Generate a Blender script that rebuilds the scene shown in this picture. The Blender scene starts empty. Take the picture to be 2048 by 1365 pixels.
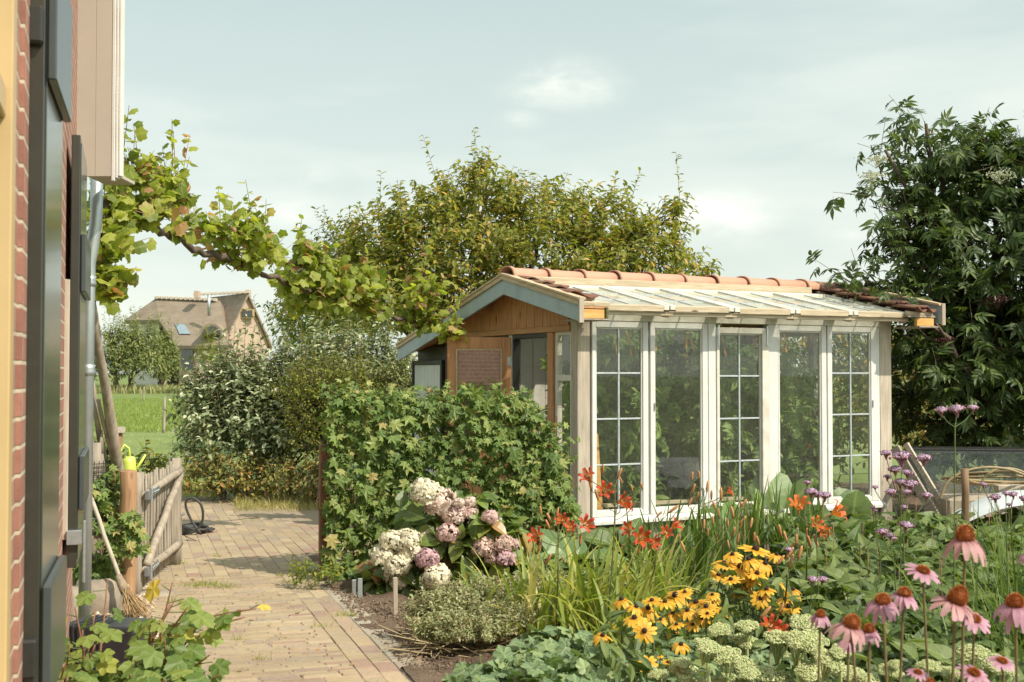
import bpy, math, random
import numpy as np
from mathutils import Vector, Matrix, Euler
R = math.radians
rng = np.random.default_rng(11)
random.seed(5)
scene = bpy.context.scene
COL = scene.collection

# ------------------------------------------------------------ camera
CAMZ = 1.6; F = 2400.0; PITCH = math.atan(65.5 / F)
cam = bpy.data.objects.new('camera', bpy.data.cameras.new('camera')); COL.objects.link(cam)
cam.data.sensor_width = 36.0; cam.data.lens = F / 2048 * 36.0
cam.location = (0, 0, CAMZ); cam.rotation_euler = (R(90) + PITCH, 0, 0)
cam.data.clip_start = 0.05; cam.data.clip_end = 5000
cam.data.dof.use_dof = True; cam.data.dof.focus_distance = 10.3; cam.data.dof.aperture_fstop = 8
scene.camera = cam
# ------------------------------------------------------------ sun and sky
SUN_EL = R(46); sx_, sy_ = 0.81, -0.586
sun = bpy.data.objects.new('sun', bpy.data.lights.new('sun', 'SUN')); COL.objects.link(sun)
sun.data.energy = 4.0; sun.data.angle = R(0.6); sun.data.color = (1.0, 0.9, 0.76)
sun.rotation_euler = Vector((sx_ * math.cos(SUN_EL), sy_ * math.cos(SUN_EL), math.sin(SUN_EL))).to_track_quat('Z', 'Y').to_euler()
scene.view_settings.view_transform = 'Standard'; scene.view_settings.look = 'None'
scene.view_settings.exposure = 0.44; scene.view_settings.gamma = 1.0

def P(px, py, Y):
    x = (px - 1024) / F; y = (682.5 - py) / F
    c, s = math.cos(PITCH), math.sin(PITCH)
    d = Vector((x, c - y * s, s + y * c)); return Vector((0, 0, CAMZ)) + d * (Y / d.y)
def G(px, py, z=0.0):
    x = (px - 1024) / F; y = (682.5 - py) / F
    c, s = math.cos(PITCH), math.sin(PITCH)
    d = Vector((x, c - y * s, s + y * c)); return Vector((0, 0, CAMZ)) + d * ((z - CAMZ) / d.z)

w = bpy.data.worlds.new('World'); scene.world = w; w.use_nodes = True
nt = w.node_tree; nd = nt.nodes; lk = nt.links
for n in list(nd): nd.remove(n)
out = nd.new('ShaderNodeOutputWorld'); bg = nd.new('ShaderNodeBackground'); bg.inputs[1].default_value = 0.075
sky = nd.new('ShaderNodeTexSky'); sky.sky_type = 'NISHITA'; sky.sun_disc = False
sky.sun_elevation = SUN_EL; sky.sun_rotation = math.atan2(sx_, sy_); sky.dust_density = 2.2; sky.air_density = 1.0; sky.ozone_density = 1.2
hsv = nd.new('ShaderNodeHueSaturation'); hsv.inputs['Saturation'].default_value = 0.5
lk.new(sky.outputs[0], hsv.inputs['Color'])
tint = nd.new('ShaderNodeMix'); tint.data_type = 'RGBA'; tint.blend_type = 'MIX'
tint.inputs[0].default_value = 0.62; lk.new(hsv.outputs[0], tint.inputs[6])
gm = nd.new('ShaderNodeTexCoord'); sep = nd.new('ShaderNodeSeparateXYZ'); lk.new(gm.outputs['Generated'], sep.inputs[0])
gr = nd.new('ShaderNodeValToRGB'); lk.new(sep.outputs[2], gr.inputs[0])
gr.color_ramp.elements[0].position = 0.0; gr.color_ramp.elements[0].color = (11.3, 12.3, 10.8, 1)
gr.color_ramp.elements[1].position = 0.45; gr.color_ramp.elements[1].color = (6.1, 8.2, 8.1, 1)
_e = gr.color_ramp.elements.new(1.0); _e.color = (8.0, 9.2, 8.8, 1)  # overhead sky raised above the view to add fill light
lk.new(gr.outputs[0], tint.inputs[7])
# clouds: soft patches of cumulus in world directions, broken up by noise
noi = nd.new('ShaderNodeTexNoise'); noi.inputs['Scale'].default_value = 9; noi.inputs['Detail'].default_value = 7; noi.inputs['Roughness'].default_value = 0.58
mp = nd.new('ShaderNodeMapping'); mp.inputs['Scale'].default_value = (1, 1, 2.2); lk.new(gm.outputs['Generated'], mp.inputs[0]); lk.new(mp.outputs[0], noi.inputs[0])
acc = None
def mnode(op, a, b=None):
    m = nd.new('ShaderNodeMath'); m.operation = op
    for i, v in enumerate((a, b)):
        if v is None: continue
        if isinstance(v, (int, float)): m.inputs[i].default_value = v
        else: lk.new(v, m.inputs[i])
    return m.outputs[0]
for (px, py, rx, ry, st) in ((1110, 160, 115, 48, .9), (1165, 172, 90, 40, .7), (1425, 432, 125, 50, .9), (1360, 470, 160, 40, .6), (1180, 385, 60, 55, .6), (640, 350, 130, 40, .5), (590, 420, 110, 50, .6), (1040, 240, 50, 22, .45), (330, 330, 90, 40, .4), (1700, 470, 130, 45, .35), (1960, 200, 150, 50, .3), (1500, 250, 200, 14, .3), (900, 480, 260, 60, .4), (-800, 200, 300, 90, .9), (3000, 100, 300, 90, .9), (300, -900, 500, 120, .8), (2400, -600, 400, 150, .8)):
    c = (P(px, py, 1) - Vector((0, 0, CAMZ))).normalized()
    right = Vector((c.y, -c.x, 0)).normalized(); up = right.cross(c)
    vm = nd.new('ShaderNodeVectorMath'); vm.operation = 'SUBTRACT'; lk.new(gm.outputs['Generated'], vm.inputs[0]); vm.inputs[1].default_value = c
    a = nd.new('ShaderNodeVectorMath'); a.operation = 'DOT_PRODUCT'; lk.new(vm.outputs[0], a.inputs[0]); a.inputs[1].default_value = right * (F / rx)
    b = nd.new('ShaderNodeVectorMath'); b.operation = 'DOT_PRODUCT'; lk.new(vm.outputs[0], b.inputs[0]); b.inputs[1].default_value = up * (F / ry)
    r2 = mnode('SQRT', mnode('ADD', mnode('POWER', mnode('ABSOLUTE', a.outputs['Value']), 2), mnode('POWER', mnode('ABSOLUTE', b.outputs['Value']), 2)))
    v = mnode('MULTIPLY', mnode('MAXIMUM', mnode('SUBTRACT', 1.5, r2), 0), st)
    acc = v if acc is None else mnode('MAXIMUM', acc, v)
mask = mnode('MULTIPLY', acc, mnode('MAXIMUM', mnode('MULTIPLY', mnode('SUBTRACT', noi.outputs['Fac'], 0.34), 2.4), 0))
sm = nd.new('ShaderNodeMapRange'); sm.interpolation_type = 'SMOOTHSTEP'; sm.inputs['From Max'].default_value = 1.1; sm.inputs['To Max'].default_value = 0.8; lk.new(mask, sm.inputs[0])
noi2 = nd.new('ShaderNodeTexNoise'); noi2.inputs['Scale'].default_value = 2.5; noi2.inputs['Detail'].default_value = 5
mp2 = nd.new('ShaderNodeMapping'); mp2.inputs['Scale'].default_value = (1, 1, 5); lk.new(gm.outputs['Generated'], mp2.inputs[0]); lk.new(mp2.outputs[0], noi2.inputs[0])
veil = mnode('MULTIPLY', mnode('MAXIMUM', mnode('SUBTRACT', noi2.outputs['Fac'], 0.45), 0), 1.1)
fac = mnode('MINIMUM', mnode('ADD', sm.outputs[0], veil), 0.92)
cm = nd.new('ShaderNodeMix'); cm.data_type = 'RGBA'; lk.new(fac, cm.inputs[0]); lk.new(tint.outputs[2], cm.inputs[6]); cm.inputs[7].default_value = (13.4, 13.3, 11.8, 1)
# hazy sky boosted towards the sun, out of view, as added soft fill
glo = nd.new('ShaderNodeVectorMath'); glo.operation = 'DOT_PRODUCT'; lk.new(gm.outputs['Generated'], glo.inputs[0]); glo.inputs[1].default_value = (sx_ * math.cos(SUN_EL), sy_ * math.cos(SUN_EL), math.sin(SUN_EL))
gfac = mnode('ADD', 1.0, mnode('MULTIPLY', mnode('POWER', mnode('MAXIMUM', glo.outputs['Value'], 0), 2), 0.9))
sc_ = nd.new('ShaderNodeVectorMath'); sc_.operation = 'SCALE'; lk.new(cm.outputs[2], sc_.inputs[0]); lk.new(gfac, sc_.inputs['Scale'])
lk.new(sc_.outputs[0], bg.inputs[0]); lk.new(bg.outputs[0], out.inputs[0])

# ------------------------------------------------------------ helpers
def tag(o, label=None, cat=None, group=None, kind=None):
    if label: o['label'] = label
    if cat: o['category'] = cat
    if group: o['group'] = group
    if kind: o['kind'] = kind
    return o
def empty(name, loc=(0, 0, 0), rz=0.0, label=None, cat=None, group=None):
    o = bpy.data.objects.new(name, None); COL.objects.link(o); o.location = loc; o.rotation_euler = (0, 0, rz)
    o.empty_display_size = 0.05
    return tag(o, label, cat, group)
def copy_tree(o, parent=None):
    c = o.copy(); COL.objects.link(c); c.parent = parent
    for ch in list(o.children): copy_tree(ch, c)
    return c

class MB:
    def __init__(s): s.v = []; s.f = []; s.n = []; s.uv = []; s.nv = 0
    def add(s, V, Fl, UV=None):
        V = np.asarray(V, float).reshape(-1, 3)
        s.v.append(V)
        L = np.fromiter((len(f) for f in Fl), int); I = np.concatenate([np.asarray(f, int) for f in Fl]) if len(Fl) else np.zeros(0, int)
        s.f.append(I + s.nv); s.n.append(L)
        s.uv.append(np.zeros((len(I), 2)) if UV is None else np.asarray(UV, float)[I]); s.nv += len(V); return s
    def inst(s, t, M, T):
        """copies of template t=(V,F,UV) with matrices M (n,3,3) and places T (n,3)"""
        V, Fl, UV = t; V = np.asarray(V, float); n = len(T)
        if n == 0: return s
        W = np.einsum('nij,vj->nvi', np.asarray(M), V) + np.asarray(T)[:, None, :]
        L = np.array([len(f) for f in Fl]); I = np.concatenate([np.asarray(f, int) for f in Fl])
        off = (np.arange(n) * len(V))[:, None]
        s.v.append(W.reshape(-1, 3)); s.f.append((I[None] + off).ravel() + s.nv); s.n.append(np.tile(L, n))
        s.uv.append(np.tile(np.asarray(UV, float)[I], (n, 1))); s.nv += n * len(V); return s
    def box(s, c, size, rot=None, taper=None):
        h = np.array(size) / 2
        V = np.array([[x, y, z] for z in (-1, 1) for y in (-1, 1) for x in (-1, 1)], float) * h
        if rot is not None: V = V @ np.array(Euler(rot).to_matrix()).T
        return s.add(V + np.array(c), [(0, 2, 3, 1), (4, 5, 7, 6), (0, 1, 5, 4), (2, 6, 7, 3), (0, 4, 6, 2), (1, 3, 7, 5)])
    def bx(s, x0, x1, y0, y1, z0, z1): return s.box(((x0 + x1) / 2, (y0 + y1) / 2, (z0 + z1) / 2), (x1 - x0, y1 - y0, z1 - z0))
    def prism(s, poly, a0, a1, axis=0):
        n = len(poly); V = []
        for a in (a0, a1):
            for (p, q) in poly: V.append({0: (a, p, q), 1: (p, a, q), 2: (p, q, a)}[axis])
        Fl = [tuple(range(n))[::-1], tuple(range(n, 2 * n))] + [(i, (i + 1) % n, n + (i + 1) % n, n + i) for i in range(n)]
        return s.add(V, Fl)
    def tube(s, pts, rad, sides=8, cap=True, wob=0.0):
        pts = [Vector(p) for p in pts]; n = len(pts)
        if not hasattr(rad, '__len__'): rad = [rad] * n
        V = []; UV = []; nrm = None
        for i, p in enumerate(pts):
            d = (pts[min(i + 1, n - 1)] - pts[max(i - 1, 0)]).normalized()
            if nrm is None:
                nrm = d.cross(Vector((0, 0, 1)));
                if nrm.length < .1: nrm = d.cross(Vector((1, 0, 0)))
            nrm = (nrm - d * nrm.dot(d)).normalized(); b = d.cross(nrm)
            for k in range(sides):
                a = 2 * math.pi * k / sides; r = rad[i] * (1 + (random.uniform(-wob, wob) if wob else 0))
                V.append(p + (nrm * math.cos(a) + b * math.sin(a)) * r); UV.append((k / sides, i / max(1, n - 1)))
        Fl = [(i * sides + k, i * sides + (k + 1) % sides, (i + 1) * sides + (k + 1) % sides, (i + 1) * sides + k) for i in range(n - 1) for k in range(sides)]
        if cap: Fl += [tuple(range(sides))[::-1], tuple(range((n - 1) * sides, n * sides))]
        return s.add([tuple(v) for v in V], Fl, UV)
    def build(s, name, mat, parent=None, smooth=False, bevel=0.0, seg=1):
        me = bpy.data.meshes.new(name)
        V = np.concatenate(s.v); I = np.concatenate(s.f); L = np.concatenate(s.n); UV = np.concatenate(s.uv)
        me.vertices.add(len(V)); me.vertices.foreach_set('co', V.astype(np.float32).ravel())
        me.loops.add(len(I)); me.loops.foreach_set('vertex_index', I.astype(np.int32))
        me.polygons.add(len(L)); st = np.concatenate([[0], np.cumsum(L)[:-1]])
        me.polygons.foreach_set('loop_start', st.astype(np.int32)); me.polygons.foreach_set('loop_total', L.astype(np.int32))
        me.polygons.foreach_set('use_smooth', np.full(len(L), bool(smooth)))
        uvl = me.uv_layers.new(name='UVMap'); uvl.data.foreach_set('uv', UV.astype(np.float32).ravel())
        me.materials.append(mat); me.update(calc_edges=True); me.validate()
        o = bpy.data.objects.new(name, me); COL.objects.link(o); o.parent = parent
        if bevel:
            b = o.modifiers.new('bevel', 'BEVEL'); b.width = bevel; b.segments = seg; b.limit_method = 'ANGLE'; b.angle_limit = R(40)
        return o

# ---------------- materials
def mat(name):
    m = bpy.data.materials.new(name); m.use_nodes = True
    b = m.node_tree.nodes['Principled BSDF']; return m, m.node_tree, b
def N(nt, typ, **kw):
    n = nt.nodes.new(typ)
    for k, v in kw.items():
        if k in n.inputs.keys() if isinstance(k, str) else False: n.inputs[k].default_value = v
        else: setattr(n, k, v)
    return n
def ramp(nt, src, stops, interp='LINEAR'):
    r = nt.nodes.new('ShaderNodeValToRGB'); r.color_ramp.interpolation = interp
    e = r.color_ramp.elements
    while len(e) < len(stops): e.new(0.5)
    for i, (p, c) in enumerate(stops): e[i].position = p; e[i].color = (*c, 1)
    nt.links.new(src, r.inputs[0]); return r.outputs[0]
def mixc(nt, fac, a, b, mode='MIX'):
    m = nt.nodes.new('ShaderNodeMix'); m.data_type = 'RGBA'; m.blend_type = mode
    for i, v in ((0, fac), (6, a), (7, b)):
        if isinstance(v, (int, float)): m.inputs[i].default_value = v
        elif isinstance(v, tuple): m.inputs[i].default_value = (*v, 1)
        else: nt.links.new(v, m.inputs[i])
    return m.outputs[2]
def noise(nt, scale, detail=4, rough=.55, coord='Object', sc=(1, 1, 1), dist=0.0):
    tc = nt.nodes.new('ShaderNodeTexCoord'); mp = nt.nodes.new('ShaderNodeMapping'); mp.inputs['Scale'].default_value = sc
    nt.links.new(tc.outputs[coord], mp.inputs[0]); n = nt.nodes.new('ShaderNodeTexNoise')
    n.inputs['Scale'].default_value = scale; n.inputs['Detail'].default_value = detail; n.inputs['Roughness'].default_value = rough; n.inputs['Distortion'].default_value = dist
    nt.links.new(mp.outputs[0], n.inputs[0]); return n.outputs['Fac']
def bump(nt, b, src, st=.4, dist=.01):
    n = nt.nodes.new('ShaderNodeBump'); n.inputs['Strength'].default_value = st; n.inputs['Distance'].default_value = dist
    nt.links.new(src, n.inputs['Height']); nt.links.new(n.outputs[0], b.inputs['Normal']); return n
def simple(name, c, rough=.6, var=.25, scale=8, metal=0, bmp=.2, sc=(1, 1, 1), spec=.5, dirt=None, bdist=.004):
    m, nt, b = mat(name); n = noise(nt, scale, 6, .6, sc=sc)
    c0 = tuple(x * (1 - var) for x in c); c1 = tuple(min(1, x * (1 + var)) for x in c)
    col = ramp(nt, n, [(.3, c0), (.7, c1)])
    if dirt:
        n2 = noise(nt, scale * .35, 8, .7); col = mixc(nt, ramp(nt, n2, [(.5, (0, 0, 0)), (.72, (1, 1, 1))]), col, dirt)
    nt.links.new(col, b.inputs['Base Color']); b.inputs['Roughness'].default_value = rough; b.inputs['Metallic'].default_value = metal
    b.inputs['Specular IOR Level'].default_value = spec
    if bmp: bump(nt, b, n, bmp, bdist)
    return m
def leafmat(name, stops, rough=.45, tr=.35, vein=.25, spec=.4, brown=None, per='island', trc=None, gain=1.0):
    m, nt, b = mat(name); g = nt.nodes.new('ShaderNodeNewGeometry')
    col = ramp(nt, g.outputs['Random Per Island'], [(p_, tuple(min(.8, x_ * 1.4 * gain) for x_ in c_)) for p_, c_ in stops])
    big = noise(nt, 1.6, 2, coord='Object'); col = mixc(nt, .35, col, ramp(nt, big, [(.35, (.72, .76, .66)), (.65, (1.25, 1.2, 1.1))]), 'MULTIPLY')
    uv = nt.nodes.new('ShaderNodeUVMap'); sp = nt.nodes.new('ShaderNodeSeparateXYZ'); nt.links.new(uv.outputs[0], sp.inputs[0])
    def mm(op, a, c=None):
        x = nt.nodes.new('ShaderNodeMath'); x.operation = op
        for i, v in enumerate((a, c)):
            if v is None: continue
            if isinstance(v, (int, float)): x.inputs[i].default_value = v
            else: nt.links.new(v, x.inputs[i])
        return x.outputs[0]
    if vein:
        au = mm('ABSOLUTE', sp.outputs[0]); mid = mm('LESS_THAN', au, .07)
        side = mm('GREATER_THAN', mm('SINE', mm('MULTIPLY', mm('SUBTRACT', sp.outputs[1], mm('MULTIPLY', au, .35)), 42)), .86)
        f = mm('MULTIPLY', mm('MAXIMUM', mid, mm('MULTIPLY', side, .55)), vein)
        col = mixc(nt, f, col, (.42, .48, .2))
    if brown:
        n3 = noise(nt, 26, 3); e = ramp(nt, n3, [(.6, (0, 0, 0)), (.7, (1, 1, 1))]); col = mixc(nt, mm('MULTIPLY', e, .8), col, brown)
    nt.links.new(col, b.inputs['Base Color']); b.inputs['Roughness'].default_value = rough; b.inputs['Specular IOR Level'].default_value = spec
    t = nt.nodes.new('ShaderNodeBsdfTranslucent'); tc = mixc(nt, 1.0, col, trc or (1.5, 1.55, .7), 'MULTIPLY'); nt.links.new(tc, t.inputs[0])
    mx = nt.nodes.new('ShaderNodeMixShader'); mx.inputs[0].default_value = tr
    nt.links.new(b.outputs[0], mx.inputs[1]); nt.links.new(t.outputs[0], mx.inputs[2])
    nt.links.new(mx.outputs[0], nt.nodes['Material Output'].inputs[0]); return m
def petalmat(name, base, tip, mid=None, rough=.5, tr=.3, var=.2):
    m, nt, b = mat(name); uv = nt.nodes.new('ShaderNodeUVMap'); sp = nt.nodes.new('ShaderNodeSeparateXYZ'); nt.links.new(uv.outputs[0], sp.inputs[0])
    st = [(0, base), (1, tip)] if mid is None else [(0, base), (mid[0], mid[1]), (1, tip)]
    col = ramp(nt, sp.outputs[1], st); g = nt.nodes.new('ShaderNodeNewGeometry')
    col = mixc(nt, 1.0, col, ramp(nt, g.outputs['Random Per Island'], [(0, (1 - var,) * 3), (1, (1 + var,) * 3)]), 'MULTIPLY')
    wv = nt.nodes.new('ShaderNodeMath'); wv.operation = 'SINE'; w2 = nt.nodes.new('ShaderNodeMath'); w2.operation = 'MULTIPLY'; w2.inputs[1].default_value = 22
    nt.links.new(sp.outputs[0], w2.inputs[0]); nt.links.new(w2.outputs[0], wv.inputs[0]); bump(nt, b, wv.outputs[0], .25, .001)
    nt.links.new(col, b.inputs['Base Color']); b.inputs['Roughness'].default_value = rough
    t = nt.nodes.new('ShaderNodeBsdfTranslucent'); nt.links.new(col, t.inputs[0]); mx = nt.nodes.new('ShaderNodeMixShader'); mx.inputs[0].default_value = tr
    nt.links.new(b.outputs[0], mx.inputs[1]); nt.links.new(t.outputs[0], mx.inputs[2]); nt.links.new(mx.outputs[0], nt.nodes['Material Output'].inputs[0]); return m
def woodmat(name, c0, c1, axis='z', scale=6, rough=.75, knots=True, dark=(.12, .07, .035)):
    m, nt, b = mat(name); sc = {'x': (.08, 1, 1), 'y': (1, .08, 1), 'z': (1, 1, .08)}[axis]
    n = noise(nt, scale * 6, 6, .65, sc=sc, dist=.6); n2 = noise(nt, 1.3, 3, .5)
    col = ramp(nt, n, [(.28, c0), (.62, c1)]); col = mixc(nt, .5, col, ramp(nt, n2, [(.3, (.72, .7, .68)), (.7, (1.15, 1.12, 1.1))]), 'MULTIPLY')
    if knots:
        tc = nt.nodes.new('ShaderNodeTexCoord'); mp = nt.nodes.new('ShaderNodeMapping'); mp.inputs['Scale'].default_value = tuple(1.6 if s < 1 else 4.5 for s in sc)
        nt.links.new(tc.outputs['Object'], mp.inputs[0]); vo = nt.nodes.new('ShaderNodeTexVoronoi'); vo.inputs['Scale'].default_value = 1.6
        nt.links.new(mp.outputs[0], vo.inputs[0]); col = mixc(nt, ramp(nt, vo.outputs['Distance'], [(.05, (1, 1, 1)), (.13, (0, 0, 0))]), col, dark)
    nt.links.new(col, b.inputs['Base Color']); b.inputs['Roughness'].default_value = rough; bump(nt, b, n, .35, .003); return m
def glassmat(name, dirt=.10, rough=.02, dcol=(.45, .46, .38), k=.9):
    m, nt, b = mat(name); nt.nodes.remove(b)
    tr = N(nt, 'ShaderNodeBsdfTransparent'); tr.inputs[0].default_value = (.93, .95, .91, 1)
    gl = N(nt, 'ShaderNodeBsdfGlossy'); gl.inputs['Roughness'].default_value = rough
    lw = N(nt, 'ShaderNodeLayerWeight'); lw.inputs[0].default_value = .5
    pw = N(nt, 'ShaderNodeMath', operation='POWER'); pw.inputs[1].default_value = 5; nt.links.new(lw.outputs['Facing'], pw.inputs[0])
    fr = N(nt, 'ShaderNodeMath', operation='MULTIPLY_ADD'); fr.inputs[1].default_value = .9; fr.inputs[2].default_value = .06; nt.links.new(pw.outputs[0], fr.inputs[0])
    mu = N(nt, 'ShaderNodeMath', operation='MULTIPLY'); mu.inputs[1].default_value = 1.15; nt.links.new(fr.outputs[0], mu.inputs[0])
    m1 = N(nt, 'ShaderNodeMixShader'); nt.links.new(mu.outputs[0], m1.inputs[0]); nt.links.new(tr.outputs[0], m1.inputs[1]); nt.links.new(gl.outputs[0], m1.inputs[2])
    df = N(nt, 'ShaderNodeBsdfDiffuse'); df.inputs[0].default_value = (*dcol, 1)
    n = noise(nt, 3.5, 7, .7); n2 = noise(nt, 120, 2, .5)
    ml = N(nt, 'ShaderNodeMath', operation='MULTIPLY'); nt.links.new(ramp(nt, n, [(.25, (.35,) * 3), (.75, (1.6,) * 3)]), ml.inputs[0]); nt.links.new(ramp(nt, n2, [(.3, (dirt * .6,) * 3), (.75, (dirt * 1.8,) * 3)]), ml.inputs[1])
    m2 = N(nt, 'ShaderNodeMixShader'); nt.links.new(ml.outputs[0], m2.inputs[0]); nt.links.new(m1.outputs[0], m2.inputs[1]); nt.links.new(df.outputs[0], m2.inputs[2])
    nt.links.new(m2.outputs[0], nt.nodes['Material Output'].inputs[0]); return m

M = {}
M['white'] = simple('white_paint', (.63, .63, .59), .45, .07, 5, bmp=.1, dirt=(.56, .55, .49))
M['white_worn'] = simple('worn_white_paint', (.6, .58, .5), .55, .12, 12, bmp=.3, dirt=(.5, .45, .35))
M['lead'] = simple('lead_strip', (.42, .46, .47), .45, .15, 30, metal=.2)
M['bluegrey'] = simple('blue_grey_paint', (.35, .42, .44), .5, .08, 6, dirt=(.2, .26, .27))
M['pine'] = woodmat('pale_pine', (.33, .26, .16), (.53, .45, .32), 'x')
M['pinev'] = woodmat('pale_pine_post', (.3, .25, .19), (.5, .44, .35), 'z')
M['piney'] = woodmat('pale_pine_trim', (.36, .26, .15), (.58, .45, .29), 'y')
M['orangewood'] = woodmat('orange_stained_wood', (.34, .15, .06), (.56, .29, .13), 'z')
M['orangewoodx'] = woodmat('orange_stained_beam', (.32, .15, .06), (.52, .28, .13), 'y')
M['yellowwood'] = woodmat('yellow_sawn_wood', (.5, .26, .06), (.72, .42, .14), 'x')
M['blackp'] = simple('black_paint', (.025, .025, .022), .45, .2, 10)
M['terra'] = simple('new_terracotta', (.48, .235, .16), .75, .13, 7, dirt=(.42, .28, .18))
M['oldtile'] = simple('old_dark_tile', (.17, .075, .05), .85, .4, 14, dirt=(.12, .1, .045))
M['glass'] = glassmat('window_glass', .05)
M['roofglass'] = glassmat('roof_glass', .42, .06, (.58, .57, .45))
M['doorglass'] = glassmat('door_glass', .03)
M['steel'] = simple('galvanised_steel', (.5, .53, .55), .38, .12, 30, metal=.85)
M['zinc'] = simple('zinc_pipe', (.45, .49, .5), .42, .12, 9, metal=.7)
M['blackplastic'] = simple('black_plastic', (.028, .031, .035), .35, .2, 12)
M['greywood'] = woodmat('weathered_grey_wood', (.17, .14, .105), (.37, .32, .25), 'z', knots=False)
M['greywoodx'] = woodmat('weathered_pole_wood', (.2, .165, .12), (.42, .36, .28), 'z', scale=3, knots=True)
M['freshpost'] = woodmat('peeled_post_wood', (.24, .13, .065), (.42, .25, .13), 'z')
M['stem'] = simple('green_stem', (.09, .13, .035), .6, .25, 20)
M['redstem'] = simple('reddish_stem', (.2, .09, .045), .6, .3, 20)
M['bark'] = simple('brown_bark', (.11, .08, .055), .9, .4, 18, bmp=.8, sc=(1, 1, .3), bdist=.01)
M['soil'] = None
exec_order = 1
# ------------------------------------------------------------ leaf and petal templates: x width, y length, z normal
def t_blade(prof, bend=.2, fold=.15, w=1.0):
    """prof: list of (t, halfwidth). two faces per step, folded on the midrib"""
    V = []; UV = []; Fl = []; idx = []
    for t, h in prof:
        z = -bend * t * t
        if h < 1e-6: V.append((0, t, z)); UV.append((0, t)); idx.append((len(V) - 1,) * 3)
        else:
            k = len(V); V += [(-h * w, t, z + fold * h), (0, t, z), (h * w, t, z + fold * h)]; UV += [(-1, t), (0, t), (1, t)]; idx.append((k, k + 1, k + 2))
    for a, b in zip(idx[:-1], idx[1:]):
        for s in (0, 1):
            f = [a[s], a[s + 1], b[s + 1], b[s]]; q = []
            [q.append(x) for x in f if x not in q]
            if len(q) > 2: Fl.append(tuple(q))
    return V, Fl, UV
T_oval = t_blade([(0, 0), (.3, .2), (.65, .21), (1, 0)], .25, .3)
T_plum = t_blade([(0, 0), (.35, .2), (.7, .2), (1, 0)], .3, .5)
T_small = t_blade([(0, 0), (.5, .26), (1, 0)], .2, .4)
T_broad = t_blade([(0, .02), (.15, .22), (.4, .36), (.7, .27), (.9, .1), (1, 0)], .35, .28)
T_lance = t_blade([(0, .02), (.2, .12), (.45, .17), (.75, .1), (1, 0)], .3, .3)
T_arrow = t_blade([(-.08, .16), (.06, .3), (.3, .29), (.65, .15), (1, 0)], .3, .35)
T_strap = t_blade([(0, .012), (.2, .022), (.45, .024), (.7, .02), (.88, .012), (1, 0)], 0, .6)
def compound(pairs, size=.42, spread=60, tip=.5, base=.15, tm=T_lance, w=1.0):
    V0, F0, U0 = [list(q) for q in tm]; V = []; Fl = []; UV = []
    items = [(1 - tip, 0, tip)]
    for i in range(pairs):
        t = base + (1 - tip - base - .05) * (i / max(1, pairs - 1)) if pairs > 1 else .35
        for s in (-1, 1): items.append((t, s * (spread + 8 * (i % 2)), size * (1 - .18 * abs(i - 1))))
    for (t, a, L) in items:
        k = len(V); ca, sa = math.cos(R(a)), math.sin(R(a))
        for (x, y, z) in V0:
            x *= w; V.append(((x * ca + y * sa) * L, t + (-x * sa + y * ca) * L, z * L - .15 * t * t - .05 * abs(sa) * y))
        Fl += [tuple(i + k for i in f) for f in F0]; UV += U0
    k = len(V); V += [(-.006, 0, 0), (.006, 0, 0), (.006, .6, -.05), (-.006, .6, -.05)]; UV += [(0, 0)] * 4; Fl.append((k, k + 1, k + 2, k + 3))
    return V, Fl, UV
T_elder = compound(3, .5, 55, .5)
T_tomato = compound(3, .42, 62, .42, tm=T_broad, w=.75)
T_fern = compound(2, .38, 50, .4, tm=T_lance, w=1.5)
def palmate(radii, angs, droop=.25, cy=.32):
    V = [(0, cy, .02)]; UV = [(0, .3)]
    for r, a in zip(radii, angs):
        x = r * math.sin(R(a)); y = cy + r * math.cos(R(a)); V.append((x, y, -droop * r * r + (.05 if r < .42 else 0))); UV.append((x * 1.5, y))
    n = len(radii); return V, [(0, i + 1, (i + 1) % n + 1) for i in range(n)][::-1], UV
T_ivy = palmate([.68, .34, .6, .3, .5, .3, .3, .3, .5, .3, .6, .34], [0, 24, 52, 78, 108, 140, 180, 220, 252, 282, 308, 336])
T_grape = palmate([.62, .5, .47, .58, .5, .43, .5, .46, .25, .46, .5, .43, .5, .58, .47, .5], [0, 16, 30, 50, 68, 84, 106, 134, 180, 226, 254, 276, 292, 310, 330, 344], .3, .4)
T_currant = palmate([.6, .46, .4, .5, .44, .36, .42, .4, .22, .4, .42, .36, .44, .5, .4, .46], [0, 20, 34, 56, 74, 92, 118, 146, 180, 214, 242, 268, 286, 304, 326, 340], .3, .38)
_c = [(math.cos(2 * math.pi * k / 3), math.sin(2 * math.pi * k / 3)) for k in range(3)]
T_twig = ([(c, 0, s) for c, s in _c] + [(c * .6, 1, s * .6) for c, s in _c], [(0, 1, 4, 3), (1, 2, 5, 4), (2, 0, 3, 5)], [(0, 0)] * 6)
_o = [(1, 0, 0), (-1, 0, 0), (0, 1, 0), (0, -1, 0), (0, 0, 1), (0, 0, -1)]
T_octa = (_o, [(0, 2, 4), (2, 1, 4), (1, 3, 4), (3, 0, 4), (2, 0, 5), (1, 2, 5), (3, 1, 5), (0, 3, 5)], [(0, 0)] * 6)
def unit(a): a = np.asarray(a, float); return a / (np.linalg.norm(a, axis=-1, keepdims=True) + 1e-9)
def frames(Y, Zn, S, wscale=None):
    """matrices with y along Y, z near Zn, scaled by S (n,) or (n,3)"""
    Y = unit(Y); X = unit(np.cross(Y, Zn)); Z = np.cross(X, Y); S = np.asarray(S, float)
    if S.ndim == 1: S = np.repeat(S[:, None], 3, 1)
    return np.stack([X * S[:, :1], Y * S[:, 1:2], Z * S[:, 2:3]], -1)
def rnd(n, k=3, s=1.0): return rng.normal(size=(n, k)) * s
UPV = np.array([0, 0, 1.0])
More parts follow.
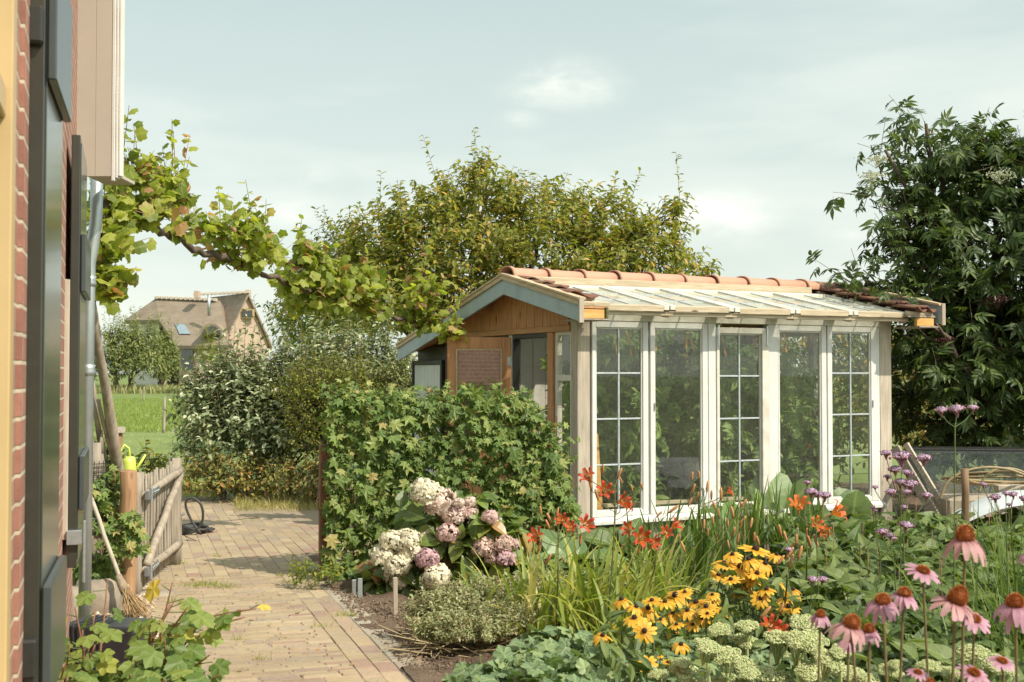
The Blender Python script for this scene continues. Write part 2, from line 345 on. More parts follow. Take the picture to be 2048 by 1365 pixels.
def sprigs(bases, dirs, lens, nleaf, size, tmpl, mb, tw=None, droop=.35, face=None, spread=.9, tip_up=.0, twr=.004, jit=.35, rsz=.3, upn=.9):
    bases = np.asarray(bases, float); dirs = unit(dirs); lens = np.asarray(lens, float) * np.ones(len(bases)); n = len(bases)
    if n == 0: return
    f = (np.arange(nleaf) + .6) / nleaf; f = np.clip(f[None] + rng.uniform(-.4, .4, (n, nleaf)) / nleaf, .02, 1)
    sag = np.array([0, 0, -1.0])
    Pp = bases[:, None] + dirs[:, None] * (lens[:, None] * f)[..., None] + sag * (lens[:, None] * f ** 2 * .18 * droop)[..., None]
    Pp = Pp.reshape(-1, 3); D = np.repeat(dirs, nleaf, 0)
    ph = rng.uniform(0, 6.283, (n, 1)) + np.arange(nleaf)[None] * 2.4; ph = ph.ravel()
    a = unit(np.cross(D, rnd(len(D)) * .2 + UPV + 1e-3)); b = np.cross(D, a)
    side = a * np.cos(ph)[:, None] + b * np.sin(ph)[:, None]
    Ld = unit(D * .45 + side * spread + sag * droop + rnd(len(D)) * jit * .5)
    nm = UPV * upn + rnd(len(D)) * jit + D * .25
    if face is not None: nm = nm + np.asarray(face)
    S = size * rng.uniform(1 - rsz, 1 + rsz, len(D)); mb.inst(tmpl, frames(Ld, nm, S), Pp)
    if tw is not None:
        S3 = np.stack([np.full(n, twr), lens, np.full(n, twr)], -1); tw.inst(T_twig, frames(dirs + sag * .06 * droop, rnd(n), S3), bases)
def blob_pts(c, r, n, inner=.35, shell=.6, low=-.8):
    d = unit(rnd(n * 2)); d = d[d[:, 2] > low][:n]; n = len(d)
    q = rng.uniform(0, 1, n); rad = np.where(q < shell, rng.uniform(.8, 1.05, n), rng.uniform(inner, .85, n))
    lump = 1 + .16 * np.sin(d[:, 0] * 5 + c[0] * 3) * np.cos(d[:, 2] * 6 + c[2] * 5)
    return np.asarray(c) + d * np.asarray(r) * (rad * lump)[:, None], d
def crown(blobs, dens, L, nleaf, size, tmpl, mb, tw, up=.5, spires=0, **kw):
    for (c, r) in blobs:
        c = np.asarray(c, float); r = np.asarray(r, float); n = int(dens * (r[0] * r[2] * 4 + r[1] * r[2] * 2))
        p, d = blob_pts(c, r, n); dd = unit(d * .8 + UPV * up + rnd(len(d)) * .35)
        sprigs(p - dd * L * .3, dd, L * rng.uniform(.7, 1.3, len(p)), nleaf, size, tmpl, mb, tw, **kw)
        if spires:
            k = int(spires * r[0] * 3) + 1; p, d = blob_pts(c, r, k * 3, low=.1); p = p[:k]
            dd = unit(UPV * 1.1 + rnd(len(p)) * .25 + d[:len(p)] * .4); sprigs(p, dd, L * rng.uniform(1.4, 2.8, len(p)), nleaf * 2, size * .9, tmpl, mb, tw, spread=.6, droop=.1)
def limb(mb, a, b, r0, r1, n=7, wob=.12, sides=7):
    a = Vector(a); b = Vector(b); L = (b - a).length; pts = []
    o = Vector((0, 0, 0))
    for i in range(n + 1):
        t = i / n; pts.append(a.lerp(b, t) + Vector((random.uniform(-1, 1), random.uniform(-1, 1), random.uniform(-.4, .4))) * wob * L * .35 * math.sin(math.pi * t))
    mb.tube(pts, [r0 + (r1 - r0) * i / n for i in range(n + 1)], sides, wob=.08); return pts
def bump_grid(x0, x1, y0, y1, nx, ny, z, amp, fn=None):
    X, Y = np.meshgrid(np.linspace(x0, x1, nx), np.linspace(y0, y1, ny)); Z = z + rng.normal(size=X.shape) * amp
    if fn is not None: Z = fn(X, Y, Z)
    V = np.stack([X, Y, Z], -1).reshape(-1, 3); i = np.arange(nx * ny).reshape(ny, nx)
    Fl = np.stack([i[:-1, :-1], i[:-1, 1:], i[1:, 1:], i[1:, :-1]], -1).reshape(-1, 4)
    return V, Fl

# ------------------------------------------------------------ ground
m, nt, b = mat('meadow_grass'); n1 = noise(nt, .35, 8, .6); n2 = noise(nt, 6, 6, .7)
c = ramp(nt, n1, [(.35, (.105, .16, .03)), (.65, (.175, .215, .055))]); c = mixc(nt, .6, c, ramp(nt, n2, [(.3, (.6, .65, .6)), (.7, (1.3, 1.25, 1.1))]), 'MULTIPLY')
nt.links.new(c, b.inputs['Base Color']); b.inputs['Roughness'].default_value = .9; bump(nt, b, n2, .8, .05); M['grass'] = m
mb = MB(); mb.add([(-2500, -400, -.02), (2500, -400, -.02), (2500, 3500, -.02), (-2500, 3500, -.02)], [(0, 1, 2, 3)])
tag(mb.build('ground', M['grass']), kind='structure')
m, nt, b = mat('mown_lawn'); n1 = noise(nt, .8, 6, .6); n2 = noise(nt, 40, 5, .7)
c = ramp(nt, n1, [(.35, (.14, .2, .05)), (.65, (.19, .24, .075))]); c = mixc(nt, .5, c, ramp(nt, n2, [(.3, (.7, .72, .7)), (.7, (1.25, 1.2, 1.1))]), 'MULTIPLY')
nt.links.new(c, b.inputs['Base Color']); b.inputs['Roughness'].default_value = .9; bump(nt, b, n2, .6, .02); M['lawn'] = m
mb = MB(); mb.add([(-12.5, 15, -.012), (-5, 14.6, -.012), (9, 21, -.012), (9, 34.5, -.012), (-24, 32.5, -.012)], [(0, 1, 2, 3, 4)])
tag(mb.build('lawn', M['lawn']), kind='structure')
m, nt, b = mat('garden_soil'); n1 = noise(nt, 3, 8, .65); n2 = noise(nt, 45, 6, .75)
c = ramp(nt, n1, [(.3, (.1, .065, .04)), (.7, (.2, .14, .095))]); c = mixc(nt, .7, c, ramp(nt, n2, [(.3, (.5, .5, .5)), (.7, (1.4, 1.35, 1.25))]), 'MULTIPLY')
nt.links.new(c, b.inputs['Base Color']); b.inputs['Roughness'].default_value = .95; bump(nt, b, n2, 1, .02); M['soil'] = m
def PR(Y): return -.54 - .325 * (Y - 6.22)      # right edge of the path
def WX(Y): return -.219 - .33 * Y               # plane of the house wall
V, Fl = bump_grid(0, 1, 0, 1, 150, 200, 0, 0)
V[:, 1] = 1.5 + V[:, 1] * 16.0; xl = PR(V[:, 1]) + .02; V[:, 0] = xl + V[:, 0] * (9.5 - xl)
V[:, 2] = .022 + .02 * np.sin(V[:, 0] * 9) * np.cos(V[:, 1] * 7) + rng.normal(size=len(V)) * .009
far = V[:, 1] > 10.6; V[far, 2] = np.where(V[far, 0] < 0.9, -.008, V[far, 2])
mb = MB(); mb.add(V, Fl); tag(mb.build('flower_bed', M['soil'], smooth=True), kind='structure')
# gravel and crumbs
def scatter_stones(name, mat_, pts, size, label, cat, kind='stuff'):
    mb = MB(); n = len(pts); M_ = frames(rnd(n), rnd(n), np.abs(rng.normal(1, .35, (n, 3))).clip(.4, 2) * size * rng.uniform(.6, 1.4, (n, 1)))
    mb.inst(T_octa, M_, pts); return tag(mb.build(name, mat_, smooth=False), label, cat, kind=kind)
m, nt, b = mat('gravel_stone'); g = nt.nodes.new('ShaderNodeNewGeometry'); c = ramp(nt, g.outputs['Random Per Island'], [(0, (.28, .2, .13)), (.4, (.5, .4, .28)), (.75, (.62, .55, .44)), (1, (.36, .3, .25))])
nt.links.new(c, b.inputs['Base Color']); b.inputs['Roughness'].default_value = .8; M['gravel'] = m
Yv = rng.uniform(3.4, 9.0, 9000); lo = WX(Yv) + .05; hi = -1.8 - .33 * (Yv - 6.2) + .02; hi = np.maximum(hi, lo + .1)
pts = np.stack([lo + (hi - lo) * rng.uniform(0, 1, 9000), Yv, rng.uniform(.01, .045, 9000)], -1)
scatter_stones('gravel', M['gravel'], pts, .014, 'loose pale pebble gravel along the foot of the brick wall', 'gravel')
Yv = rng.uniform(4.5, 9.4, 2600); pts = np.stack([PR(Yv) + np.abs(rng.normal(0, .28, 2600)) + .05, Yv, np.full(2600, .03)], -1)
M['clod'] = simple('soil_clod', (.17, .12, .08), .95, .4, 20)
scatter_stones('soil_crumbs', M['clod'], pts, .009, 'brown soil crumbs and bits on the bare bed edge', 'soil')
mb = MB(); Y0, Y1 = 2.4, 9.6
mb.add([(WX(Y0) - .1, Y0, .0245), (PR(Y0) + .2, Y0, .0245), (PR(Y1) + .2, Y1, .0245), (-.1, 9.9, .0245), (.3, 11.3, .0245), (-1.2, 15.4, .0245), (-5.1, 15.4, .0245), (WX(Y1) - .1, Y1, .0245)], [tuple(range(8))])
M['sand'] = simple('joint_sand', (.28, .22, .15), .95, .3, 40, bmp=.5)
tag(mb.build('sand_bed', M['sand']), kind='structure')
# ------------------------------------------------------------ brick path: every brick is geometry
m, nt, b = mat('path_brick'); g = nt.nodes.new('ShaderNodeNewGeometry')
c = ramp(nt, g.outputs['Random Per Island'], [(0, (.30, .225, .145)), (.25, (.38, .29, .18)), (.5, (.33, .26, .17)), (.68, (.42, .335, .215)), (.8, (.3, .2, .15)), (.9, (.31, .255, .19)), (1, (.4, .3, .19))])
n1 = noise(nt, 30, 7, .7); c = mixc(nt, .5, c, ramp(nt, n1, [(.3, (.7, .7, .7)), (.7, (1.18, 1.18, 1.2))]), 'MULTIPLY')
n2 = noise(nt, 1.1, 6, .65); c = mixc(nt, .55, c, ramp(nt, n2, [(.35, (.78, .77, .74)), (.65, (1.18, 1.16, 1.12))]), 'MULTIPLY')
n3 = noise(nt, 2.3, 7, .7); c = mixc(nt, ramp(nt, n3, [(.6, (0, 0, 0)), (.8, (.45,) * 3)]), c, (.13, .14, .06))
nt.links.new(c, b.inputs['Base Color']); b.inputs['Roughness'].default_value = .88; bump(nt, b, n1, .5, .004); M['brick_path'] = m
bt = MB().box((0, 0, 0), (1, 1, 1)); 
def chamfer_brick(e=.06):
    V = [(-.5, -.5, -1), (.5, -.5, -1), (.5, .5, -1), (-.5, .5, -1), (-.5, -.5, -e * 4), (.5, -.5, -e * 4), (.5, .5, -e * 4), (-.5, .5, -e * 4)]
    V += [(-.5 + e, -.5 + e, 0), (.5 - e, -.5 + e, 0), (.5 - e, .5 - e, 0), (-.5 + e, .5 - e, 0)]
    Fl = [(8, 9, 10, 11)]
    for k in range(4): j = (k + 1) % 4; Fl += [(k, j, 4 + j, 4 + k), (4 + k, 4 + j, 8 + j, 8 + k)]
    return V, Fl, [(0, 0)] * 12
T_brick = chamfer_brick(.025)
PO = np.array([-.54, 6.22]); PU = np.array([-.309, .951]); PV = np.array([-.951, -.309])
def lay(items, mb):
    """items (t along, v across, lt, lv)"""
    A = np.array(items); n = len(A); xy = PO + A[:, :1] * PU + A[:, 1:2] * PV
    T = np.column_stack([xy, .028 + rng.normal(0, .0013, n) + .003 * np.sin(A[:, 0] * 1.7) * np.cos(A[:, 1] * 3)])
    ang = rng.normal(0, .012, n); x = np.stack([PV[0] + ang * PU[0], PV[1] + ang * PU[1], rng.normal(0, .006, n)], -1); y = np.stack([PU[0] - ang * PV[0], PU[1] - ang * PV[1], rng.normal(0, .006, n)], -1)
    z = np.cross(y, x) * -1; z = np.where(z[:, 2:] < 0, -z, z)
    M_ = np.stack([x * A[:, 3:4], y * A[:, 2:3], z * .03], -1); mb.inst(T_brick, M_, T)
mb = MB(); it = []
for r in range(146):
    t = -4.1 + r * .0525; off = random.uniform(0, .2); v = .215 + off - .2
    while v < 1.32: 
        L = min(.2, 1.36 - v); s = max(v, .215); 
        if v + L - s > .03: it.append((t, (s + v + L) / 2, .0503 * random.uniform(.96, 1.01), (v + L - s) - .004)) 
        v += .206 + random.uniform(-.002, .002)
for c_, vv in ((0, .05), (1, .158)):
    t = -4.1 + .1 * c_
    while t < 3.4: it.append((t + .1, vv, .2, .102)); t += .205
lay(it, mb); it = []
for c_ in range(33):
    v = -1.75 + c_ * .1045; t = 3.47 + (.1 if c_ % 2 else 0)
    if c_ % 2: it.append((3.52, v, .09, .098))
    while t < 9.3:
        y_ = 6.22 + t * .951 - .309 * v; x_ = -.54 - .309 * t - .951 * v
        if v > -.1 or t > 4.4 + .0 * v:
            if not (v < .5 and t > 7.6 + 2.2 * (.5 - abs(v - .5)) and v > -3): it.append((t + .1, v, .2015, .1015))
        t += .205
lay(it, mb)
tag(mb.build('brick_path', M['brick_path']), kind='structure')
q = []
for px, py in ((430, 1170), (520, 1118), (640, 1300), (380, 1160), (560, 1190), (480, 1340), (600, 1225), (700, 1330), (455, 1105), (530, 1060), (350, 1150), (610, 1350), (500, 1240), (575, 1275)): q.append(tuple(G(px, py, .034)))
q = np.array(q); mb = MB(); mb.inst(T_ivy, frames(rnd(len(q)) * [1, 1, .1], UPV + rnd(len(q)) * .3, rng.uniform(.025, .05, len(q))), q); M['dead'] = leafmat('dead_leaf', [(0, (.14, .07, .03)), (1, (.28, .17, .08))], .8, .1, 0)
tag(mb.build('dead_leaves', M['dead']), 'few curled brown leaves lying on the brick path', 'leaves', kind='stuff')
# grey concrete edging stones
m, nt, b = mat('edging_stone'); g = nt.nodes.new('ShaderNodeNewGeometry')
c = ramp(nt, g.outputs['Random Per Island'], [(0, (.3, .26, .2)), (.5, (.36, .32, .25)), (1, (.27, .22, .17))]); n1 = noise(nt, 14, 7, .7)
c = mixc(nt, .7, c, ramp(nt, n1, [(.3, (.75, .74, .72)), (.7, (1.2, 1.2, 1.15))]), 'MULTIPLY'); nt.links.new(c, b.inputs['Base Color']); b.inputs['Roughness'].default_value = .9; bump(nt, b, n1, .5, .004)
mb = MB(); it = []; t = -4.1
while t < 2.9: it.append((t + .15, -.075, .29, .13)); t += .3
lay(it, mb); tag(mb.build('path_edging', m), kind='structure')
# weeds, moss and grass tufts in the joints and round the patio
def grass_patch(name, pts, h, mat_, label, cat='grass', kind='stuff', wd=1.0, lean=.4):
    n = len(pts); D = unit(UPV + rnd(n) * lean); S = h * rng.uniform(.4, 1.3, n); mb = MB()
    T = t_blade([(0, .03), (.5, .03), (1, 0)], .35, .3); mb.inst(T, frames(D, rnd(n), np.stack([S * wd, S, S], -1)), pts); return tag(mb.build(name, mat_), label, cat, kind=kind)
M['blade'] = leafmat('grass_blade', [(0, (.12, .17, .03)), (.5, (.2, .24, .06)), (.8, (.33, .29, .1)), (1, (.42, .33, .15))], .6, .35, 0)
M['dryblade'] = leafmat('dry_grass_blade', [(0, (.15, .17, .05)), (.5, (.27, .24, .1)), (1, (.38, .31, .17))], .7, .35, 0)
def tuft(cx, cy, r, n): a = rng.normal(0, r, (n, 2)); return np.column_stack([cx + a[:, 0], cy + a[:, 1] * .6, np.full(n, .02)])
q = []
for (px, py, r, n) in ((405, 1180, .09, 420), (455, 1183, .05, 120), (590, 1172, .05, 120), (360, 1215, .05, 120), (690, 1240, .05, 90), (480, 1290, .03, 40), (430, 1255, .03, 40), (520, 1330, .03, 40), (300, 1120, .1, 260), (640, 1262, .03, 40), (560, 1160, .03, 30), (437, 1120, .03, 30), (350, 1135, .06, 120)):
    g_ = G(px, py); q.append(tuft(g_.x, g_.y, r, n))
k = 700; t_ = rng.uniform(-3, 9, k); v_ = rng.uniform(-.1, 1.5, k); xy = PO + t_[:, None] * PU + v_[:, None] * PV; q.append(np.column_stack([xy, np.full(k, .02)]))
grass_patch('path_weeds', np.concatenate(q), .045, M['blade'], 'short green weeds and grass in the joints of the brick path', 'weeds')
n = 5200; a = np.array([(G(640, 1040).x, G(640, 1040).y), (G(800, 1000).x, G(800, 1000).y)]);
px = rng.uniform(470, 800, n); py = 1000 + 28 * rng.beta(2, 2, n) + rng.normal(0, 2, n)
q = np.array([tuple(G(x_, y_)) for x_, y_ in zip(px, py)]); keep = rng.uniform(0, 1, n) < np.clip(1.2 - np.abs(px - 540) / 260, .25, 1)
grass_patch('rough_grass', q[keep], .12, M['dryblade'], 'rough dry grass tufts at the back edge of the patio', 'grass')
# meadow grass tufts
n = 26000; u = rng.uniform(0, 1, n) ** 1.6; Yv = 15.6 + u * 62; px = rng.uniform(150, 420, n); pts = np.column_stack([(px - 1024) / F * Yv, Yv, np.full(n, -.02)])
far = Yv > 33; 
M['meadowblade'] = leafmat('meadow_blade', [(0, (.12, .17, .03)), (.6, (.17, .22, .05)), (1, (.24, .26, .08))], .6, .35, 0)
grass_patch('lawn_blades', pts[~far], .05, M['blade'], 'short mown lawn blades between the gate and the field', 'grass', wd=1.6)
grass_patch('meadow_grass', pts[far], .14, M['meadowblade'], 'longer tufted grass of the field behind the lawn', 'grass', wd=2.2, lean=.6)
n = 9000; Yv = rng.uniform(98, 104, n); px = rng.uniform(-100, 760, n); pts = np.column_stack([(px - 1024) / F * Yv, Yv, np.full(n, -.02)])
M['reedblade'] = leafmat('pale_reed', [(0, (.16, .19, .08)), (.5, (.24, .24, .12)), (1, (.32, .29, .16))], .7, .35, 0)
grass_patch('reeds', pts, .65, M['reedblade'], 'pale yellow reed strip under the far willows', 'reeds', wd=2.5, lean=.15)
# ------------------------------------------------------------ greenhouse (local x along the front, y to the back)
GD = np.array([.9, .436]); GD = GD / np.linalg.norm(GD); GA = math.atan2(GD[1], GD[0]); GC = Vector((.569, 10.424, 0))
gh = empty('greenhouse', GC, GA, 'small garden greenhouse of reclaimed white windows with a blue-grey gable board and terracotta ridge', 'greenhouse')
def W(x, y, z=0): return GC + Vector((GD[0] * x - GD[1] * y, GD[1] * x + GD[0] * y, z))
def gx(px):   # local x on the front wall under a pixel column
    k = (px - 1024) / F; return (GC.y * k - GC.x) / (GD[0] - GD[1] * k)
def gy(px):   # local y on the gable wall
    k = (px - 1024) / F; return (GC.x - GC.y * k) / (GD[1] + GD[0] * k)
L = gx(1783); TB = .2126; YR = 1.086
def zt(y): return 2.54 - TB * abs(y - YR)
def part(name, mb, m, par=gh, bevel=.003, smooth=False, **k): o = mb.build(name, m, par, bevel=bevel, smooth=smooth); tag(o, k.get('label')); return o
def ring(mb, x0, x1, z0, z1, wl, wr, wt, wb, y0, y1):   # window frame in the xz plane
    mb.bx(x0, x0 + wl, y0, y1, z0, z1); mb.bx(x1 - wr, x1, y0, y1, z0, z1)
    mb.bx(x0 + wl, x1 - wr, y0 + .002, y1 - .002, z1 - wt, z1); mb.bx(x0 + wl, x1 - wr, y0 + .002, y1 - .002, z0, z0 + wb); return mb
# corner posts
part('corner_post', MB().bx(0, .125, 0, .125, 0, 2.17), M['pinev'], bevel=.006)
part('corner_post', MB().bx(L - .155, L, 0, .125, 0, 2.15), M['pinev'], bevel=.006)
part('corner_post', MB().bx(L - .125, L, 2.2, 2.32, 0, 2.1), M['pinev'], bevel=.006)
# plinth, sill, head
M['plinth'] = simple('plinth_green', (.22, .27, .2), .7, .15, 8)
part('plinth', MB().bx(.127, L - .157, .02, .1, 0, .285), M['plinth'])
part('sill', MB().prism([(-.07, .285), (.1, .285), (.1, .345), (.0, .345), (-.07, .318)], .127, L - .14, 0), M['white'])
part('head_beam', MB().bx(.127, L - .157, -.012, .1, 2.065, 2.135), M['white_worn'])
part('wall_plate', MB().bx(-.16, L + .2, -.03, .06, 2.137, 2.165), M['pine'])
# five reclaimed windows
spec = [  # outer px, glass px, leaded, label
    (1183.5, 1296, 1191.4, 1285, True, 'leaded white casement next to the left corner post'),
    (1300, 1415, 1309, 1404, False, 'wide plain white window, second from the left'),
    (1431, 1535.5, 1437, 1522, True, 'leaded white top-hung window in the middle, slightly lower head'),
    (1555, 1652, 1558, 1642, False, 'plain white window, second from the right'),
    (1654, 1754, 1663, 1741, True, 'leaded white casement next to the right corner post')]
for i, (a, b_, c_, d_, led, lab) in enumerate(spec):
    x0, x1, g0, g1 = gx(a), gx(b_), gx(c_), gx(d_); zl, zh = .347, 2.063 - (.035 if i == 2 else 0); gz0, gz1 = .395, zh - .055
    fy = (-.008, .05) if i != 2 else (-.022, .04)
    fr = part('window', ring(MB(), x0, x1, zl, zh, g0 - x0, x1 - g1, zh - gz1, gz0 - zl, *fy), M['white'] if i != 2 else M['white_worn'], bevel=.004, label=lab)
    bead = MB(); 
    for (p, q, r, s) in ((g0, g0 + .012, gz0, gz1), (g1 - .012, g1, gz0, gz1)): bead.bx(p, q, .004, .03, r, s)
    bead.bx(g0 + .012, g1 - .012, .005, .029, gz0, gz0 + .012); bead.bx(g0 + .012, g1 - .012, .005, .029, gz1 - .012, gz1)
    part('glazing_bead', bead, M['white'], fr, bevel=.002)
    part('pane', MB().add([(g0, .02, gz0), (g1, .02, gz0), (g1, .02, gz1), (g0, .02, gz1)], [(0, 1, 2, 3)]), M['glass'], fr, bevel=0)
    if led:
        xm = (g0 + g1) / 2; mb = MB(); mb.bx(xm - .009, xm + .009, .008, .03, gz0 + .012, gz1 - .012)
        for k in (1, 2, 3):
            z = gz1 - (gz1 - gz0) * k / 4; mb.bx(g0 + .012, xm - .0092, .01, .028, z - .008, z + .008); mb.bx(xm + .0092, g1 - .012, .01, .028, z - .008, z + .008)
        part('lead_bars', mb, M['lead'], fr, bevel=.003)
    if i == 2:
        for xx in (x0 + .012, x1 - .03): part('hinge', MB().bx(xx, xx + .018, -.028, -.0225, 1.86, zh + .02), M['steel'], fr, bevel=.001)
    if i in (1, 4): part('latch', MB().bx(g0 - .012 if i == 1 else g1 + .012, (g0 - .012 if i == 1 else g1 + .012) + .009, -.02, -.0085, 1.27, 1.34), M['steel'], fr, bevel=.001)
for (a, b_) in ((1415.5, 1430.5), (1536, 1554.5)):
    part('mullion', MB().bx(gx(a), gx(b_), -.012, .07, .346, 2.0635), M['white'], bevel=.004)
part('mullion', MB().bx(gx(1754.5), L - .157, 0, .06, .346, 2.0635), M['white'])
# gable wall
gy0, gy1, gy2, gy3 = gy(1143), gy(1106), gy(1095), gy(1027)
def ringy(mb, y0, y1, z0, z1, wd, x0, x1, wt=None, wb=None):
    wt = wt or wd; wb = wb or wd
    mb.bx(x0, x1, y0, y0 + wd, z0, z1); mb.bx(x0, x1, y1 - wd, y1, z0, z1); mb.bx(x0 + .002, x1 - .002, y0 + wd, y1 - wd, z1 - wt, z1); mb.bx(x0 + .002, x1 - .002, y0 + wd, y1 - wd, z0, z0 + wb); return mb
sw = part('side_window', ringy(MB(), .128, gy1, .42, 1.99, .045, .02, .07).bx(.0225, .0675, .173, gy1 - .045, 1.535, 1.59), M['white_worn'], label='narrow cream window beside the greenhouse door')
part('pane', MB().add([(.045, .173, .465), (.045, gy1 - .045, .465), (.045, gy1 - .045, 1.945), (.045, .173, 1.945)], [(0, 1, 2, 3)]), M['glass'], sw, bevel=0)
part('side_plinth', MB().bx(.01, .08, .128, gy1, 0, .418), M['orangewood'])
part('door_jamb', MB().bx(-.004, .08, gy1 + .002, gy2, 0, 1.975), M['orangewood'])
df = part('door_frame', MB().bx(.0, .07, gy3, gy3 + .03, 0, 1.93).bx(0, .07, gy2 + .002, gy3 + .03, 1.932, 1.972), M['blackp'])
part('door_post', MB().bx(.004, .075, gy3 + .032, gy3 + .12, 0, 1.975), M['white_worn'])
part('lintel', MB().bx(-.012, .06, .126, 3.0, 1.977, 2.03), M['orangewoodx'])
mb = MB(); y = .0; k = 0
while y < 3.0:
    y2 = min(y + .083, 3.0); z0 = 2.032 if y > .126 else 2.175
    za, zb = zt(y) - .1, zt(y2) - .1
    if min(za, zb) > z0: mb.prism([(y, z0), (y2 - .004, z0), (y2 - .004, zb), (y, za)], .0 + .0015 * (k % 2), .02, 0)
    y += .083; k += 1
part('gable_boards', mb, M['orangewood'], bevel=.003)
mb = MB(); y = gy3 + .122; k = 0
while y < 2.98: mb.bx(.004 + .0015 * (k % 2), .024, y, min(y + .11, 2.99) - .004, 0, 1.975); y += .11; k += 1
part('gable_wall', mb, simple('brown_boarding', (.09, .055, .035), .8, .3, 10), label='brown boarding behind the open door')
# back lean-to with black framed white doors
mb = MB(); y0, y1 = gy(888), gy(828); part('lean_to_frame', ringy(MB(), y0, y1, 0, 1.75, .05, -.03, .02), M['blackp'])
mb = MB(); y = y0 + .052
while y < y1 - .052: mb.bx(-.012, .012, y, min(y + .1, y1 - .052) - .005, .052, 1.698); y += .1
part('lean_to_door', mb, simple('cool_white_board', (.6, .63, .62), .5, .06, 6), label='white boarded door in a black frame')
part('lean_to_wall', MB().bx(.04, .06, 3.0, 3.9, 0, 1.9), M['blackp'])
part('lean_to_wall', MB().bx(.062, 1.6, 3.86, 3.9, 0, 1.88), M['blackp'])
# the open door: stands out from the gable, facing the camera
hinge = W(-.02, gy3 + .01); rz = math.atan2(.069, -.998)
dl = MB(); Wd = .615; ringd = lambda m_, x0, x1, z0, z1, wd, y0, y1: ring(m_, x0, x1, z0, z1, wd, wd, wd, wd, y0, y1)
ring(dl, 0, Wd, .06, 1.95, .085, .085, .11, .13, 0, .04); dl.bx(.085, Wd - .085, .002, .038, .76, .86); dl.bx(.085, Wd - .085, .012, .028, .19, .76)
door = part('door', dl, M['orangewood'], bevel=.004, label='open orange stained door with a glazed upper half')
inv = Matrix.Rotation(-GA, 4, 'Z') @ Matrix.Translation(-GC)
door.matrix_local = inv @ Matrix.Translation(hinge) @ Matrix.Rotation(rz, 4, 'Z')
part('door_pane', MB().add([(.085, .02, .86), (Wd - .085, .02, .86), (Wd - .085, .02, 1.84), (.085, .02, 1.84)], [(0, 1, 2, 3)]), None or (lambda: (M.__setitem__('doorpane', glassmat('door_pane', .02)), M['doorpane'])[1])(), door, bevel=0)
for n_ in M['doorpane'].node_tree.nodes:
    if n_.type == 'MATH' and n_.operation == 'MULTIPLY' and not n_.inputs[1].is_linked: n_.inputs[1].default_value = 6
mb = MB(); [mb.bx(a_, b_, .041, .05, c_, d_) for a_, b_, c_, d_ in ((.085, .1, .86, 1.84), (Wd - .1, Wd - .085, .86, 1.84), (.1, Wd - .1, .86, .875), (.1, Wd - .1, 1.825, 1.84))]
part('door_bead', mb, M['piney'], door, bevel=.001)
for zz in (1.72, .4): part('hinge', MB().bx(-.012, .035, .04, .043, zz - .04, zz + .04).tube([(-.004, .045, zz - .05), (-.004, .045, zz + .05)], .008), M['steel'], door, bevel=.001)
# barge boards
def barge(x0, x1, m_, lab=None, dz=0.0):
    zt = lambda y: 2.54 + dz - TB * abs(y - YR)
    for s, (ya, yb) in enumerate(((-.4, YR), (YR, 3.93))):
        poly = [(ya, zt(ya) - .19), (yb, zt(yb) - .19), (yb, zt(yb) - .012), (ya, zt(ya) - .012)]
        o = part('barge_board', MB().prism(poly, x0, x1, 0), m_, bevel=.002, label=lab)
        xa, xb = (x0 - .018, x1 + .03) if x0 < 0 else (x0 - .03, x1 + .018)
        t = MB(); t.prism([(ya - (.012 if s == 0 else 0), zt(ya) - .01), (yb, zt(yb) - .01), (yb, zt(yb) + .012), (ya - (.012 if s == 0 else 0), zt(ya) + .012)], xa - .006, xb, 0)
        t.prism([(ya, zt(ya) - .05), (yb, zt(yb) - .05), (yb, zt(yb) - .012), (ya, zt(ya) - .012)], *((xa, x0 - .002) if x0 < 0 else (x1 + .002, xb)), 0)
        part('barge_trim', t, M['piney'], o, bevel=.002)
barge(-.2, -.175, M['bluegrey'], 'blue-grey painted gable board'); part('barge_end', MB().bx(-.215, -.172, -.424, -.4025, zt(-.4) - .2, zt(-.4) + .014), M['pinev'], bevel=.002)
barge(L + .26, L + .285, M['bluegrey'], None, .05); part('barge_end', MB().bx(L + .257, L + .3, -.424, -.4025, zt(-.4) - .15, zt(-.4) + .064), M['pinev'], bevel=.002)
# roof: lath, rafters, tiles
sl = math.atan(TB)
part('roof_back', MB().prism([(YR, zt(YR) - .09), (3.88, zt(3.88) - .09), (3.88, zt(3.88) - .045), (YR, zt(YR) - .045)], -.17, L + .25, 0), M['orangewoodx'], label='boarded back slope')
part('roof_soffit', MB().prism([(-.36, zt(-.36) - .085), (YR - .002, zt(YR) - .085), (YR - .002, zt(YR) - .065), (-.36, zt(-.36) - .065)], -.17, .1, 0), M['orangewoodx'])
part('roof_soffit', MB().prism([(-.36, zt(-.36) - .085), (YR - .002, zt(YR) - .085), (YR - .002, zt(YR) - .065), (-.36, zt(-.36) - .065)], L - .12, L + .25, 0), M['greywoodx'])
for y_ in (.55, 1.75, 2.9): part('purlin', MB().bx(-.17, .3, y_, y_ + .06, zt(y_) - .19, zt(y_) - .095), M['orangewoodx'])
for x0, x1 in ((-.165, .12), (L - .12, L + .2)):
    mb = MB()
    for yy in np.arange(-.36, .95, .26): mb.prism([(yy, zt(yy) - .0635), (yy + .05, zt(yy + .05) - .0635), (yy + .05, zt(yy + .05) - .03), (yy, zt(yy) - .03)], x0, x1, 0)
    part('tile_laths', mb, M['pine'])
for x0, x1 in ((-.168, .06), (L - .02, L + .2)): part('gutter_board', MB().bx(x0, x1, -.37, -.33, zt(-.37) - .165, zt(-.37) - .09), M['yellowwood']); part('gutter_board', MB().bx(x0, x1 + .03, -.4, -.05, zt(-.37) - .182, zt(-.37) - .168), M['greywoodx'])
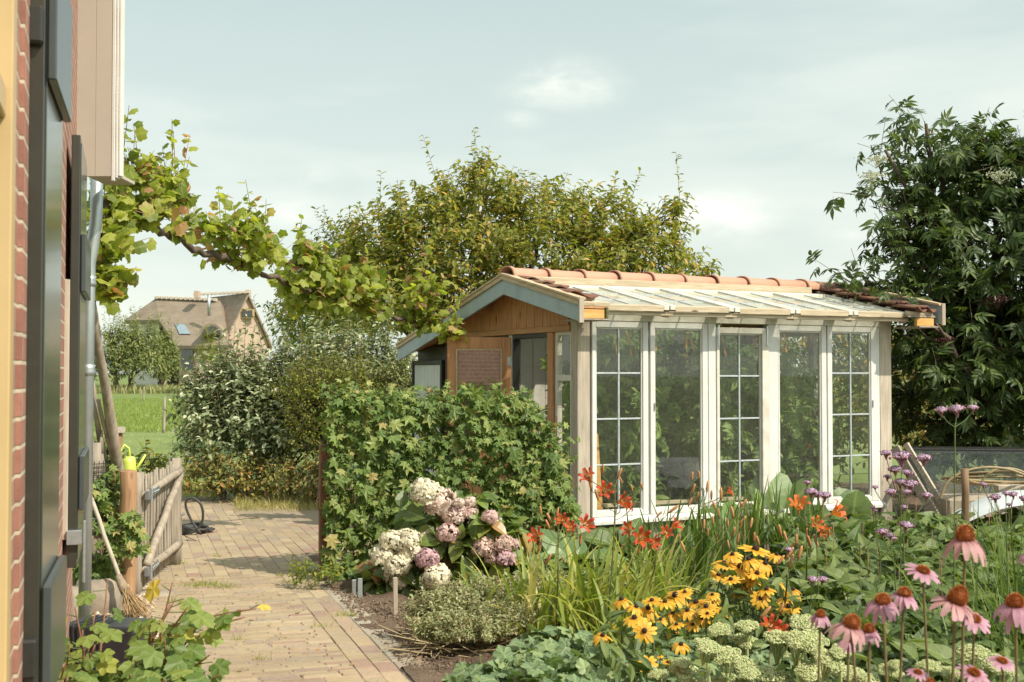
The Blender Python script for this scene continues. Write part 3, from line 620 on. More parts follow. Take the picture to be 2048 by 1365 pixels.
part('eave_bracket', MB().bx(.062, .085, -.39, -.3, zt(-.37) - .166, zt(-.37) - .07), simple('mossy_wood', (.12, .12, .05), .9, .4, 20))
def pantile(x0, y0, wd=.21, ln=.3, back=False, tilt=.03):
    V = []; n = 11; nl = 3
    for j in range(nl):
        y = y0 + ln * j / (nl - 1)
        for k in range(n):
            u = k / (n - 1); h = .028 * math.sin(u * 2 * math.pi * .9 + .4) ; V.append((x0 + u * wd, y, zt(y) - .018 + h + tilt * (1 - j / (nl - 1)) * (1 if not back else -1) + (tilt if back else 0)))
    top = len(V); V += [(a_, b_, c_ - .014) for a_, b_, c_ in V]
    Fl = [];
    for j in range(nl - 1):
        for k in range(n - 1):
            a_ = j * n + k; Fl += [(a_, a_ + 1, a_ + n + 1, a_ + n), (top + a_, top + a_ + n, top + a_ + n + 1, top + a_ + 1)]
    for k in range(n - 1): Fl.append((k, top + k, top + k + 1, k + 1)); a_ = (nl - 1) * n + k; Fl.append((a_, a_ + 1, top + a_ + 1, top + a_))
    for j in range(nl - 1): a_ = j * n; Fl.append((a_, a_ + n, top + a_ + n, top + a_)); a_ += n - 1; Fl.append((a_, top + a_, top + a_ + n, a_ + n))
    return V, Fl
for x0, x1, cols in ((L - .11, L + .19, 2), (-.165, .13, 1)):
    for r_ in range(5):
        if cols == 1 and r_ == 0 : yy = -.3
        for c_ in range(cols):
            yy = -.42 + r_ * .27; w_ = (x1 - x0) / cols
            if cols == 1 and r_ < 1: continue
            V, Fl = pantile(x0 + c_ * w_ + (.015 * random.uniform(-1, 1)), yy + random.uniform(-.02, .02), w_ * 1.02, .31); part('roof_tile', MB().add(V, Fl), M['oldtile'], bevel=0, smooth=True)
mb = MB()
for r_ in range(10):
    for c_ in range(19):
        V, Fl = pantile(-.17 + c_ * .213, YR + .02 + r_ * .275, .215, .31, True, .02); mb.add(V, Fl)
part('back_tiles', mb, M['oldtile'], bevel=0, smooth=True, label='old dark tiles of the rear slope')
# ridge beam and new ridge tiles
part('ridge_beam', MB().bx(-.03, L - .25, YR - .19, YR - .15, zt(YR) - .135, zt(YR) - .025), M['pine'])
part('ridge_beam', MB().bx(-.17, L + .25, YR - .03, YR + .03, zt(YR) - .2, zt(YR) - .095), M['orangewoodx'])
nT = 10; x = -.17; tl = (L + .12 - x) / nT
def ridge_mesh():
    mb = MB(); V = []; n = 13; prof = [(0, .118), (.035, .118), (.045, .108), (.07, .1), (tl + .02, .094)]
    for inner in (0, 1):
        for (xx, r_) in prof:
            for k in range(n):
                a = math.pi * (-.06 + 1.12 * k / (n - 1)); rr = r_ - .014 * inner; V.append((xx, -math.cos(a) * rr * 1.5, math.sin(a) * rr * .85))
    m_ = len(prof) * n; Fl = []
    for j in range(len(prof) - 1):
        for k in range(n - 1):
            a_ = j * n + k; Fl += [(a_, a_ + n, a_ + n + 1, a_ + 1), (m_ + a_, m_ + a_ + 1, m_ + a_ + n + 1, m_ + a_ + n)]
    for k in range(n - 1): Fl.append((k, k + 1, m_ + k + 1, m_ + k)); a_ = (len(prof) - 1) * n + k; Fl.append((a_, m_ + a_, m_ + a_ + 1, a_ + 1))
    return mb.add(V, Fl)
rt = ridge_mesh().build('ridge_tile', M['terra'], gh, smooth=True); rt.location = (x, YR, zt(YR) - .02)
for k in range(1, nT): c_ = rt.copy(); COL.objects.link(c_); c_.parent = gh; c_.location = (x + tl * k, YR + random.uniform(-.006, .006), zt(YR) - .02 + random.uniform(-.005, .005)); c_.rotation_euler = (random.uniform(-.03, .03), random.uniform(-.012, .012), random.uniform(-.012, .012))
# glazed front slope: five old windows laid flat
ye, yt_ = -.3, YR - .2; zg = lambda y: zt(y) - .088
n5 = 5; xa, xb = .07, L - .06; wd = (xb - xa) / n5
def slab(mb, x0, x1, y0, y1, d0, d1): mb.prism([(y0, zg(y0) + d0), (y1, zg(y1) + d0), (y1, zg(y1) + d1), (y0, zg(y0) + d1)], x0, x1, 0)
for k in range(n5):
    x0 = xa + k * wd + .004; x1 = x0 + wd - .012; mb = MB(); dz = random.uniform(-.006, .006)
    slab(mb, x0, x0 + .055, ye, yt_, dz, dz + .042); slab(mb, x1 - .055, x1, ye, yt_, dz, dz + .042); slab(mb, x0 + .055, x1 - .055, yt_ - .06, yt_, dz + .001, dz + .04); 
    fr = part('roof_window', mb, M['white_worn'], bevel=.004)
    mb = MB(); slab(mb, x0 + .0552, x1 - .0552, ye + .002, ye + .07, dz - .012, dz + .035); part('bottom_rail', mb, M['pine'], fr, bevel=.002)
    z0, z1 = zg(ye + .07) + .02, zg(yt_ - .06) + .02
    part('roof_pane', MB().add([(x0 + .055, ye + .07, z0), (x1 - .055, ye + .07, z0), (x1 - .055, yt_ - .06, z1), (x0 + .055, yt_ - .06, z1)], [(0, 1, 2, 3)]), M['roofglass'], fr, bevel=0)
    mb = MB(); xm = (x0 + x1) / 2; slab(mb, xm - .006, xm + .006, ye + .07, yt_ - .06, .021, .028)
    for t in (.33, .66): yy = ye + (yt_ - ye) * t; slab(mb, x0 + .055, xm - .0062, yy - .006, yy + .006, .0205, .0275); slab(mb, xm + .0062, x1 - .055, yy - .006, yy + .006, .0205, .0275)
    part('lead_bars', mb, M['lead'], fr, bevel=0)
for k in range(n5 + 1):
    x0 = xa + k * wd - .03
    mb = MB(); slab(mb, x0, x0 + .06, ye + .06, yt_, -.075, -.014); part('rafter', mb, M['pine'])
part('eave_lath', MB().prism([(ye + .03, zg(ye) - .05), (ye + .09, zg(ye) - .045), (ye + .09, zg(ye) - .016), (ye + .03, zg(ye) - .018)], xa - .02, xb + .02, 0), M['pine'])
# back and right-hand walls, floor, bench
M['innerwhite'] = simple('inner_white_board', (.78, .76, .68), .6, .1, 5)
mb = MB(); x = .1; k = 0
while x < 2.2: mb.bx(x, x + .135, 1.6 + .002 * (k % 2), 1.63, .0, 2.3); x += .14; k += 1
part('back_wall', mb, M['innerwhite'])
mb = MB(); z = 0
while z < 1.05: mb.bx(2.25, L - .126, 2.3, 2.325, z, z + .145); z += .15
part('back_boards', mb, woodmat('beige_board', (.4, .31, .2), (.56, .45, .31), 'x'))
bw = part('back_window', ring(MB(), 2.25, L - .126, 1.08, 2.08, .05, .05, .05, .05, 2.29, 2.33).bx(2.86, 2.91, 2.291, 2.329, 1.13, 2.03), M['white'])
part('pane', MB().add([(2.3, 2.31, 1.13), (L - .17, 2.31, 1.13), (L - .17, 2.31, 2.03), (2.3, 2.31, 2.03)], [(0, 1, 2, 3)]), M['glass'], bw, bevel=0)
sx = part('end_window', ringy(MB(), .128, 1.15, .35, 2.06, .05, L - .06, L - .01), M['white']); part('pane', MB().add([(L - .035, .178, .4), (L - .035, 1.1, .4), (L - .035, 1.1, 2.01), (L - .035, .178, 2.01)], [(0, 1, 2, 3)]), M['glass'], sx, bevel=0)
sx = part('end_window', ringy(MB(), 1.16, 2.198, .35, 2.06, .05, L - .06, L - .01), M['white']); part('pane', MB().add([(L - .035, 1.21, .4), (L - .035, 2.148, .4), (L - .035, 2.148, 2.01), (L - .035, 1.21, 2.01)], [(0, 1, 2, 3)]), M['glass'], sx, bevel=0)
part('end_plinth', MB().bx(L - .07, L, .127, 2.198, 0, .348), M['plinth'])
part('glazing_ledge', MB().bx(.35, L - .2, .13, .2, .41, .44), M['pine'])
tag(MB().prism([(.1, .1), (L - .1, .1), (L - .1, 2.28), (.1, 2.28)], 0.05, .06, 2).build('greenhouse_floor', M['soil'], gh))
# ------------------------------------------------------------ brick house on the left
m, nt, b = mat('house_brick'); tc = nt.nodes.new('ShaderNodeTexCoord'); sp = nt.nodes.new('ShaderNodeSeparateXYZ'); cb = nt.nodes.new('ShaderNodeCombineXYZ')
nt.links.new(tc.outputs['Object'], sp.inputs[0]); nt.links.new(sp.outputs[0], cb.inputs[0]); nt.links.new(sp.outputs[2], cb.inputs[1])
br = nt.nodes.new('ShaderNodeTexBrick'); nt.links.new(cb.outputs[0], br.inputs[0]); br.inputs['Scale'].default_value = 1; br.inputs['Brick Width'].default_value = .22; br.inputs['Row Height'].default_value = .0625
br.inputs['Mortar Size'].default_value = .0055; br.inputs['Mortar Smooth'].default_value = .3; br.inputs['Color1'].default_value = (.34, .16, .115, 1); br.inputs['Color2'].default_value = (.25, .11, .08, 1); br.inputs['Mortar'].default_value = (.5, .43, .33, 1); br.inputs['Bias'].default_value = -.1
n1 = noise(nt, 18, 7, .7); c = mixc(nt, .6, br.outputs[0], ramp(nt, n1, [(.3, (.65, .63, .6)), (.7, (1.3, 1.28, 1.25))]), 'MULTIPLY'); nt.links.new(c, b.inputs['Base Color']); b.inputs['Roughness'].default_value = .9
iv = nt.nodes.new('ShaderNodeMath'); iv.operation = 'SUBTRACT'; iv.inputs[0].default_value = 1; nt.links.new(br.outputs['Fac'], iv.inputs[1])
ad = nt.nodes.new('ShaderNodeMath'); ad.operation = 'MULTIPLY_ADD'; nt.links.new(n1, ad.inputs[0]); ad.inputs[1].default_value = .3; nt.links.new(iv.outputs[0], ad.inputs[2]); bump(nt, b, ad.outputs[0], .9, .012); M['housebrick'] = m
wa = math.atan2(1, -.33); YE = 6.35
hs = empty('brick_house', (WX(YE), YE, 0), wa - math.pi, 'red brick house at the left edge with black-green shutters and a beige boarded eave', 'house')
# local: x runs from the far corner towards the camera, y to the right (out of the wall)?  check sign below
hx = Vector((math.cos(wa - math.pi), math.sin(wa - math.pi), 0)); hy = Vector((-hx.y, hx.x, 0))   # hx towards camera, hy outwards
def lx(Y): return (YE - Y) / abs(hx.y)
SG = 1 if hy.x > 0 else -1
def hpart(name, mb, mt, par=hs, bevel=.003, smooth=False, label=None): o = mb.build(name, mt, par, bevel=bevel, smooth=smooth); tag(o, label); return o
def hb(x0, x1, y0, y1, z0, z1, mb=None): return (mb or MB()).bx(x0, x1, min(SG * y0, SG * y1), max(SG * y0, SG * y1), z0, z1)
hpart('wall', hb(0, lx(2.42), -.3, 0, 0, 5), M['housebrick'], bevel=0)
hpart('wall', hb(lx(1.3), lx(-3), -.3, 0, 0, 5), M['housebrick'], bevel=0)
hpart('wall', hb(lx(2.42), lx(1.3), -.3, -.001, 0, .75), M['housebrick'], bevel=0); hpart('wall', hb(lx(2.42), lx(1.3), -.3, -.001, 2.75, 5), M['housebrick'], bevel=0)
hpart('wall', MB().bx(.0, .3, *sorted((-SG * .3, -SG * 6)), 0, 3.2), M['housebrick'], bevel=0)
hpart('brick_reveal', hb(lx(2.8), lx(2.65), -.01, .009, 0, 5), M['housebrick'], bevel=0)
M['yellowp'] = simple('cream_yellow_paint', (.5, .35, .17), .45, .06, 5)
x0, x1 = lx(2.415), lx(1.32)
wf = hpart('window', hb(x0, x0 + .09, -.12, .012, .76, 2.74).bx(x1 - .09, x1, *sorted((-SG * .12, SG * .012)), .76, 2.74), M['yellowp'], label='cream yellow window frame at the left picture edge')
hb(x0 + .09, x1 - .09, -.118, .01, .76, .85, mb := MB()); hb(x0 + .09, x1 - .09, -.118, .01, 2.65, 2.74, mb); hb(x0 + .09, x1 - .09, -.1, 0, 2.1, 2.16, mb); hb((x0 + x1) / 2 - .03, (x0 + x1) / 2 + .03, -.101, -.001, .85, 2.1, mb); hpart('window_rail', mb, M['yellowp'], wf)
y_ = -SG * .06; hpart('window_pane', MB().add([(x0 + .09, y_, .85), (x1 - .09, y_, .85), (x1 - .09, y_, 2.65), (x0 + .09, y_, 2.65)], [(0, 1, 2, 3)]), glassmat('house_glass', .03), wf, bevel=0)
# white window seen mirrored in the greenhouse door, further along the wall
M['shutter'] = simple('dark_gloss_paint', (.035, .036, .028), .22, .15, 4, spec=.7, bmp=.05, dirt=(.05, .048, .03))
M['shutterface'] = simple('shutter_gloss_face', (.06, .066, .055), .16, .1, 3, spec=1, bmp=.03)
M['ledger'] = simple('grey_gloss_ledger', (.05, .06, .06), .3, .12, 5, spec=.7)
def shutter(px_near, Yn, Yf, z0, z1, led, lab, pxf=None):
    a = Vector(((px_near - 1024) / F * Yn, Yn, 0)); v = Vector((-.244, .97, 0)).normalized() if pxf is None else (Vector(((pxf - 1024) / F * Yf, Yf, 0)) - a).normalized()
    n = Vector((v.y, -v.x, 0)); Lh = (Yf - Yn) / v.y
    # local frame of the shutter: x along v, y inwards (-n)
    o = MB().bx(0, Lh, .0, .036, z0, z1).build('shutter', M['shutter'], hs, bevel=.003); tag(o, lab)
    Mw = Matrix.Translation(a) @ Matrix(((v.x, -n.x, 0, 0), (v.y, -n.y, 0, 0), (0, 0, 1, 0), (0, 0, 0, 1)))
    hinv = (Matrix.Translation((WX(YE), YE, 0)) @ Matrix.Rotation(wa - math.pi, 4, 'Z')).inverted(); o.matrix_local = hinv @ Mw
    MB().bx(.03, Lh - .004, -.004, .0, z0 + .03, z1 - .03).build('shutter_panel', M['shutterface'], o, bevel=.001)
    for (za, zb, xs) in led:
        l = MB().bx(xs, Lh - .004, -.026, -.0045, za, zb).build('ledger', M['ledger'], o, bevel=.004)
    return o
s1 = shutter(83, 2.82, 3.33, .7, 2.9, [(2.3, 2.62, .015), (.82, 1.1, .015)], 'near black-green gloss shutter opened along the brick wall', 118)
for zz in (2.42, .94): MB().bx(-.03, .02, .002, .055, zz - .045, zz + .045).tube([(-.02, .05, zz - .07), (-.02, .05, zz + .07)], .016, 10).build('hinge', M['blackp'], s1, bevel=.006)
s2 = shutter(157, 5.1, 5.75, .78, 2.62, [(1.95, 2.2, .02), (1.02, 1.25, .02)], 'far black-green shutter near the house corner', 169)
MB().bx(-.03, .02, -.02, .04, .88, .94).tube([(-.02, -.03, .72), (-.02, -.03, .98)], .008, 6).build('shutter_stay', M['steel'], s2, bevel=.002)
MB().bx(-.012, .018, .0365, .08, .9, 2.0).build('window_jamb', M['pinev'], s2, bevel=.002)
# boarded eave box
M['beige'] = simple('beige_board_paint', (.44, .39, .32), .6, .05, 3, bmp=.08)
ye_ = 6.32; k1 = (ye_ / F)
ex = lambda px: (px - 1024) / F * ye_
eb = empty('x', (0, 0, 0)); bpy.data.objects.remove(eb)
hinv = (Matrix.Translation((WX(YE), YE, 0)) @ Matrix.Rotation(wa - math.pi, 4, 'Z')).inverted()
def wpart(name, mb, mt, par=None, **k):   # geometry given in world coordinates, parented to the house
    o = mb.build(name, mt, par or hs, bevel=k.get('bevel', .003), smooth=k.get('smooth', False))
    o.matrix_local = hinv if par is None else Matrix.Identity(4); tag(o, k.get('label')); return o
mb = MB(); xs = [ex(148), ex(187), ex(219)]
for a_, b_ in zip(xs[:-1], xs[1:]): mb.bx(a_, b_ - .0015, ye_, ye_ + .02, 2.645, 5.2)
ebx = wpart('eave_box', mb, M['beige'], label='beige boarded box end of the eave', bevel=0)
wpart('eave_soffit', MB().bx(ex(156), ex(219), ye_ + .022, ye_ + .4, 2.66, 2.68), M['beige'], ebx)
mb = MB(); mb.bx(ex(219), ex(226), ye_ - .002, ye_ + .03, 2.62, 5.2); mb.bx(ex(226) + .001, ex(232), ye_ - .001, ye_ + .04, 2.635, 5.2); mb.bx(ex(232) + .001, ex(238), ye_ - .0, ye_ + .05, 2.645, 5.2)
wpart('eave_moulding', mb, M['white'], ebx)
# zinc downpipe
dx = lambda px, Y: (px - 1024) / F * Y
YP = 6.75; q = [(dx(190, YP), YP, 2.75), (dx(190, YP), YP, 2.5), (dx(189, YP), YP, 2.45), (dx(182, YP), YP, 2.3), (dx(177, YP), YP, 2.22), (dx(176.5, YP), YP, 2.1), (dx(174, YP), YP, .15)]
dp = wpart('downpipe', MB().tube(q, .034, 16), M['zinc'], bevel=0, smooth=True, label='zinc downpipe with a swan neck')
for zz in (2.12, 1.62): wpart('pipe_collar', MB().tube([(dx(176, YP), YP, zz - .03), (dx(176, YP), YP, zz - .01), (dx(176, YP), YP, zz + .01), (dx(176, YP), YP, zz + .03)], [.037, .042, .037, .042], 16), M['zinc'], dp, bevel=0, smooth=True)
wpart('wall_board', MB().bx(dx(160, 6.4), dx(172, 6.4), 6.37, 6.39, 1.9, 2.64), M['beige'])
# ------------------------------------------------------------ foliage materials
M['lplum'] = leafmat('plum_leaf', [(0, (.06, .075, .012)), (.35, (.11, .12, .02)), (.75, (.16, .165, .03)), (.92, (.25, .2, .05)), (1, (.34, .2, .07))], .5, .45, .2, gain=1.3)
M['ldark'] = leafmat('dark_tree_leaf', [(0, (.04, .06, .015)), (.5, (.075, .1, .022)), (.9, (.14, .14, .03)), (1, (.26, .18, .05))], .5, .35, 0, gain=1.3)
M['lsilver'] = leafmat('silver_leaf', [(0, (.06, .08, .035)), (.45, (.1, .125, .06)), (.8, (.2, .22, .13)), (1, (.42, .42, .3))], .4, .2, .2, spec=.5, gain=1.25)
M['lyellow'] = leafmat('yellowgreen_leaf', [(0, (.08, .12, .015)), (.5, (.15, .18, .02)), (1, (.26, .25, .04))], .5, .4, 0)
M['lbrown'] = leafmat('bronze_leaf', [(0, (.09, .1, .02)), (.5, (.17, .17, .04)), (.8, (.28, .22, .07)), (1, (.3, .14, .05))], .5, .3, .2)
M['lwillow'] = leafmat('willow_leaf', [(0, (.10, .13, .04)), (.5, (.15, .18, .06)), (1, (.24, .24, .1))], .6, .3, 0)
M['lelder'] = leafmat('elder_leaf', [(0, (.025, .045, .012)), (.6, (.045, .075, .018)), (1, (.1, .14, .035))], .45, .3, .15, gain=.95)
M['lvine'] = leafmat('vine_leaf', [(0, (.1, .14, .02)), (.5, (.2, .235, .03)), (.9, (.3, .31, .06)), (.94, (.32, .2, .1)), (1, (.24, .1, .06))], .5, .5, .3, brown=(.25, .11, .05))
M['livy'] = leafmat('ivy_leaf', [(0, (.05, .09, .02)), (.4, (.08, .13, .03)), (.8, (.14, .185, .045)), (.95, (.22, .24, .08)), (1, (.28, .2, .08))], .5, .3, .25, spec=.35)
M['ltomato'] = leafmat('tomato_leaf', [(0, (.07, .12, .03)), (.6, (.12, .19, .05)), (1, (.2, .27, .08))], .5, .35, .2, gain=.95)
M['lhydr'] = leafmat('hydrangea_leaf', [(0, (.05, .085, .015)), (.55, (.1, .15, .03)), (.85, (.17, .2, .04)), (1, (.3, .13, .06))], .38, .3, .4, spec=.6)
M['lhosta'] = leafmat('broad_blue_leaf', [(0, (.07, .12, .05)), (.6, (.12, .18, .07)), (1, (.18, .24, .08))], .4, .25, .35, spec=.6)
M['lcurrant'] = leafmat('currant_leaf', [(0, (.07, .12, .025)), (.6, (.13, .18, .04)), (.93, (.2, .235, .055)), (.98, (.4, .34, .06)), (1, (.5, .36, .08))], .5, .4, .18)
M['lsanto'] = leafmat('grey_green_leaf', [(0, (.13, .15, .07)), (.5, (.22, .24, .12)), (.85, (.3, .3, .17)), (1, (.36, .3, .2))], .7, .25, 0)
M['lbed'] = leafmat('bed_leaf', [(0, (.045, .08, .02)), (.5, (.085, .13, .035)), (1, (.15, .19, .055))], .5, .28, .3, spec=.4, gain=.85)
M['lblue'] = leafmat('blue_green_leaf', [(0, (.08, .125, .06)), (.6, (.12, .18, .085)), (1, (.18, .23, .1))], .5, .25, .3)
M['twig'] = simple('twig_bark', (.13, .09, .055), .8, .3, 20)
def blobs(lst, depth=.9, dy=0):
    """(px, py, rx px, rz px, Y) -> centres and radii in metres"""
    o = []
    for (px, py, rx, rz, Y) in lst: o.append((P(px, py, Y), (rx * Y / F, rx * Y / F * depth, rz * Y / F)))
    return o
def tree(name, label, cat, bl, base, leaf, dens, Ls, nleaf, size, tmpl, trunk_r, fork, group=None, spires=0, depth=.9, bark='bark', leafname='crown', **kw):
    t = empty(name, base, 0, label, cat, group); B = blobs(bl, depth); off = Vector(base)
    mb, tw = MB(), MB(); crown([(Vector(c) - off, r) for c, r in B], dens, Ls, nleaf, size, tmpl, mb, tw, spires=spires, **kw)
    mb.build(leafname, M[leaf], t); tw.build('twigs', M['twig'], t)
    if trunk_r:
        tk = MB(); fk = Vector(fork) - off; limb(tk, (0, 0, -.05), fk, trunk_r, trunk_r * .7, wob=.15)
        tk.build('trunk', M[bark], t, smooth=True); lm = MB()
        for c, r in B: c = Vector(c) - off; pts = limb(lm, fk, c, trunk_r * .45, trunk_r * .12, wob=.25, sides=6); limb(lm, pts[-3], c + Vector((random.uniform(-1, 1) * r[0], random.uniform(-1, 1) * r[1], .8 * r[2])), trunk_r * .16, .006, sides=5)
        lm.build('limbs', M[bark], t, smooth=True)
    return t
# plum tree behind the greenhouse
tree('plum_tree', 'broad olive and yellow leaved fruit tree rising behind the greenhouse roof', 'tree',
     [(960, 405, 100, 60, 18), (840, 440, 85, 55, 17.6), (1090, 425, 95, 55, 18.2), (1210, 455, 90, 55, 18), (1310, 500, 60, 50, 17.8), (750, 500, 70, 60, 18), (900, 510, 140, 75, 17.5), (1080, 510, 140, 70, 17.6), (1250, 535, 110, 45, 17.6), (820, 600, 120, 80, 17.2), (965, 352, 30, 28, 18), (1380, 545, 40, 25, 18), (1350, 430, 25, 30, 18), (700, 590, 80, 60, 18), (1000, 620, 200, 60, 18)],
     (-.6, 18, 0), 'lplum', 80, .34, 11, .105, T_plum, .13, (-.55, 18, 1.5), spires=.8, up=.7, droop=.25)
tree('slender_shrub_tree', 'loose grey-green tree left of the fruit tree with airy top shoots', 'tree',
     [(650, 575, 75, 60, 25), (600, 640, 50, 45, 24), (690, 500, 45, 40, 25), (660, 660, 90, 55, 23), (575, 580, 18, 28, 25), (740, 620, 80, 70, 24)],
     (-4.0, 24.5, 0), 'ldark', 48, .5, 10, .12, T_plum, .12, (-4, 24.5, 1.4), spires=3, up=.6, droop=.2)
# silver bush and companions by the patio
def bush(name, label, bl, base, leaf, dens, Ls, nleaf, size, tmpl, cat='shrub', group=None, spires=0, **kw):
    return tree(name, label, cat, bl, base, leaf, dens, Ls, nleaf, size, tmpl, .035, Vector(base) + Vector((0, 0, .35)), group, spires, leafname='foliage', **kw)
bush('silver_bush', 'large silvery green bush at the far end of the brick path', [(425, 815, 62, 85, 15.6), (500, 800, 85, 85, 15.6), (590, 780, 100, 85, 15.8), (690, 750, 90, 70, 15.8), (770, 735, 60, 50, 15.8), (480, 870, 110, 80, 15.4), (600, 860, 110, 90, 15.5), (690, 830, 90, 90, 15.5)],
     (-2.9, 15.7, 0), 'lsilver', 150, .3, 9, .085, T_oval, spires=7, up=.75, droop=.2)
bush('privet_bush', 'fine leaved yellow-green bush growing in front of the silvery one', [(640, 770, 80, 60, 14.9), (650, 850, 75, 80, 14.8), (700, 800, 60, 70, 14.8)], (-2.3, 14.8, 0), 'lyellow', 220, .25, 11, .04, T_small, spires=6, up=.8)
bush('bronze_shrub', 'low bronze-green shrub beside the end of the path, left one', [(400, 955, 45, 42, 14.9), (470, 960, 60, 45, 14.9), (540, 965, 60, 42, 14.9)], (-3.6, 15, 0), 'lbrown', 150, .2, 8, .07, T_oval, up=.6)
bush('bronze_shrub', 'low bronze-green shrub near the ivy screen, right one', [(590, 960, 50, 40, 14.5), (650, 950, 40, 50, 14.3)], (-2.4, 14.5, 0), 'lbrown', 150, .2, 8, .06, T_oval, up=.6)
bush('laurel_shoot', 'small dark leafy shrub showing above the picket gate', [(295, 925, 32, 22, 12), (275, 935, 25, 16, 12)], (-3.7, 12, 0), 'ldark', 120, .2, 7, .1, T_oval, up=.9)
bush('green_shrub', 'feathery green shrub between the silvery bush and the grey gable end', [(770, 780, 60, 45, 15), (800, 770, 50, 50, 15)], (-1.5, 15, 0), 'lwillow', 180, .25, 10, .06, T_lance, up=.6)
for (nm, lab, bl, base, lf) in (
    ('garden_shrub', 'sunlit yellow-green shrub seen through the left greenhouse panes', [(1260, 720, 120, 100, 16.5), (1380, 760, 120, 120, 16.5)], (1.9, 16.5, 0), 'lyellow'),
    ('garden_shrub', 'green shrub seen through the right greenhouse panes', [(1520, 740, 110, 90, 16.5), (1640, 720, 110, 100, 17), (1730, 740, 90, 120, 17), (1560, 860, 120, 80, 16), (1700, 870, 100, 75, 16)], (4.3, 16.8, 0), 'ldark'),
    ('garden_shrub', 'yellowing shrub in the sun between the corner post and the dark elder', [(1810, 760, 55, 120, 15.6), (1800, 870, 70, 60, 15.2), (1900, 850, 80, 60, 15.5)], (5.2, 15.5, 0), 'lbrown')):
    bush(nm, lab, bl, base, lf, 45, .4, 9, .11, T_oval, group=None, up=.5)
# elder at the right
tree('elder_tree', 'big dark elder with drooping divided leaves at the right edge', 'tree',
     [(1880, 315, 80, 70, 13), (1835, 370, 50, 50, 13), (1770, 300, 42, 15, 12.8), (1768, 398, 42, 14, 12.8), (1790, 475, 46, 15, 12.8), (1700, 552, 40, 10, 12.8), (1760, 592, 40, 10, 12.2), (1810, 612, 38, 10, 12.0), (1852, 248, 45, 15, 13), (1950, 890, 90, 35, 13.2), (2040, 885, 80, 40, 12.8), (1850, 845, 60, 50, 13.4), (1880, 690, 70, 55, 12.5), (1840, 640, 50, 25, 12.6), (1930, 740, 80, 60, 12.4), (1970, 380, 110, 110, 13.2), (1830, 470, 70, 60, 12.9), (1900, 520, 110, 90, 13), (1790, 560, 65, 30, 12.8), (1725, 552, 38, 16, 12.8), (1960, 640, 130, 120, 13), (1880, 740, 90, 100, 13.2), (1970, 800, 110, 70, 12.8), (2060, 780, 110, 110, 13), (2100, 400, 120, 160, 13), (2110, 620, 140, 160, 12.6), (2230, 500, 150, 240, 12.4), (2060, 280, 60, 45, 13)],
     (5.6, 13.4, 0), 'lelder', 27, .5, 6, .24, T_elder, .13, (5.5, 13.3, 1.1), up=.35, droop=.55, spread=1.0, rsz=.25, depth=1.0)
M['umbel'] = simple('green_white_umbel', (.45, .47, .3), .8, .2, 30); M['berries'] = simple('red_elder_stalks', (.1, .035, .025), .6, .4, 30)
eld = bpy.data.objects['elder_tree']
for i, (px, py, r, mt) in enumerate(((1752, 318, 24, 'umbel'), (1742, 352, 22, 'umbel'), (2000, 350, 26, 'umbel'), (1995, 600, 26, 'berries'), (1890, 680, 18, 'berries'), (1985, 700, 20, 'berries'))):
    c = P(px, py, 12.25) - Vector((5.6, 13.4, 0)); n = 130; a = rnd(n) * np.array([r, r, r * .28]) * 12.3 / F * .55 + np.array(c); mb = MB(); mb.inst(T_octa, frames(rnd(n), rnd(n), np.full(n, .009)), a)
    n2 = 14; b0 = np.tile(np.array(c) + [0, 0, -.1], (n2, 1)); dd = a[:n2] - b0; mb.inst(T_twig, frames(dd, rnd(n2), np.stack([np.full(n2, .002), np.linalg.norm(dd, axis=1), np.full(n2, .002)], -1)), b0)
    mb.build('flower_umbel' if mt == 'umbel' else 'berry_cluster', M[mt], eld)
# willows, fence posts and far thatched house
for i, (lab, bl, bx_, Yt) in enumerate((('round pale willow at the left of the far row', [(222, 705, 42, 45, 100), (215, 735, 38, 28, 100), (245, 690, 32, 34, 100)], 232, 100),
        ('round pale willow in the middle of the far row', [(285, 695, 36, 42, 101), (290, 735, 42, 28, 100), (270, 715, 30, 30, 100)], 262, 101), ('smaller willow nearest the house', [(328, 705, 22, 40, 102), (335, 738, 20, 26, 102)], 322, 102))):
    tree('willow_tree', lab, 'tree', bl, ((bx_ - 1024) / F * Yt, Yt, 0), 'lwillow', 11, .9, 9, .3, T_lance, .28, ((bx_ - 1024) / F * Yt, Yt, 1.4), 'far pollard willows in front of the thatched house', spires=3, depth=.8, up=.7)
tree('birch_sapling', 'thin pale sapling before the round dormer of the thatched house', 'tree', [(412, 705, 16, 28, 96), (425, 725, 18, 22, 96)], ((415 - 1024) / F * 96, 96, 0), 'lyellow', 7, .8, 8, .25, T_lance, .1, ((415 - 1024) / F * 96, 96, 1.2), spires=4, up=.9)
for (px, py, h, lab) in ((327, 866, .95, 'nearer thin fence post in the meadow'), (287, 803, .85, 'farther thin fence post in the meadow')):
    g_ = G(px, py); mb = MB(); limb(mb, (0, 0, -.1), (.03, 0, h), .045, .038, 4, .02); o = mb.build('fence_post', M['greywood'], smooth=True); o.location = g_; tag(o, lab, 'fence post', 'thin posts standing in the meadow')
th = empty('thatched_house', P(390, 770, 128) * 1, 0, 'distant brick house with a thatched roof, eyebrow dormer and steel flue', 'house'); th.location.z = 0; TL = Vector(th.location)
def Q(px, py, Y): return tuple(P(px, py, Y) - TL)
M['thatch'] = simple('thatch', (.24, .19, .14), .95, .22, .5, bmp=.6, sc=(1, 1, 2.5), bdist=.1); M['farbrick'] = simple('far_tan_brick', (.44, .33, .25), .9, .12, 2); M['farwhite'] = simple('far_white_wall', (.6, .57, .5), .8, .08, 1)
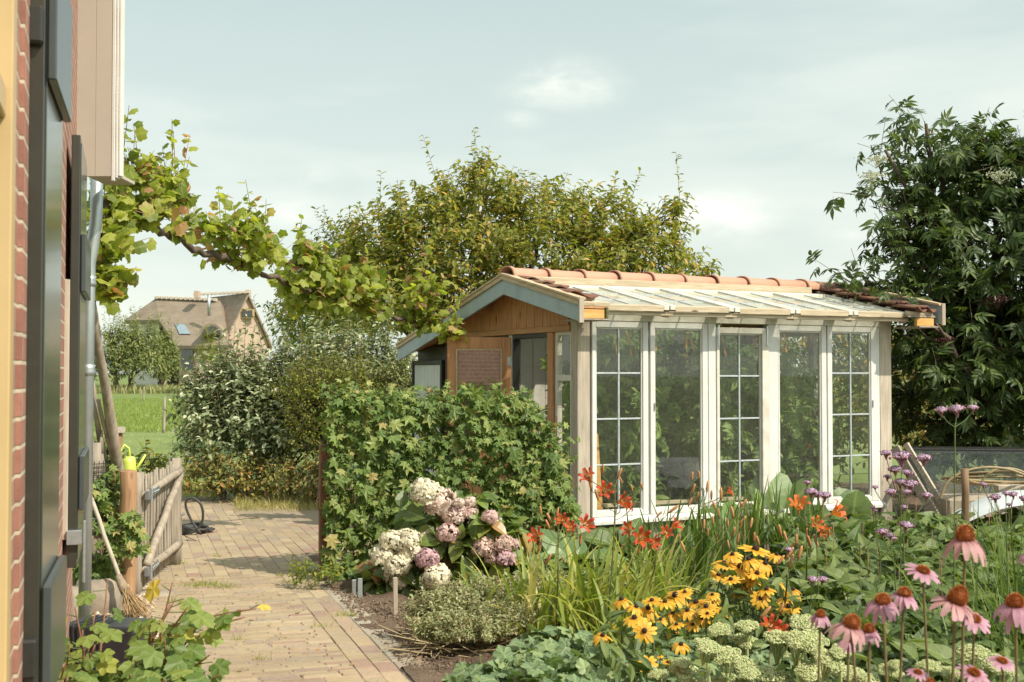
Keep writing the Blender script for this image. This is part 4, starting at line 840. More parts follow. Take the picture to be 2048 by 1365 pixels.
M['darkpane'] = simple('dark_window_pane', (.05, .055, .055), .12, .1, 2, spec=.8); M['creamr'] = simple('cream_ridge', (.55, .47, .38), .8, .15, 4); M['lightpane'] = simple('skylight_pane', (.25, .32, .36), .1, .1, 2, spec=1)
gA = Vector(Q(495, 586, 125)); gB = Vector(Q(390, 590, 136)); rd = (gB - gA); rd.z = 0; rdn = rd.normalized(); pn = Vector((rdn.y, -rdn.x, 0)); pn = pn if pn.x > 0 else -pn
zr = gA.z; ze = Q(0, 690, 125)[2]; hw = 2.75; zw = Q(0, 650, 125)[2]
def roofA():
    mb = MB(); V = []
    for q in (gA + rdn * -.25, gA + rdn * rd.length):
        for s_, zz in ((-1, ze), (0, zr), (1, ze)): V.append((q.x + pn.x * hw * s_, q.y + pn.y * hw * s_, zz))
    V2 = [(a, b_, c - .35) for a, b_, c in V]; V += V2
    return mb.add(V, [(0, 1, 4, 3), (1, 2, 5, 4), (6, 9, 10, 7), (7, 10, 11, 8), (0, 6, 7, 1), (1, 7, 8, 2), (3, 4, 10, 9), (4, 5, 11, 10), (0, 3, 9, 6), (2, 8, 11, 5)])
roofA().build('roof', M['thatch'], th)
mb = MB(); w0 = hw - .35; V = []
for q in (gA + rdn * .2, gA + rdn * rd.length * .98):
    for s_, zz in ((-1, 0), (1, 0), (1, ze + .2), (0, zr - .35), (-1, ze + .2)): V.append((q.x + pn.x * w0 * s_, q.y + pn.y * w0 * s_, zz))
mb.add(V, [(0, 1, 2, 3, 4), (9, 8, 7, 6, 5), (0, 5, 6, 1), (1, 6, 7, 2), (4, 9, 5, 0)]); mb.build('wall', M['farbrick'], th)
# main wing with half-hipped thatch
R1, R2 = Q(312, 597, 130), Q(440, 602, 127); F2 = Q(456, 690, 121); H2 = Q(248, 641, 130)
def onpl(px, py, off=0.0):
    a, b_, c = Vector(R1), Vector(R2), Vector(F2); n_ = (b_ - a).cross(c - a).normalized(); n_ = n_ if n_.y < 0 else -n_; o_ = Vector((0, 0, CAMZ)) - TL; d_ = P(px, py, 1) - Vector((0, 0, CAMZ)); return tuple(o_ + d_ * ((a + n_ * off - o_).dot(n_) / d_.dot(n_)))
F1 = onpl(352, 692); H1 = onpl(318, 640); B1, B2 = (H2[0] + .8, H2[1] + 8, H2[2]), (R2[0] + 1, R2[1] + 9, F2[2])
dn = lambda p, k=.35: (p[0], p[1] + .05, p[2] - k)
V = [R1, R2, F2, F1, H1, H2, B1, B2]; V += [dn(v) for v in V]
MB().add(V, [(0, 4, 3, 2, 1), (0, 5, 4), (0, 6, 5), (0, 1, 7, 6), (1, 2, 7), (3, 11, 10, 2), (4, 12, 11, 3), (5, 13, 12, 4), (13, 14, 15, 10, 11, 12), (5, 6, 14, 13)]).build('roof', M['thatch'], th)
def wallbox(nm, pts, ztop, mt): n = len(pts); MB().add([(x, y, 0) for x, y in pts] + [(x, y, ztop) for x, y in pts], [tuple(range(n))[::-1], tuple(range(n, 2 * n))] + [(i, (i + 1) % n, n + (i + 1) % n, n + i) for i in range(n)]).build(nm, mt, th)
wallbox('wall', [(F1[0] + .2, F1[1] + .5), (F2[0] - .1, F2[1] + .5), (F2[0], F2[1] + 8), (F1[0] + .2, F1[1] + 8)], F1[2] - .2, M['farbrick'])
wallbox('white_wall', [(H2[0] + .5, H2[1] + .2), (H1[0] - .15, H1[1] + .6), (H1[0] - .1, H1[1] + 7), (H2[0] + .6, H2[1] + 6)], H1[2] - .25, M['farwhite'])
def quad(nm, pxs, Y, mt, th_=.12, par=th):
    a = [Q(x, y, Y) for x, y in pxs]; b_ = [(x, y + th_, z) for x, y, z in a]; n = len(a)
    return MB().add(a + b_, [tuple(range(n)), tuple(range(n, 2 * n))[::-1]] + [(i, n + i, n + (i + 1) % n, (i + 1) % n) for i in range(n)]).build(nm, mt, par)
o = quad('window', [(482, 619), (507, 619), (507, 637), (482, 637)], 124.7, M['yellowp'], .5); [quad('pane', [(a, 621), (a + 9, 621), (a + 9, 634), (a, 634)], 124.6, M['darkpane'], .09, o) for a in (484.5, 495.5)]
sk = [onpl(*q_, .12) for q_ in ((350, 648), (369, 649), (381, 668), (359, 668))]; MB().add(sk + [onpl(*q_, -.2) for q_ in ((350, 648), (369, 649), (381, 668), (359, 668))], [(0, 1, 2, 3), (0, 4, 5, 1), (1, 5, 6, 2), (2, 6, 7, 3), (3, 7, 4, 0)]).build('skylight', M['lightpane'], th)
arc = [(422 + 24 * math.cos(a), 671 - 24 * math.sin(a)) for a in np.linspace(0, math.pi, 14)]; o = quad('dormer', arc, 121.6, M['thatch'], 3.2)
arc = [(423 + 18 * math.cos(a), 669 - 17 * math.sin(a)) for a in np.linspace(0, math.pi, 12)]; q_ = quad('window', arc, 121.45, M['darkpane'], .1, o); quad('window_frame', [(412, 656), (414, 654.5), (414, 669), (412, 669)], 121.4, M['oldtile'], .04, q_); quad('window_frame', [(431, 655), (433, 656), (433, 669), (431, 669)], 121.4, M['oldtile'], .04, q_)
quad('window', [(362, 700), (385, 700), (385, 740), (362, 740)], 122.2, M['darkpane'], .3); quad('window', [(293, 648), (302, 650), (302, 675), (293, 675)], 125.2, M['darkpane'], .3)
mb = MB(); mb.tube([Q(418, 632, 123.5), Q(418, 589, 123.5)], .16, 10); mb.build('flue', M['steel'], th, smooth=True)
for (a, y) in ((392, 582), (494, 580)): quad('chimney', [(a - 4, y), (a + 4, y), (a + 4, y + 14), (a - 4, y + 14)], 126, M['farbrick'], 1.0)
mb = MB()
for k in range(26): 
    t = k / 25; q_ = Vector(R1).lerp(Vector(R2), t * .93); mb.box(q_ + Vector((0, 0, .08)), (.3 if k % 2 else .22, .7, .3 if k % 2 else .2))
    q_ = (gA - rdn * .2).lerp(gB, t); mb.box(q_ + Vector((0, 0, .05)), (.3 if k % 2 else .24, .6, .26 if k % 2 else .18))
mb.build('ridge_cap', M['creamr'], th)
mb = MB(); mb.add([Q(170, 668, 150), Q(236, 668, 150), Q(236, 750, 150), Q(170, 750, 150), Q(170, 668, 158), Q(236, 668, 158), Q(236, 750, 158), Q(170, 750, 158)], [(0, 1, 2, 3), (4, 7, 6, 5), (0, 4, 5, 1), (1, 5, 6, 2), (0, 3, 7, 4)])
o = mb.build('far_house_wall', M['farwhite']); bpy.data.objects.remove(o)

# ------------------------------------------------------------ vine on its branch
vb = [(215, 395, 7.6), (290, 449, 8.3), (338, 469, 8.8), (397, 502, 9.3), (449, 517, 9.7), (494, 536, 10), (568, 562, 10.5), (642, 588, 11), (739, 618, 11.6), (806, 642, 12), (876, 662, 12.2), (930, 668, 12.2)]
vn = empty('grape_vine', (dx(196, 7.5), 7.5, 0), 0, 'grape vine trained from the downpipe across to the greenhouse gable', 'vine'); VO = Vector(vn.location)
pts = [P(*q_) - VO for q_ in vb]; mb = MB()
fine = []
for i in range(len(pts) - 1):
    for k in range(5): fine.append(pts[i].lerp(pts[i + 1], k / 5) + Vector((0, 0, .02 * math.sin(i * 5 + k * 1.9))))
mb.tube(fine + [pts[-1]], [.028 - .010 * i / len(fine) for i in range(len(fine) + 1)], 7, wob=.25)
mb.tube([P(x, y, 7.5) - VO for x, y in ((172, 1200), (172, 900), (172, 700), (190, 560), (198, 470), (215, 395))], [.02, .02, .02, .022, .022, .022], 7, wob=.2); mb.build('stem', M['bark'], vn, smooth=True)
mb, tw = MB(), MB()
vbl = [(265, 345, 55, 45, 7.9), (320, 380, 60, 50, 8.2), (230, 400, 45, 60, 7.6), (290, 425, 60, 35, 8.1), (225, 470, 36, 60, 7.5), (208, 540, 32, 60, 7.4), (222, 585, 30, 30, 7.4), (355, 385, 30, 40, 8.4), (360, 455, 25, 30, 8.8),
       (432, 458, 42, 28, 9.4), (490, 458, 50, 34, 9.8), (515, 500, 48, 36, 10), (465, 508, 45, 20, 9.8), 
       (615, 515, 45, 38, 10.7), (650, 550, 52, 40, 10.9), (575, 565, 38, 22, 10.6), (695, 590, 60, 38, 11.3), (740, 565, 34, 26, 11.4), (630, 600, 55, 25, 11), (745, 612, 30, 18, 11.4),
       (850, 590, 38, 40, 12), (865, 640, 32, 28, 12.1), (825, 640, 25, 14, 12), (905, 665, 30, 12, 11.6)]
for (c, r) in [(Vector(c) - VO, r) for c, r in blobs(vbl, .8)]:
    c = np.array(c); r = np.array(r); n = int(230 * r[0] * r[2] * 4) + 6; p, d = blob_pts(c, r * .85, n, .1, .5); dd = unit(d + UPV * .5 + rnd(len(d)) * .3)
    sprigs(p - dd * .1, dd, .22 * rng.uniform(.6, 1.2, len(p)), 3, .09, T_grape, mb, tw, droop=.3, upn=.7, spread=1, face=(.2, -.5, 0), jit=.6, twr=.003)
    k = max(2, int(r[0] * 9)); p, d = blob_pts(c, r * .9, k * 3, low=.5); p = p[:k]; sprigs(p, UPV + rnd(len(p)) * .22, .3 * rng.uniform(.6, 1.3, len(p)), 7, .07, T_grape, mb, tw, droop=.2, upn=.5, face=(.2, -.4, 0), jit=.5, twr=.0035)
mb.build('leaves', M['lvine'], vn); tw.build('shoots', M['redstem'], vn)
# ------------------------------------------------------------ ivy screen
HA, HB = Vector((-1.43, 9.35, 0)), Vector((.42, 9.95, 0)); hd = (HB - HA); HL = hd.length; hd = hd / HL; hn = Vector((hd.y, -hd.x, 0)); hnp = np.array(hn); hdp = np.array(hd)
iv = empty('ivy_screen', HA, 0, 'square trained screen of five-lobed climbing ivy left of the greenhouse door', 'ivy screen')
def htop(s): return 1.42 - .25 * np.clip((s - 1.55) / .4, 0, 1) ** 2 * 3 + .03 * np.sin(s * 7)
mb, tw = MB(), MB(); n = 5200; s_ = rng.uniform(-.03, HL + .02, n); z_ = rng.uniform(.05, 1, n) * htop(s_); thin = (s_ > 1.25) & (z_ < .45); thin2 = (s_ > 1.0) & (s_ < 1.3) & (z_ > .5) & (z_ < 1.05)
dens_ = .35 * np.clip(np.sin(s_ * 13 + 2 * np.sin(z_ * 9)) * np.cos(z_ * 11 + s_ * 4) - .2, 0, 1); keep = (rng.uniform(0, 1, n) > dens_ + np.where(thin, .6, np.where(thin2, .35, 0))); s_, z_ = s_[keep], z_[keep]; n = len(s_)
dd = np.abs(rng.normal(0, .1, n)); side = np.where(rng.uniform(0, 1, n) < .78, 1, -1) ; lump = .05 * np.sin(s_ * 9) * np.cos(z_ * 8)
pp = hdp * s_[:, None] + hnp * ((dd * side * .8 + .05 + lump))[:, None] + UPV * z_[:, None]
Ld = unit(hnp * side[:, None] * .35 + rnd(n) * .55 - UPV * .55); nm = hnp * side[:, None] * .8 + UPV * .65 + rnd(n) * .4
mb.inst(T_ivy, frames(Ld, nm, np.clip(rng.lognormal(-2.72, .38, n), .03, .13)), pp)
n = 120; s_ = rng.uniform(0, HL - .1, n); b0 = hdp * s_[:, None] + UPV * (htop(s_) - .05)[:, None] + hnp * rng.normal(.03, .06, n)[:, None]
sprigs(b0, UPV + rnd(n) * .4, rng.uniform(.06, .18, n), 5, .055, T_ivy, mb, tw, droop=.2, upn=.6, face=hnp * .5, twr=.002)
n = 90; s_ = rng.uniform(HL - .35, HL, n); z_ = rng.uniform(.1, 1.1, n); b0 = hdp * s_[:, None] + UPV * z_[:, None]
sprigs(b0, hdp * .8 + UPV * .1 + rnd(n) * .4, rng.uniform(.1, .22, n), 5, .065, T_ivy, mb, tw, droop=.3, upn=.6, face=hnp * .6, twr=.002)
mb.build('leaves', M['livy'], iv); 
for k in range(26): s0 = random.uniform(0, HL); q_ = [Vector(hd * (s0 + .08 * math.sin(t * 5 + k) + t * random.uniform(-.1, .1))) + Vector((0, 0, t * 1.25)) + hn * random.uniform(-.03, .06) for t in np.linspace(0, 1, 7)]; tw.tube(q_, .004, 4, False)
tw.build('stems', M['redstem'], iv)
mb = MB(); 
for z in np.arange(.12, 1.4, .15): mb.tube([(0, 0, z), tuple(hd * HL + Vector((0, 0, z)))], .002, 4)
for s0 in np.arange(.05, HL, .15): mb.tube([tuple(hd * s0 + Vector((0, 0, .05))), tuple(hd * s0 + Vector((0, 0, 1.38)))], .002, 4)
mb.build('wire_mesh', simple('rusty_wire', (.15, .07, .04), .7, .3, 30, metal=.4), iv)
for s0 in (-.02, HL * .52, HL): 
    mb = MB(); b0 = hd * s0 - hn * .03; hh_ = 1.05 if s0 < .5 else .8; mb.box((b0.x, b0.y, hh_ / 2), (.085, .075, hh_), (0, 0, math.atan2(hd.y, hd.x))); mb.build('post', simple('rusty_brown_post', (.2, .095, .055), .85, .3, 8), iv, bevel=.008)
# ------------------------------------------------------------ things by the wall and the gate
def mesh_thing(name, mb, m, label, cat, group=None, bevel=0, smooth=False): o = mb.build(name, m, bevel=bevel, smooth=smooth); return tag(o, label, cat, group)
def pole_pts(a, b, n=7, w=.015): return [Vector(a).lerp(Vector(b), i / n) + Vector((random.uniform(-w, w), random.uniform(-w, w), 0)) for i in range(n + 1)]
# gate
H0 = Vector((-2.66, 8.5, 0)); G1 = Vector((-2.80, 10.0, 0)); gv = (G1 - H0); GL = gv.length; ga = math.atan2(gv.y, gv.x)
gt = empty('picket_gate', H0, ga, 'weathered round-stake picket gate standing open towards the path', 'gate')
rl = lambda mb, a, b, r0, r1, **k: mb.tube(pole_pts(a, b, 6, .006), [r0 + (r1 - r0) * i / 6 for i in range(7)], 9, wob=.07)
rl(MB(), (0, 0, 0), (0, 0, 1), .03, .03)
for (x, r, z0, z1) in ((.05, .042, .02, .9), (GL - .02, .055, .03, .9)): mb = MB(); rl(mb, (x, 0, z0), (x, 0, z1), r, r * .95); mb.build('stile', M['greywood'], gt, smooth=True)
for (z0, z1) in ((.2, .2), (.73, .8)): mb = MB(); rl(mb, (.05, -.05, z0), (GL - .03, -.05, z1), .028, .031); mb.build('rail', M['greywoodx'], gt, smooth=True)
mb = MB(); rl(mb, (.09, -.06, .24), (GL - .07, -.06, .78), .031, .027); mb.build('brace', M['greywoodx'], gt, smooth=True)
npk = 13
for i in range(npk):
    x = .13 + (GL - .24) * i / (npk - 1); mb = MB(); mb.tube(pole_pts((x, .0, .06), (x + random.uniform(-.008, .008), 0, .86 + random.uniform(-.02, .03)), 5, .004), [.0125, .013, .0125, .012, .012, .011], 7, wob=.06); mb.build('picket', M['greywood'], gt, smooth=True)
for z in (.74, .2):
    mb = MB(); mb.box((.19, -.098, z + .01), (.3, .006, .045), (0, -.05, 0)); mb.tube([(.03, -.105, z - .05), (.03, -.105, z + .05)], .014, 10); mb.box((.03, -.08, z), (.05, .03, .06))
    for xx in (.12, .18, .25, .31): mb.tube([(xx, -.1, z + .01), (xx, -.108, z + .01)], .008, 8)
    mb.build('strap_hinge', M['steel'], gt, bevel=.001)
mb = MB(); mb.tube([(GL + .05, -.04, .02), (GL + .05, -.04, .42)], .009, 8); mb.tube([(GL + .05, -.04, .42), (GL + .05, -.075, .43)], .009, 8); mb.box((GL + .038, -.03, .2), (.03, .012, .22)); mb.build('drop_bolt', M['steel'], gt, bevel=.001)
mb = MB(); mb.tube([(GL - .12, .01, .86), (GL - .12, .01, .92)], .008, 8); V_, = [None]; mb.inst(T_octa, frames([[0, 1, 0]], [[0, 0, 1]], [.02]), [[GL - .12, .01, .94]]); k_ = mb.build('knob', M['blackp'], gt, smooth=True); sb = k_.modifiers.new('s', 'SUBSURF'); sb.levels = sb.render_levels = 2
# round posts
def post(px, pyb, r, h, m, lab, lean=0, nm='round_post'):
    g_ = G(px, pyb); t = empty(nm, g_, 0, lab, 'post', 'round posts of the gate fence'); mb = MB(); mb.tube(pole_pts((0, 0, -.05), (lean, 0, h), 6, .006), [r * 1.05, r, r, r * .98, r, r, r * .97], 16, wob=.04); mb.build('shaft', m, t, smooth=True, bevel=.004); return t
post(254, 1212, .058, .93, M['freshpost'], 'thick round gate post with peeled orange face')
post(155, 1182, .05, .74, M['greywood'], 'grey round post against the brick corner')
# wire fence between the posts with ivy
a = G(170, 1182); b_ = G(240, 1185); mb = MB()
for z in np.arange(.06, .75, .1): mb.tube([(a.x, a.y, z), (b_.x, b_.y, z)], .0025, 4)
for t in np.linspace(0, 1, 6): q_ = a.lerp(b_, t); mb.tube([(q_.x, q_.y, .02), (q_.x, q_.y, .74)], .0025, 4)
mesh_thing('wire_fence', mb, M['blackp'], 'dark wire mesh fence panel behind the ivy by the gate post', 'fence')
iw = empty('ivy_plant', G(215, 1180), 0, 'bright climbing ivy growing over the wire beside the broom', 'ivy'); O_ = np.array(G(215, 1180)); mb, tw = MB(), MB()
for (px, py, rx, rz, Y) in ((200, 930, 22, 35, 8.6), (195, 985, 34, 40, 8.6), (203, 1040, 36, 45, 8.6), (195, 1100, 30, 45, 8.5), (215, 1075, 24, 40, 8.5), (250, 1075, 16, 22, 8.05), (262, 1052, 10, 12, 8.05), (180, 1010, 18, 40, 8.3), (195, 1150, 22, 20, 8.2), (215, 960, 12, 14, 8.4)):
    c = np.array(P(px, py, Y)) - O_; r = np.array([rx, rx * .5, rz]) * Y / F; p, d = blob_pts(c, r, int(rx * rz / 14), .2, .7)
    sprigs(p, unit(d + UPV * .2 + rnd(len(p)) * .4), rng.uniform(.06, .14, len(p)), 4, .075, T_ivy, mb, tw, droop=.4, upn=.6, face=(.3, -.6, 0), twr=.002)
mb.build('leaves', M['livy'], iw); [tw.tube([Vector(P(x0, 1175, 8.3)) - Vector(O_), Vector(P(x0 + random.uniform(-15, 15), 1050, 8.3)) - Vector(O_), Vector(P(x0 + random.uniform(-20, 20), 940, 8.4)) - Vector(O_)], .004, 5) for x0 in (190, 205, 220, 235)]; tw.build('stems', M['redstem'], iw)
# poles leaning on the wall
for (x0, y0, x1, y1, r, lab) in ((236, 930, 166, 545, .034, 'thickest pale pole leaning against the downpipe'), (207, 935, 180, 745, .017, 'thin pole just right of the downpipe foot'), (216, 940, 182, 790, .016, 'crooked thin pole in the leaning bundle'), (186, 940, 172, 770, .02, 'thin brown stake nearest the wall'), (228, 940, 196, 800, .013, 'thinnest stick of the leaning bundle')):
    Ya = 8.55; a = P(x0, y0, Ya); b_ = P(x1, y1, 7.6 if y1 < 600 else 8.2); d_ = (a - b_).normalized(); a2 = a + d_ * (a.z / max(.2, -d_.z) * 1.0); mb = MB(); mb.tube(pole_pts(a2, b_, 9, r * .35), [r * (1 + .12 * math.sin(i * 1.7)) for i in range(10)], 9, wob=.08)
    mesh_thing('wooden_pole', mb, M['greywoodx'], lab, 'pole', 'poles and sticks leaning by the downpipe', smooth=True)
# mesh wrapped old stump and orange nest box
t = empty('old_post', P(185, 990, 8.35) * 1, 0, 'split weathered post wrapped in dark wire netting', 'post'); t.location.z = 0; mb = MB(); mb.tube([(0, 0, 0), (0, 0, .5), (0, 0, .95), (-.01, 0, 1.12)], [.09, .085, .08, .075], 12, wob=.14)
for k in range(6): a_ = k; mb.tube([(.055 * math.cos(a_), .055 * math.sin(a_), 1.05), (.06 * math.cos(a_), .06 * math.sin(a_), 1.12 + random.uniform(.04, .16))], [.025, .006], 5)
mb.build('shaft', M['greywood'], t, smooth=True); mb = MB()
for z in np.arange(.5, 1.0, .03): mb.tube([(.1 * math.cos(a_), .1 * math.sin(a_), z) for a_ in np.linspace(0, 6.3, 13)], .003, 3)
for a_ in np.linspace(0, 6.28, 20): mb.tube([(.1 * math.cos(a_), .1 * math.sin(a_), .5), (.1 * math.cos(a_ + .2), .1 * math.sin(a_ + .2), 1.0)], .003, 3)
mb.build('wire_netting', M['blackp'], t)
t = empty('nest_box', P(229, 935, 8.9), .3, 'orange wooden nest box standing behind the leaning poles', 'nest box'); mb = MB().bx(-.07, .055, -.06, .06, 0, .25); mb.build('box', M['freshpost'], t, bevel=.004)
mb = MB(); mb.prism([(-.08, .252), (.08, .252), (.08, .262), (0, .3), (-.08, .262)], -.085, .075, 0); mb.build('lid', M['greywood'], t, bevel=.003)
MB().tube([(0, 0, -.95), (0, 0, -.002)], .03, 8).build('post', M['greywood'], t); 
# terracotta rim
# watering can
wc = empty('watering_can', P(257, 952, 8.75), .5, 'small lime yellow plastic watering can on the gate post', 'watering can'); M['lime'] = simple('lime_plastic', (.55, .62, .12), .35, .06, 6)
mb = MB(); mb.tube([(0, 0, 0), (0, 0, .02), (0, 0, .1), (.0, 0, .135), (0, 0, .14)], [.05, .055, .052, .045, .03], 16); mb.build('body', M['lime'], wc, smooth=True)
mb = MB(); mb.tube([(-.04, 0, .12), (-.055, 0, .19), (-.03, 0, .225), (0, 0, .2), (.01, 0, .13)], .009, 8); mb.build('handle', M['lime'], wc, smooth=True)
mb = MB(); mb.tube([(.045, 0, .03), (.09, 0, .1), (.12, 0, .15)], [.014, .01, .008], 8); mb.build('spout', M['lime'], wc, smooth=True)
mesh_thing('wooden_stand', MB().bx(wc.location.x - .1, wc.location.x + .1, 8.68, 8.9, wc.location.z - .035, wc.location.z - .002).bx(wc.location.x - .03, wc.location.x + .03, 8.75, 8.81, 0, wc.location.z - .036), M['greywood'], 'small weathered board stand carrying the lime watering can', 'stand', bevel=.004)
# broom
t = empty('broom', P(262, 1222, 7.75), 0, 'old twig broom with a long wooden handle leaning head down by the ivy', 'broom'); t.location.z = .03; O_ = Vector(t.location)
A_ = P(243, 1168, 7.8) - O_; B_ = P(164, 945, 7.9) - O_; E_ = P(276, 1225, 7.7) - O_
MB().tube(pole_pts(A_, B_, 7, .004), .014, 9).build('handle', M['pinev'], t, smooth=True)
MB().tube([A_ + (B_ - A_) * .08, A_, A_.lerp(E_, .25)], [.02, .03, .036], 10).build('ferrule', M['sand'], t, smooth=True)
M['bristle'] = simple('dry_bristle', (.4, .27, .13), .8, .3, 20); mb = MB(); n = 420; b0 = np.array(A_.lerp(E_, .15)) + rnd(n) * .012; e0 = np.array(E_) + rnd(n) * np.array([.045, .04, .02]) - [0, 0, .0]; dd = e0 - b0
mb.inst(T_twig, frames(dd, rnd(n), np.stack([np.full(n, .0022), np.linalg.norm(dd, axis=1) * rng.uniform(.85, 1.08, n), np.full(n, .0022)], -1)), b0); mb.build('bristles', M['bristle'], t)
mb = MB(); 
for f in (.35, .5): c = A_.lerp(E_, f); mb.tube([c + Vector((.036 * math.cos(a_), .036 * math.sin(a_), .01 * math.sin(a_))) for a_ in np.linspace(0, 6.3, 14)], .003, 4)
mb.build('binding', simple('blue_twine', (.1, .25, .4), .6, .1, 5), t)
# stones
def stone(nm, c, size, lab, m, seed, grp=None):
    r_ = np.random.default_rng(seed); mb = MB(); V = []; Fl = []; nu, nv = 14, 9
    ph = r_.uniform(0, 6, 6)
    for j in range(nv + 1):
        for i in range(nu):
            a_, e_ = 2 * math.pi * i / nu, math.pi * (j / nv - .5); d_ = np.array([math.cos(a_) * math.cos(e_), math.sin(a_) * math.cos(e_), math.sin(e_)])
            q_ = np.sign(d_) * np.abs(d_) ** .62; k = 1 + .13 * math.sin(3 * d_[0] + ph[0]) * math.cos(4 * d_[1] + ph[1]) + .07 * math.sin(7 * d_[2] + ph[2] + d_[0] * 5) + r_.normal() * .02; V.append(tuple(q_ * k * np.array(size)))
    for j in range(nv):
        for i in range(nu): Fl.append((j * nu + i, j * nu + (i + 1) % nu, (j + 1) * nu + (i + 1) % nu, (j + 1) * nu + i))
    o = mb.add(V, Fl).build(nm, m, smooth=True); o.location = c; return tag(o, lab, 'stone', grp)
M['stone'] = simple('rough_stone', (.3, .25, .19), .9, .3, 6, bmp=.8, bdist=.02)
g_ = G(192, 1235); stone('stone', (g_.x, g_.y, .1), (.16, .13, .15), 'large flat-faced grey-brown stone at the foot of the ivy', M['stone'], 3, 'rough stones by the wall')
g_ = G(160, 1240); stone('stone', (g_.x, g_.y - .1, .1), (.08, .12, .14), 'narrower rough stone next to the brick corner', M['stone'], 5, 'rough stones by the wall')
g_ = G(345, 1180); stone('stone', (g_.x - .05, g_.y - .35, .02), (.16, .12, .035), 'flat paving stone set in the gravel under the gate', M['stone'], 8, 'rough stones by the wall')
g_ = G(330, 1335); stone('stone', (g_.x - .05, g_.y, .02), (.14, .16, .035), 'flat paving stone in the gravel behind the currant bush', M['stone'], 9, 'rough stones by the wall')
for i, (px, py) in enumerate(((205, 1352), (235, 1350), (262, 1345), (300, 1340), (150, 1350))): g_ = G(px, py); stone('white_pebble', (g_.x, g_.y, .05), (.05, .045, .035), ['whitish pebble below the tub, %s' % w for w in ('second from the left', 'in the middle of the row', 'fourth from the left', 'at the right end of the row', 'at the left end by the wall')][i], M['farwhite'], 20 + i, 'white pebbles in front of the tub')
# black ribbed tub on its side
tb = empty('plastic_tub', P(218, 1290, 6.05), R(-10), 'black ribbed plastic tub lying in the gravel near the wall', 'tub'); tb.location.z = .0
V = []; 
def fr_(z, a, b): return [(-a, -b, z), (a, -b, z), (a, b, z), (-a, b, z)]
mb = MB(); V = fr_(.02, .17, .10) + fr_(.36, .2, .125); mb.add(V, [(0, 3, 2, 1), (4, 5, 6, 7), (0, 1, 5, 4), (1, 2, 6, 5), (2, 3, 7, 6), (3, 0, 4, 7)]); mb.build('body', M['blackplastic'], tb, bevel=.02, seg=4)
mb = MB()
for s in (-.13, -.1, -.07, -.015, .01): mb.prism([(-.108, .05), (-.135, .355), (-.13, .367), (.128, .367), (.12, .355), (.12, .365), (-.125, .365)][:3] + [(-.1, .36), (-.09, .05)], s, s + .012, 0); mb.bx(s, s + .012, -.128, .125, .36, .367)
mb.build('ribs', M['blackplastic'], tb, bevel=.002)
# hose on the path
M['hose'] = simple('black_rubber', (.04, .037, .035), .5, .2, 20)
c = G(385, 1075); q_ = []
for i in range(90): a_ = i * .32; rr = .13 + .035 * math.sin(i * .61); q_.append((c.x - .02 + rr * 1.2 * math.cos(a_) + .02 * math.sin(i), c.y + .1 + rr * math.sin(a_), .05 + .012 * (i // 20) + .01 * math.sin(i * 1.3)))
lp = [P(x, y, 11.3) for x, y in ((402, 1068), (385, 1045), (372, 1015), (374, 1000), (388, 998), (402, 1010), (406, 1035), (398, 1055), (380, 1068))]
mb = MB(); mb.tube(q_, .012, 8); mb.tube(lp, .012, 8); mesh_thing('garden_hose', mb, M['hose'], 'black hose looped in a heap on the path behind the gate', 'hose', smooth=True)
def smooth_curve(pts, k=6):
    pts = [Vector(p) for p in pts]; o = []
    for i in range(len(pts) - 1):
        p0, p1, p2, p3 = pts[max(i - 1, 0)], pts[i], pts[i + 1], pts[min(i + 2, len(pts) - 1)]
        for j in range(k):
            t = j / k; o.append(.5 * ((2 * p1) + (p2 - p0) * t + (2 * p0 - 5 * p1 + 4 * p2 - p3) * t * t + (-p0 + 3 * p1 - 3 * p2 + p3) * t ** 3))
    return o + [pts[-1]]
bpy.data.objects.remove(bpy.data.objects['garden_hose']); mb = MB(); mb.tube(smooth_curve(q_, 3) + smooth_curve(lp, 6), .012, 8); mesh_thing('garden_hose', mb, M['hose'], 'black hose looped in a heap on the path behind the gate', 'hose', smooth=True)
# currant bushes in the foreground
def currant(nm, lab, sh, seed):
    t = empty(nm, (sh[0][0].x, sh[0][0].y, 0), 0, lab, 'shrub'); O_ = Vector(t.location); mb, st, pet = MB(), MB(), MB()
    for (tip, base, nl, ls) in [(q[1], q[0], q[2], q[3]) for q in sh]:
        pts = smooth_curve([base - O_, (base - O_).lerp(tip - O_, .5) + Vector((random.uniform(-.03, .03), 0, .06)), tip - O_], 5); st.tube(pts, [.006 - .0035 * i / (len(pts) - 1) for i in range(len(pts))], 6)
        for i in range(nl):
            f = .35 + .65 * (i + random.random() * .6) / nl; k = min(len(pts) - 1, int(f * (len(pts) - 1))); p = pts[k]; a_ = i * 2.4 + random.random(); d_ = Vector((math.cos(a_), math.sin(a_) * .8, random.uniform(.0, .5))).normalized(); pl = random.uniform(.03, .07)
            pet.tube([p, p + d_ * pl], .0018, 4, False); tipd = (d_ * .7 + Vector((random.uniform(-.3, .3), -.3, -.45))); mb.inst(T_currant, frames([tuple(tipd)], [tuple(Vector((random.uniform(-.4, .6), -.55 + random.uniform(-.4, .3), .8)))], [ls * random.uniform(.7, 1.2)]), [tuple(p + d_ * pl)])
    mb.build('leaves', M['lcurrant'], t); st.build('stems', M['redstem'], t, smooth=True); pet.build('leaf_stalks', M['stem'], t)
random.seed(9); bs = Vector((dx(290, 4.3), 4.3, 0)); S = []
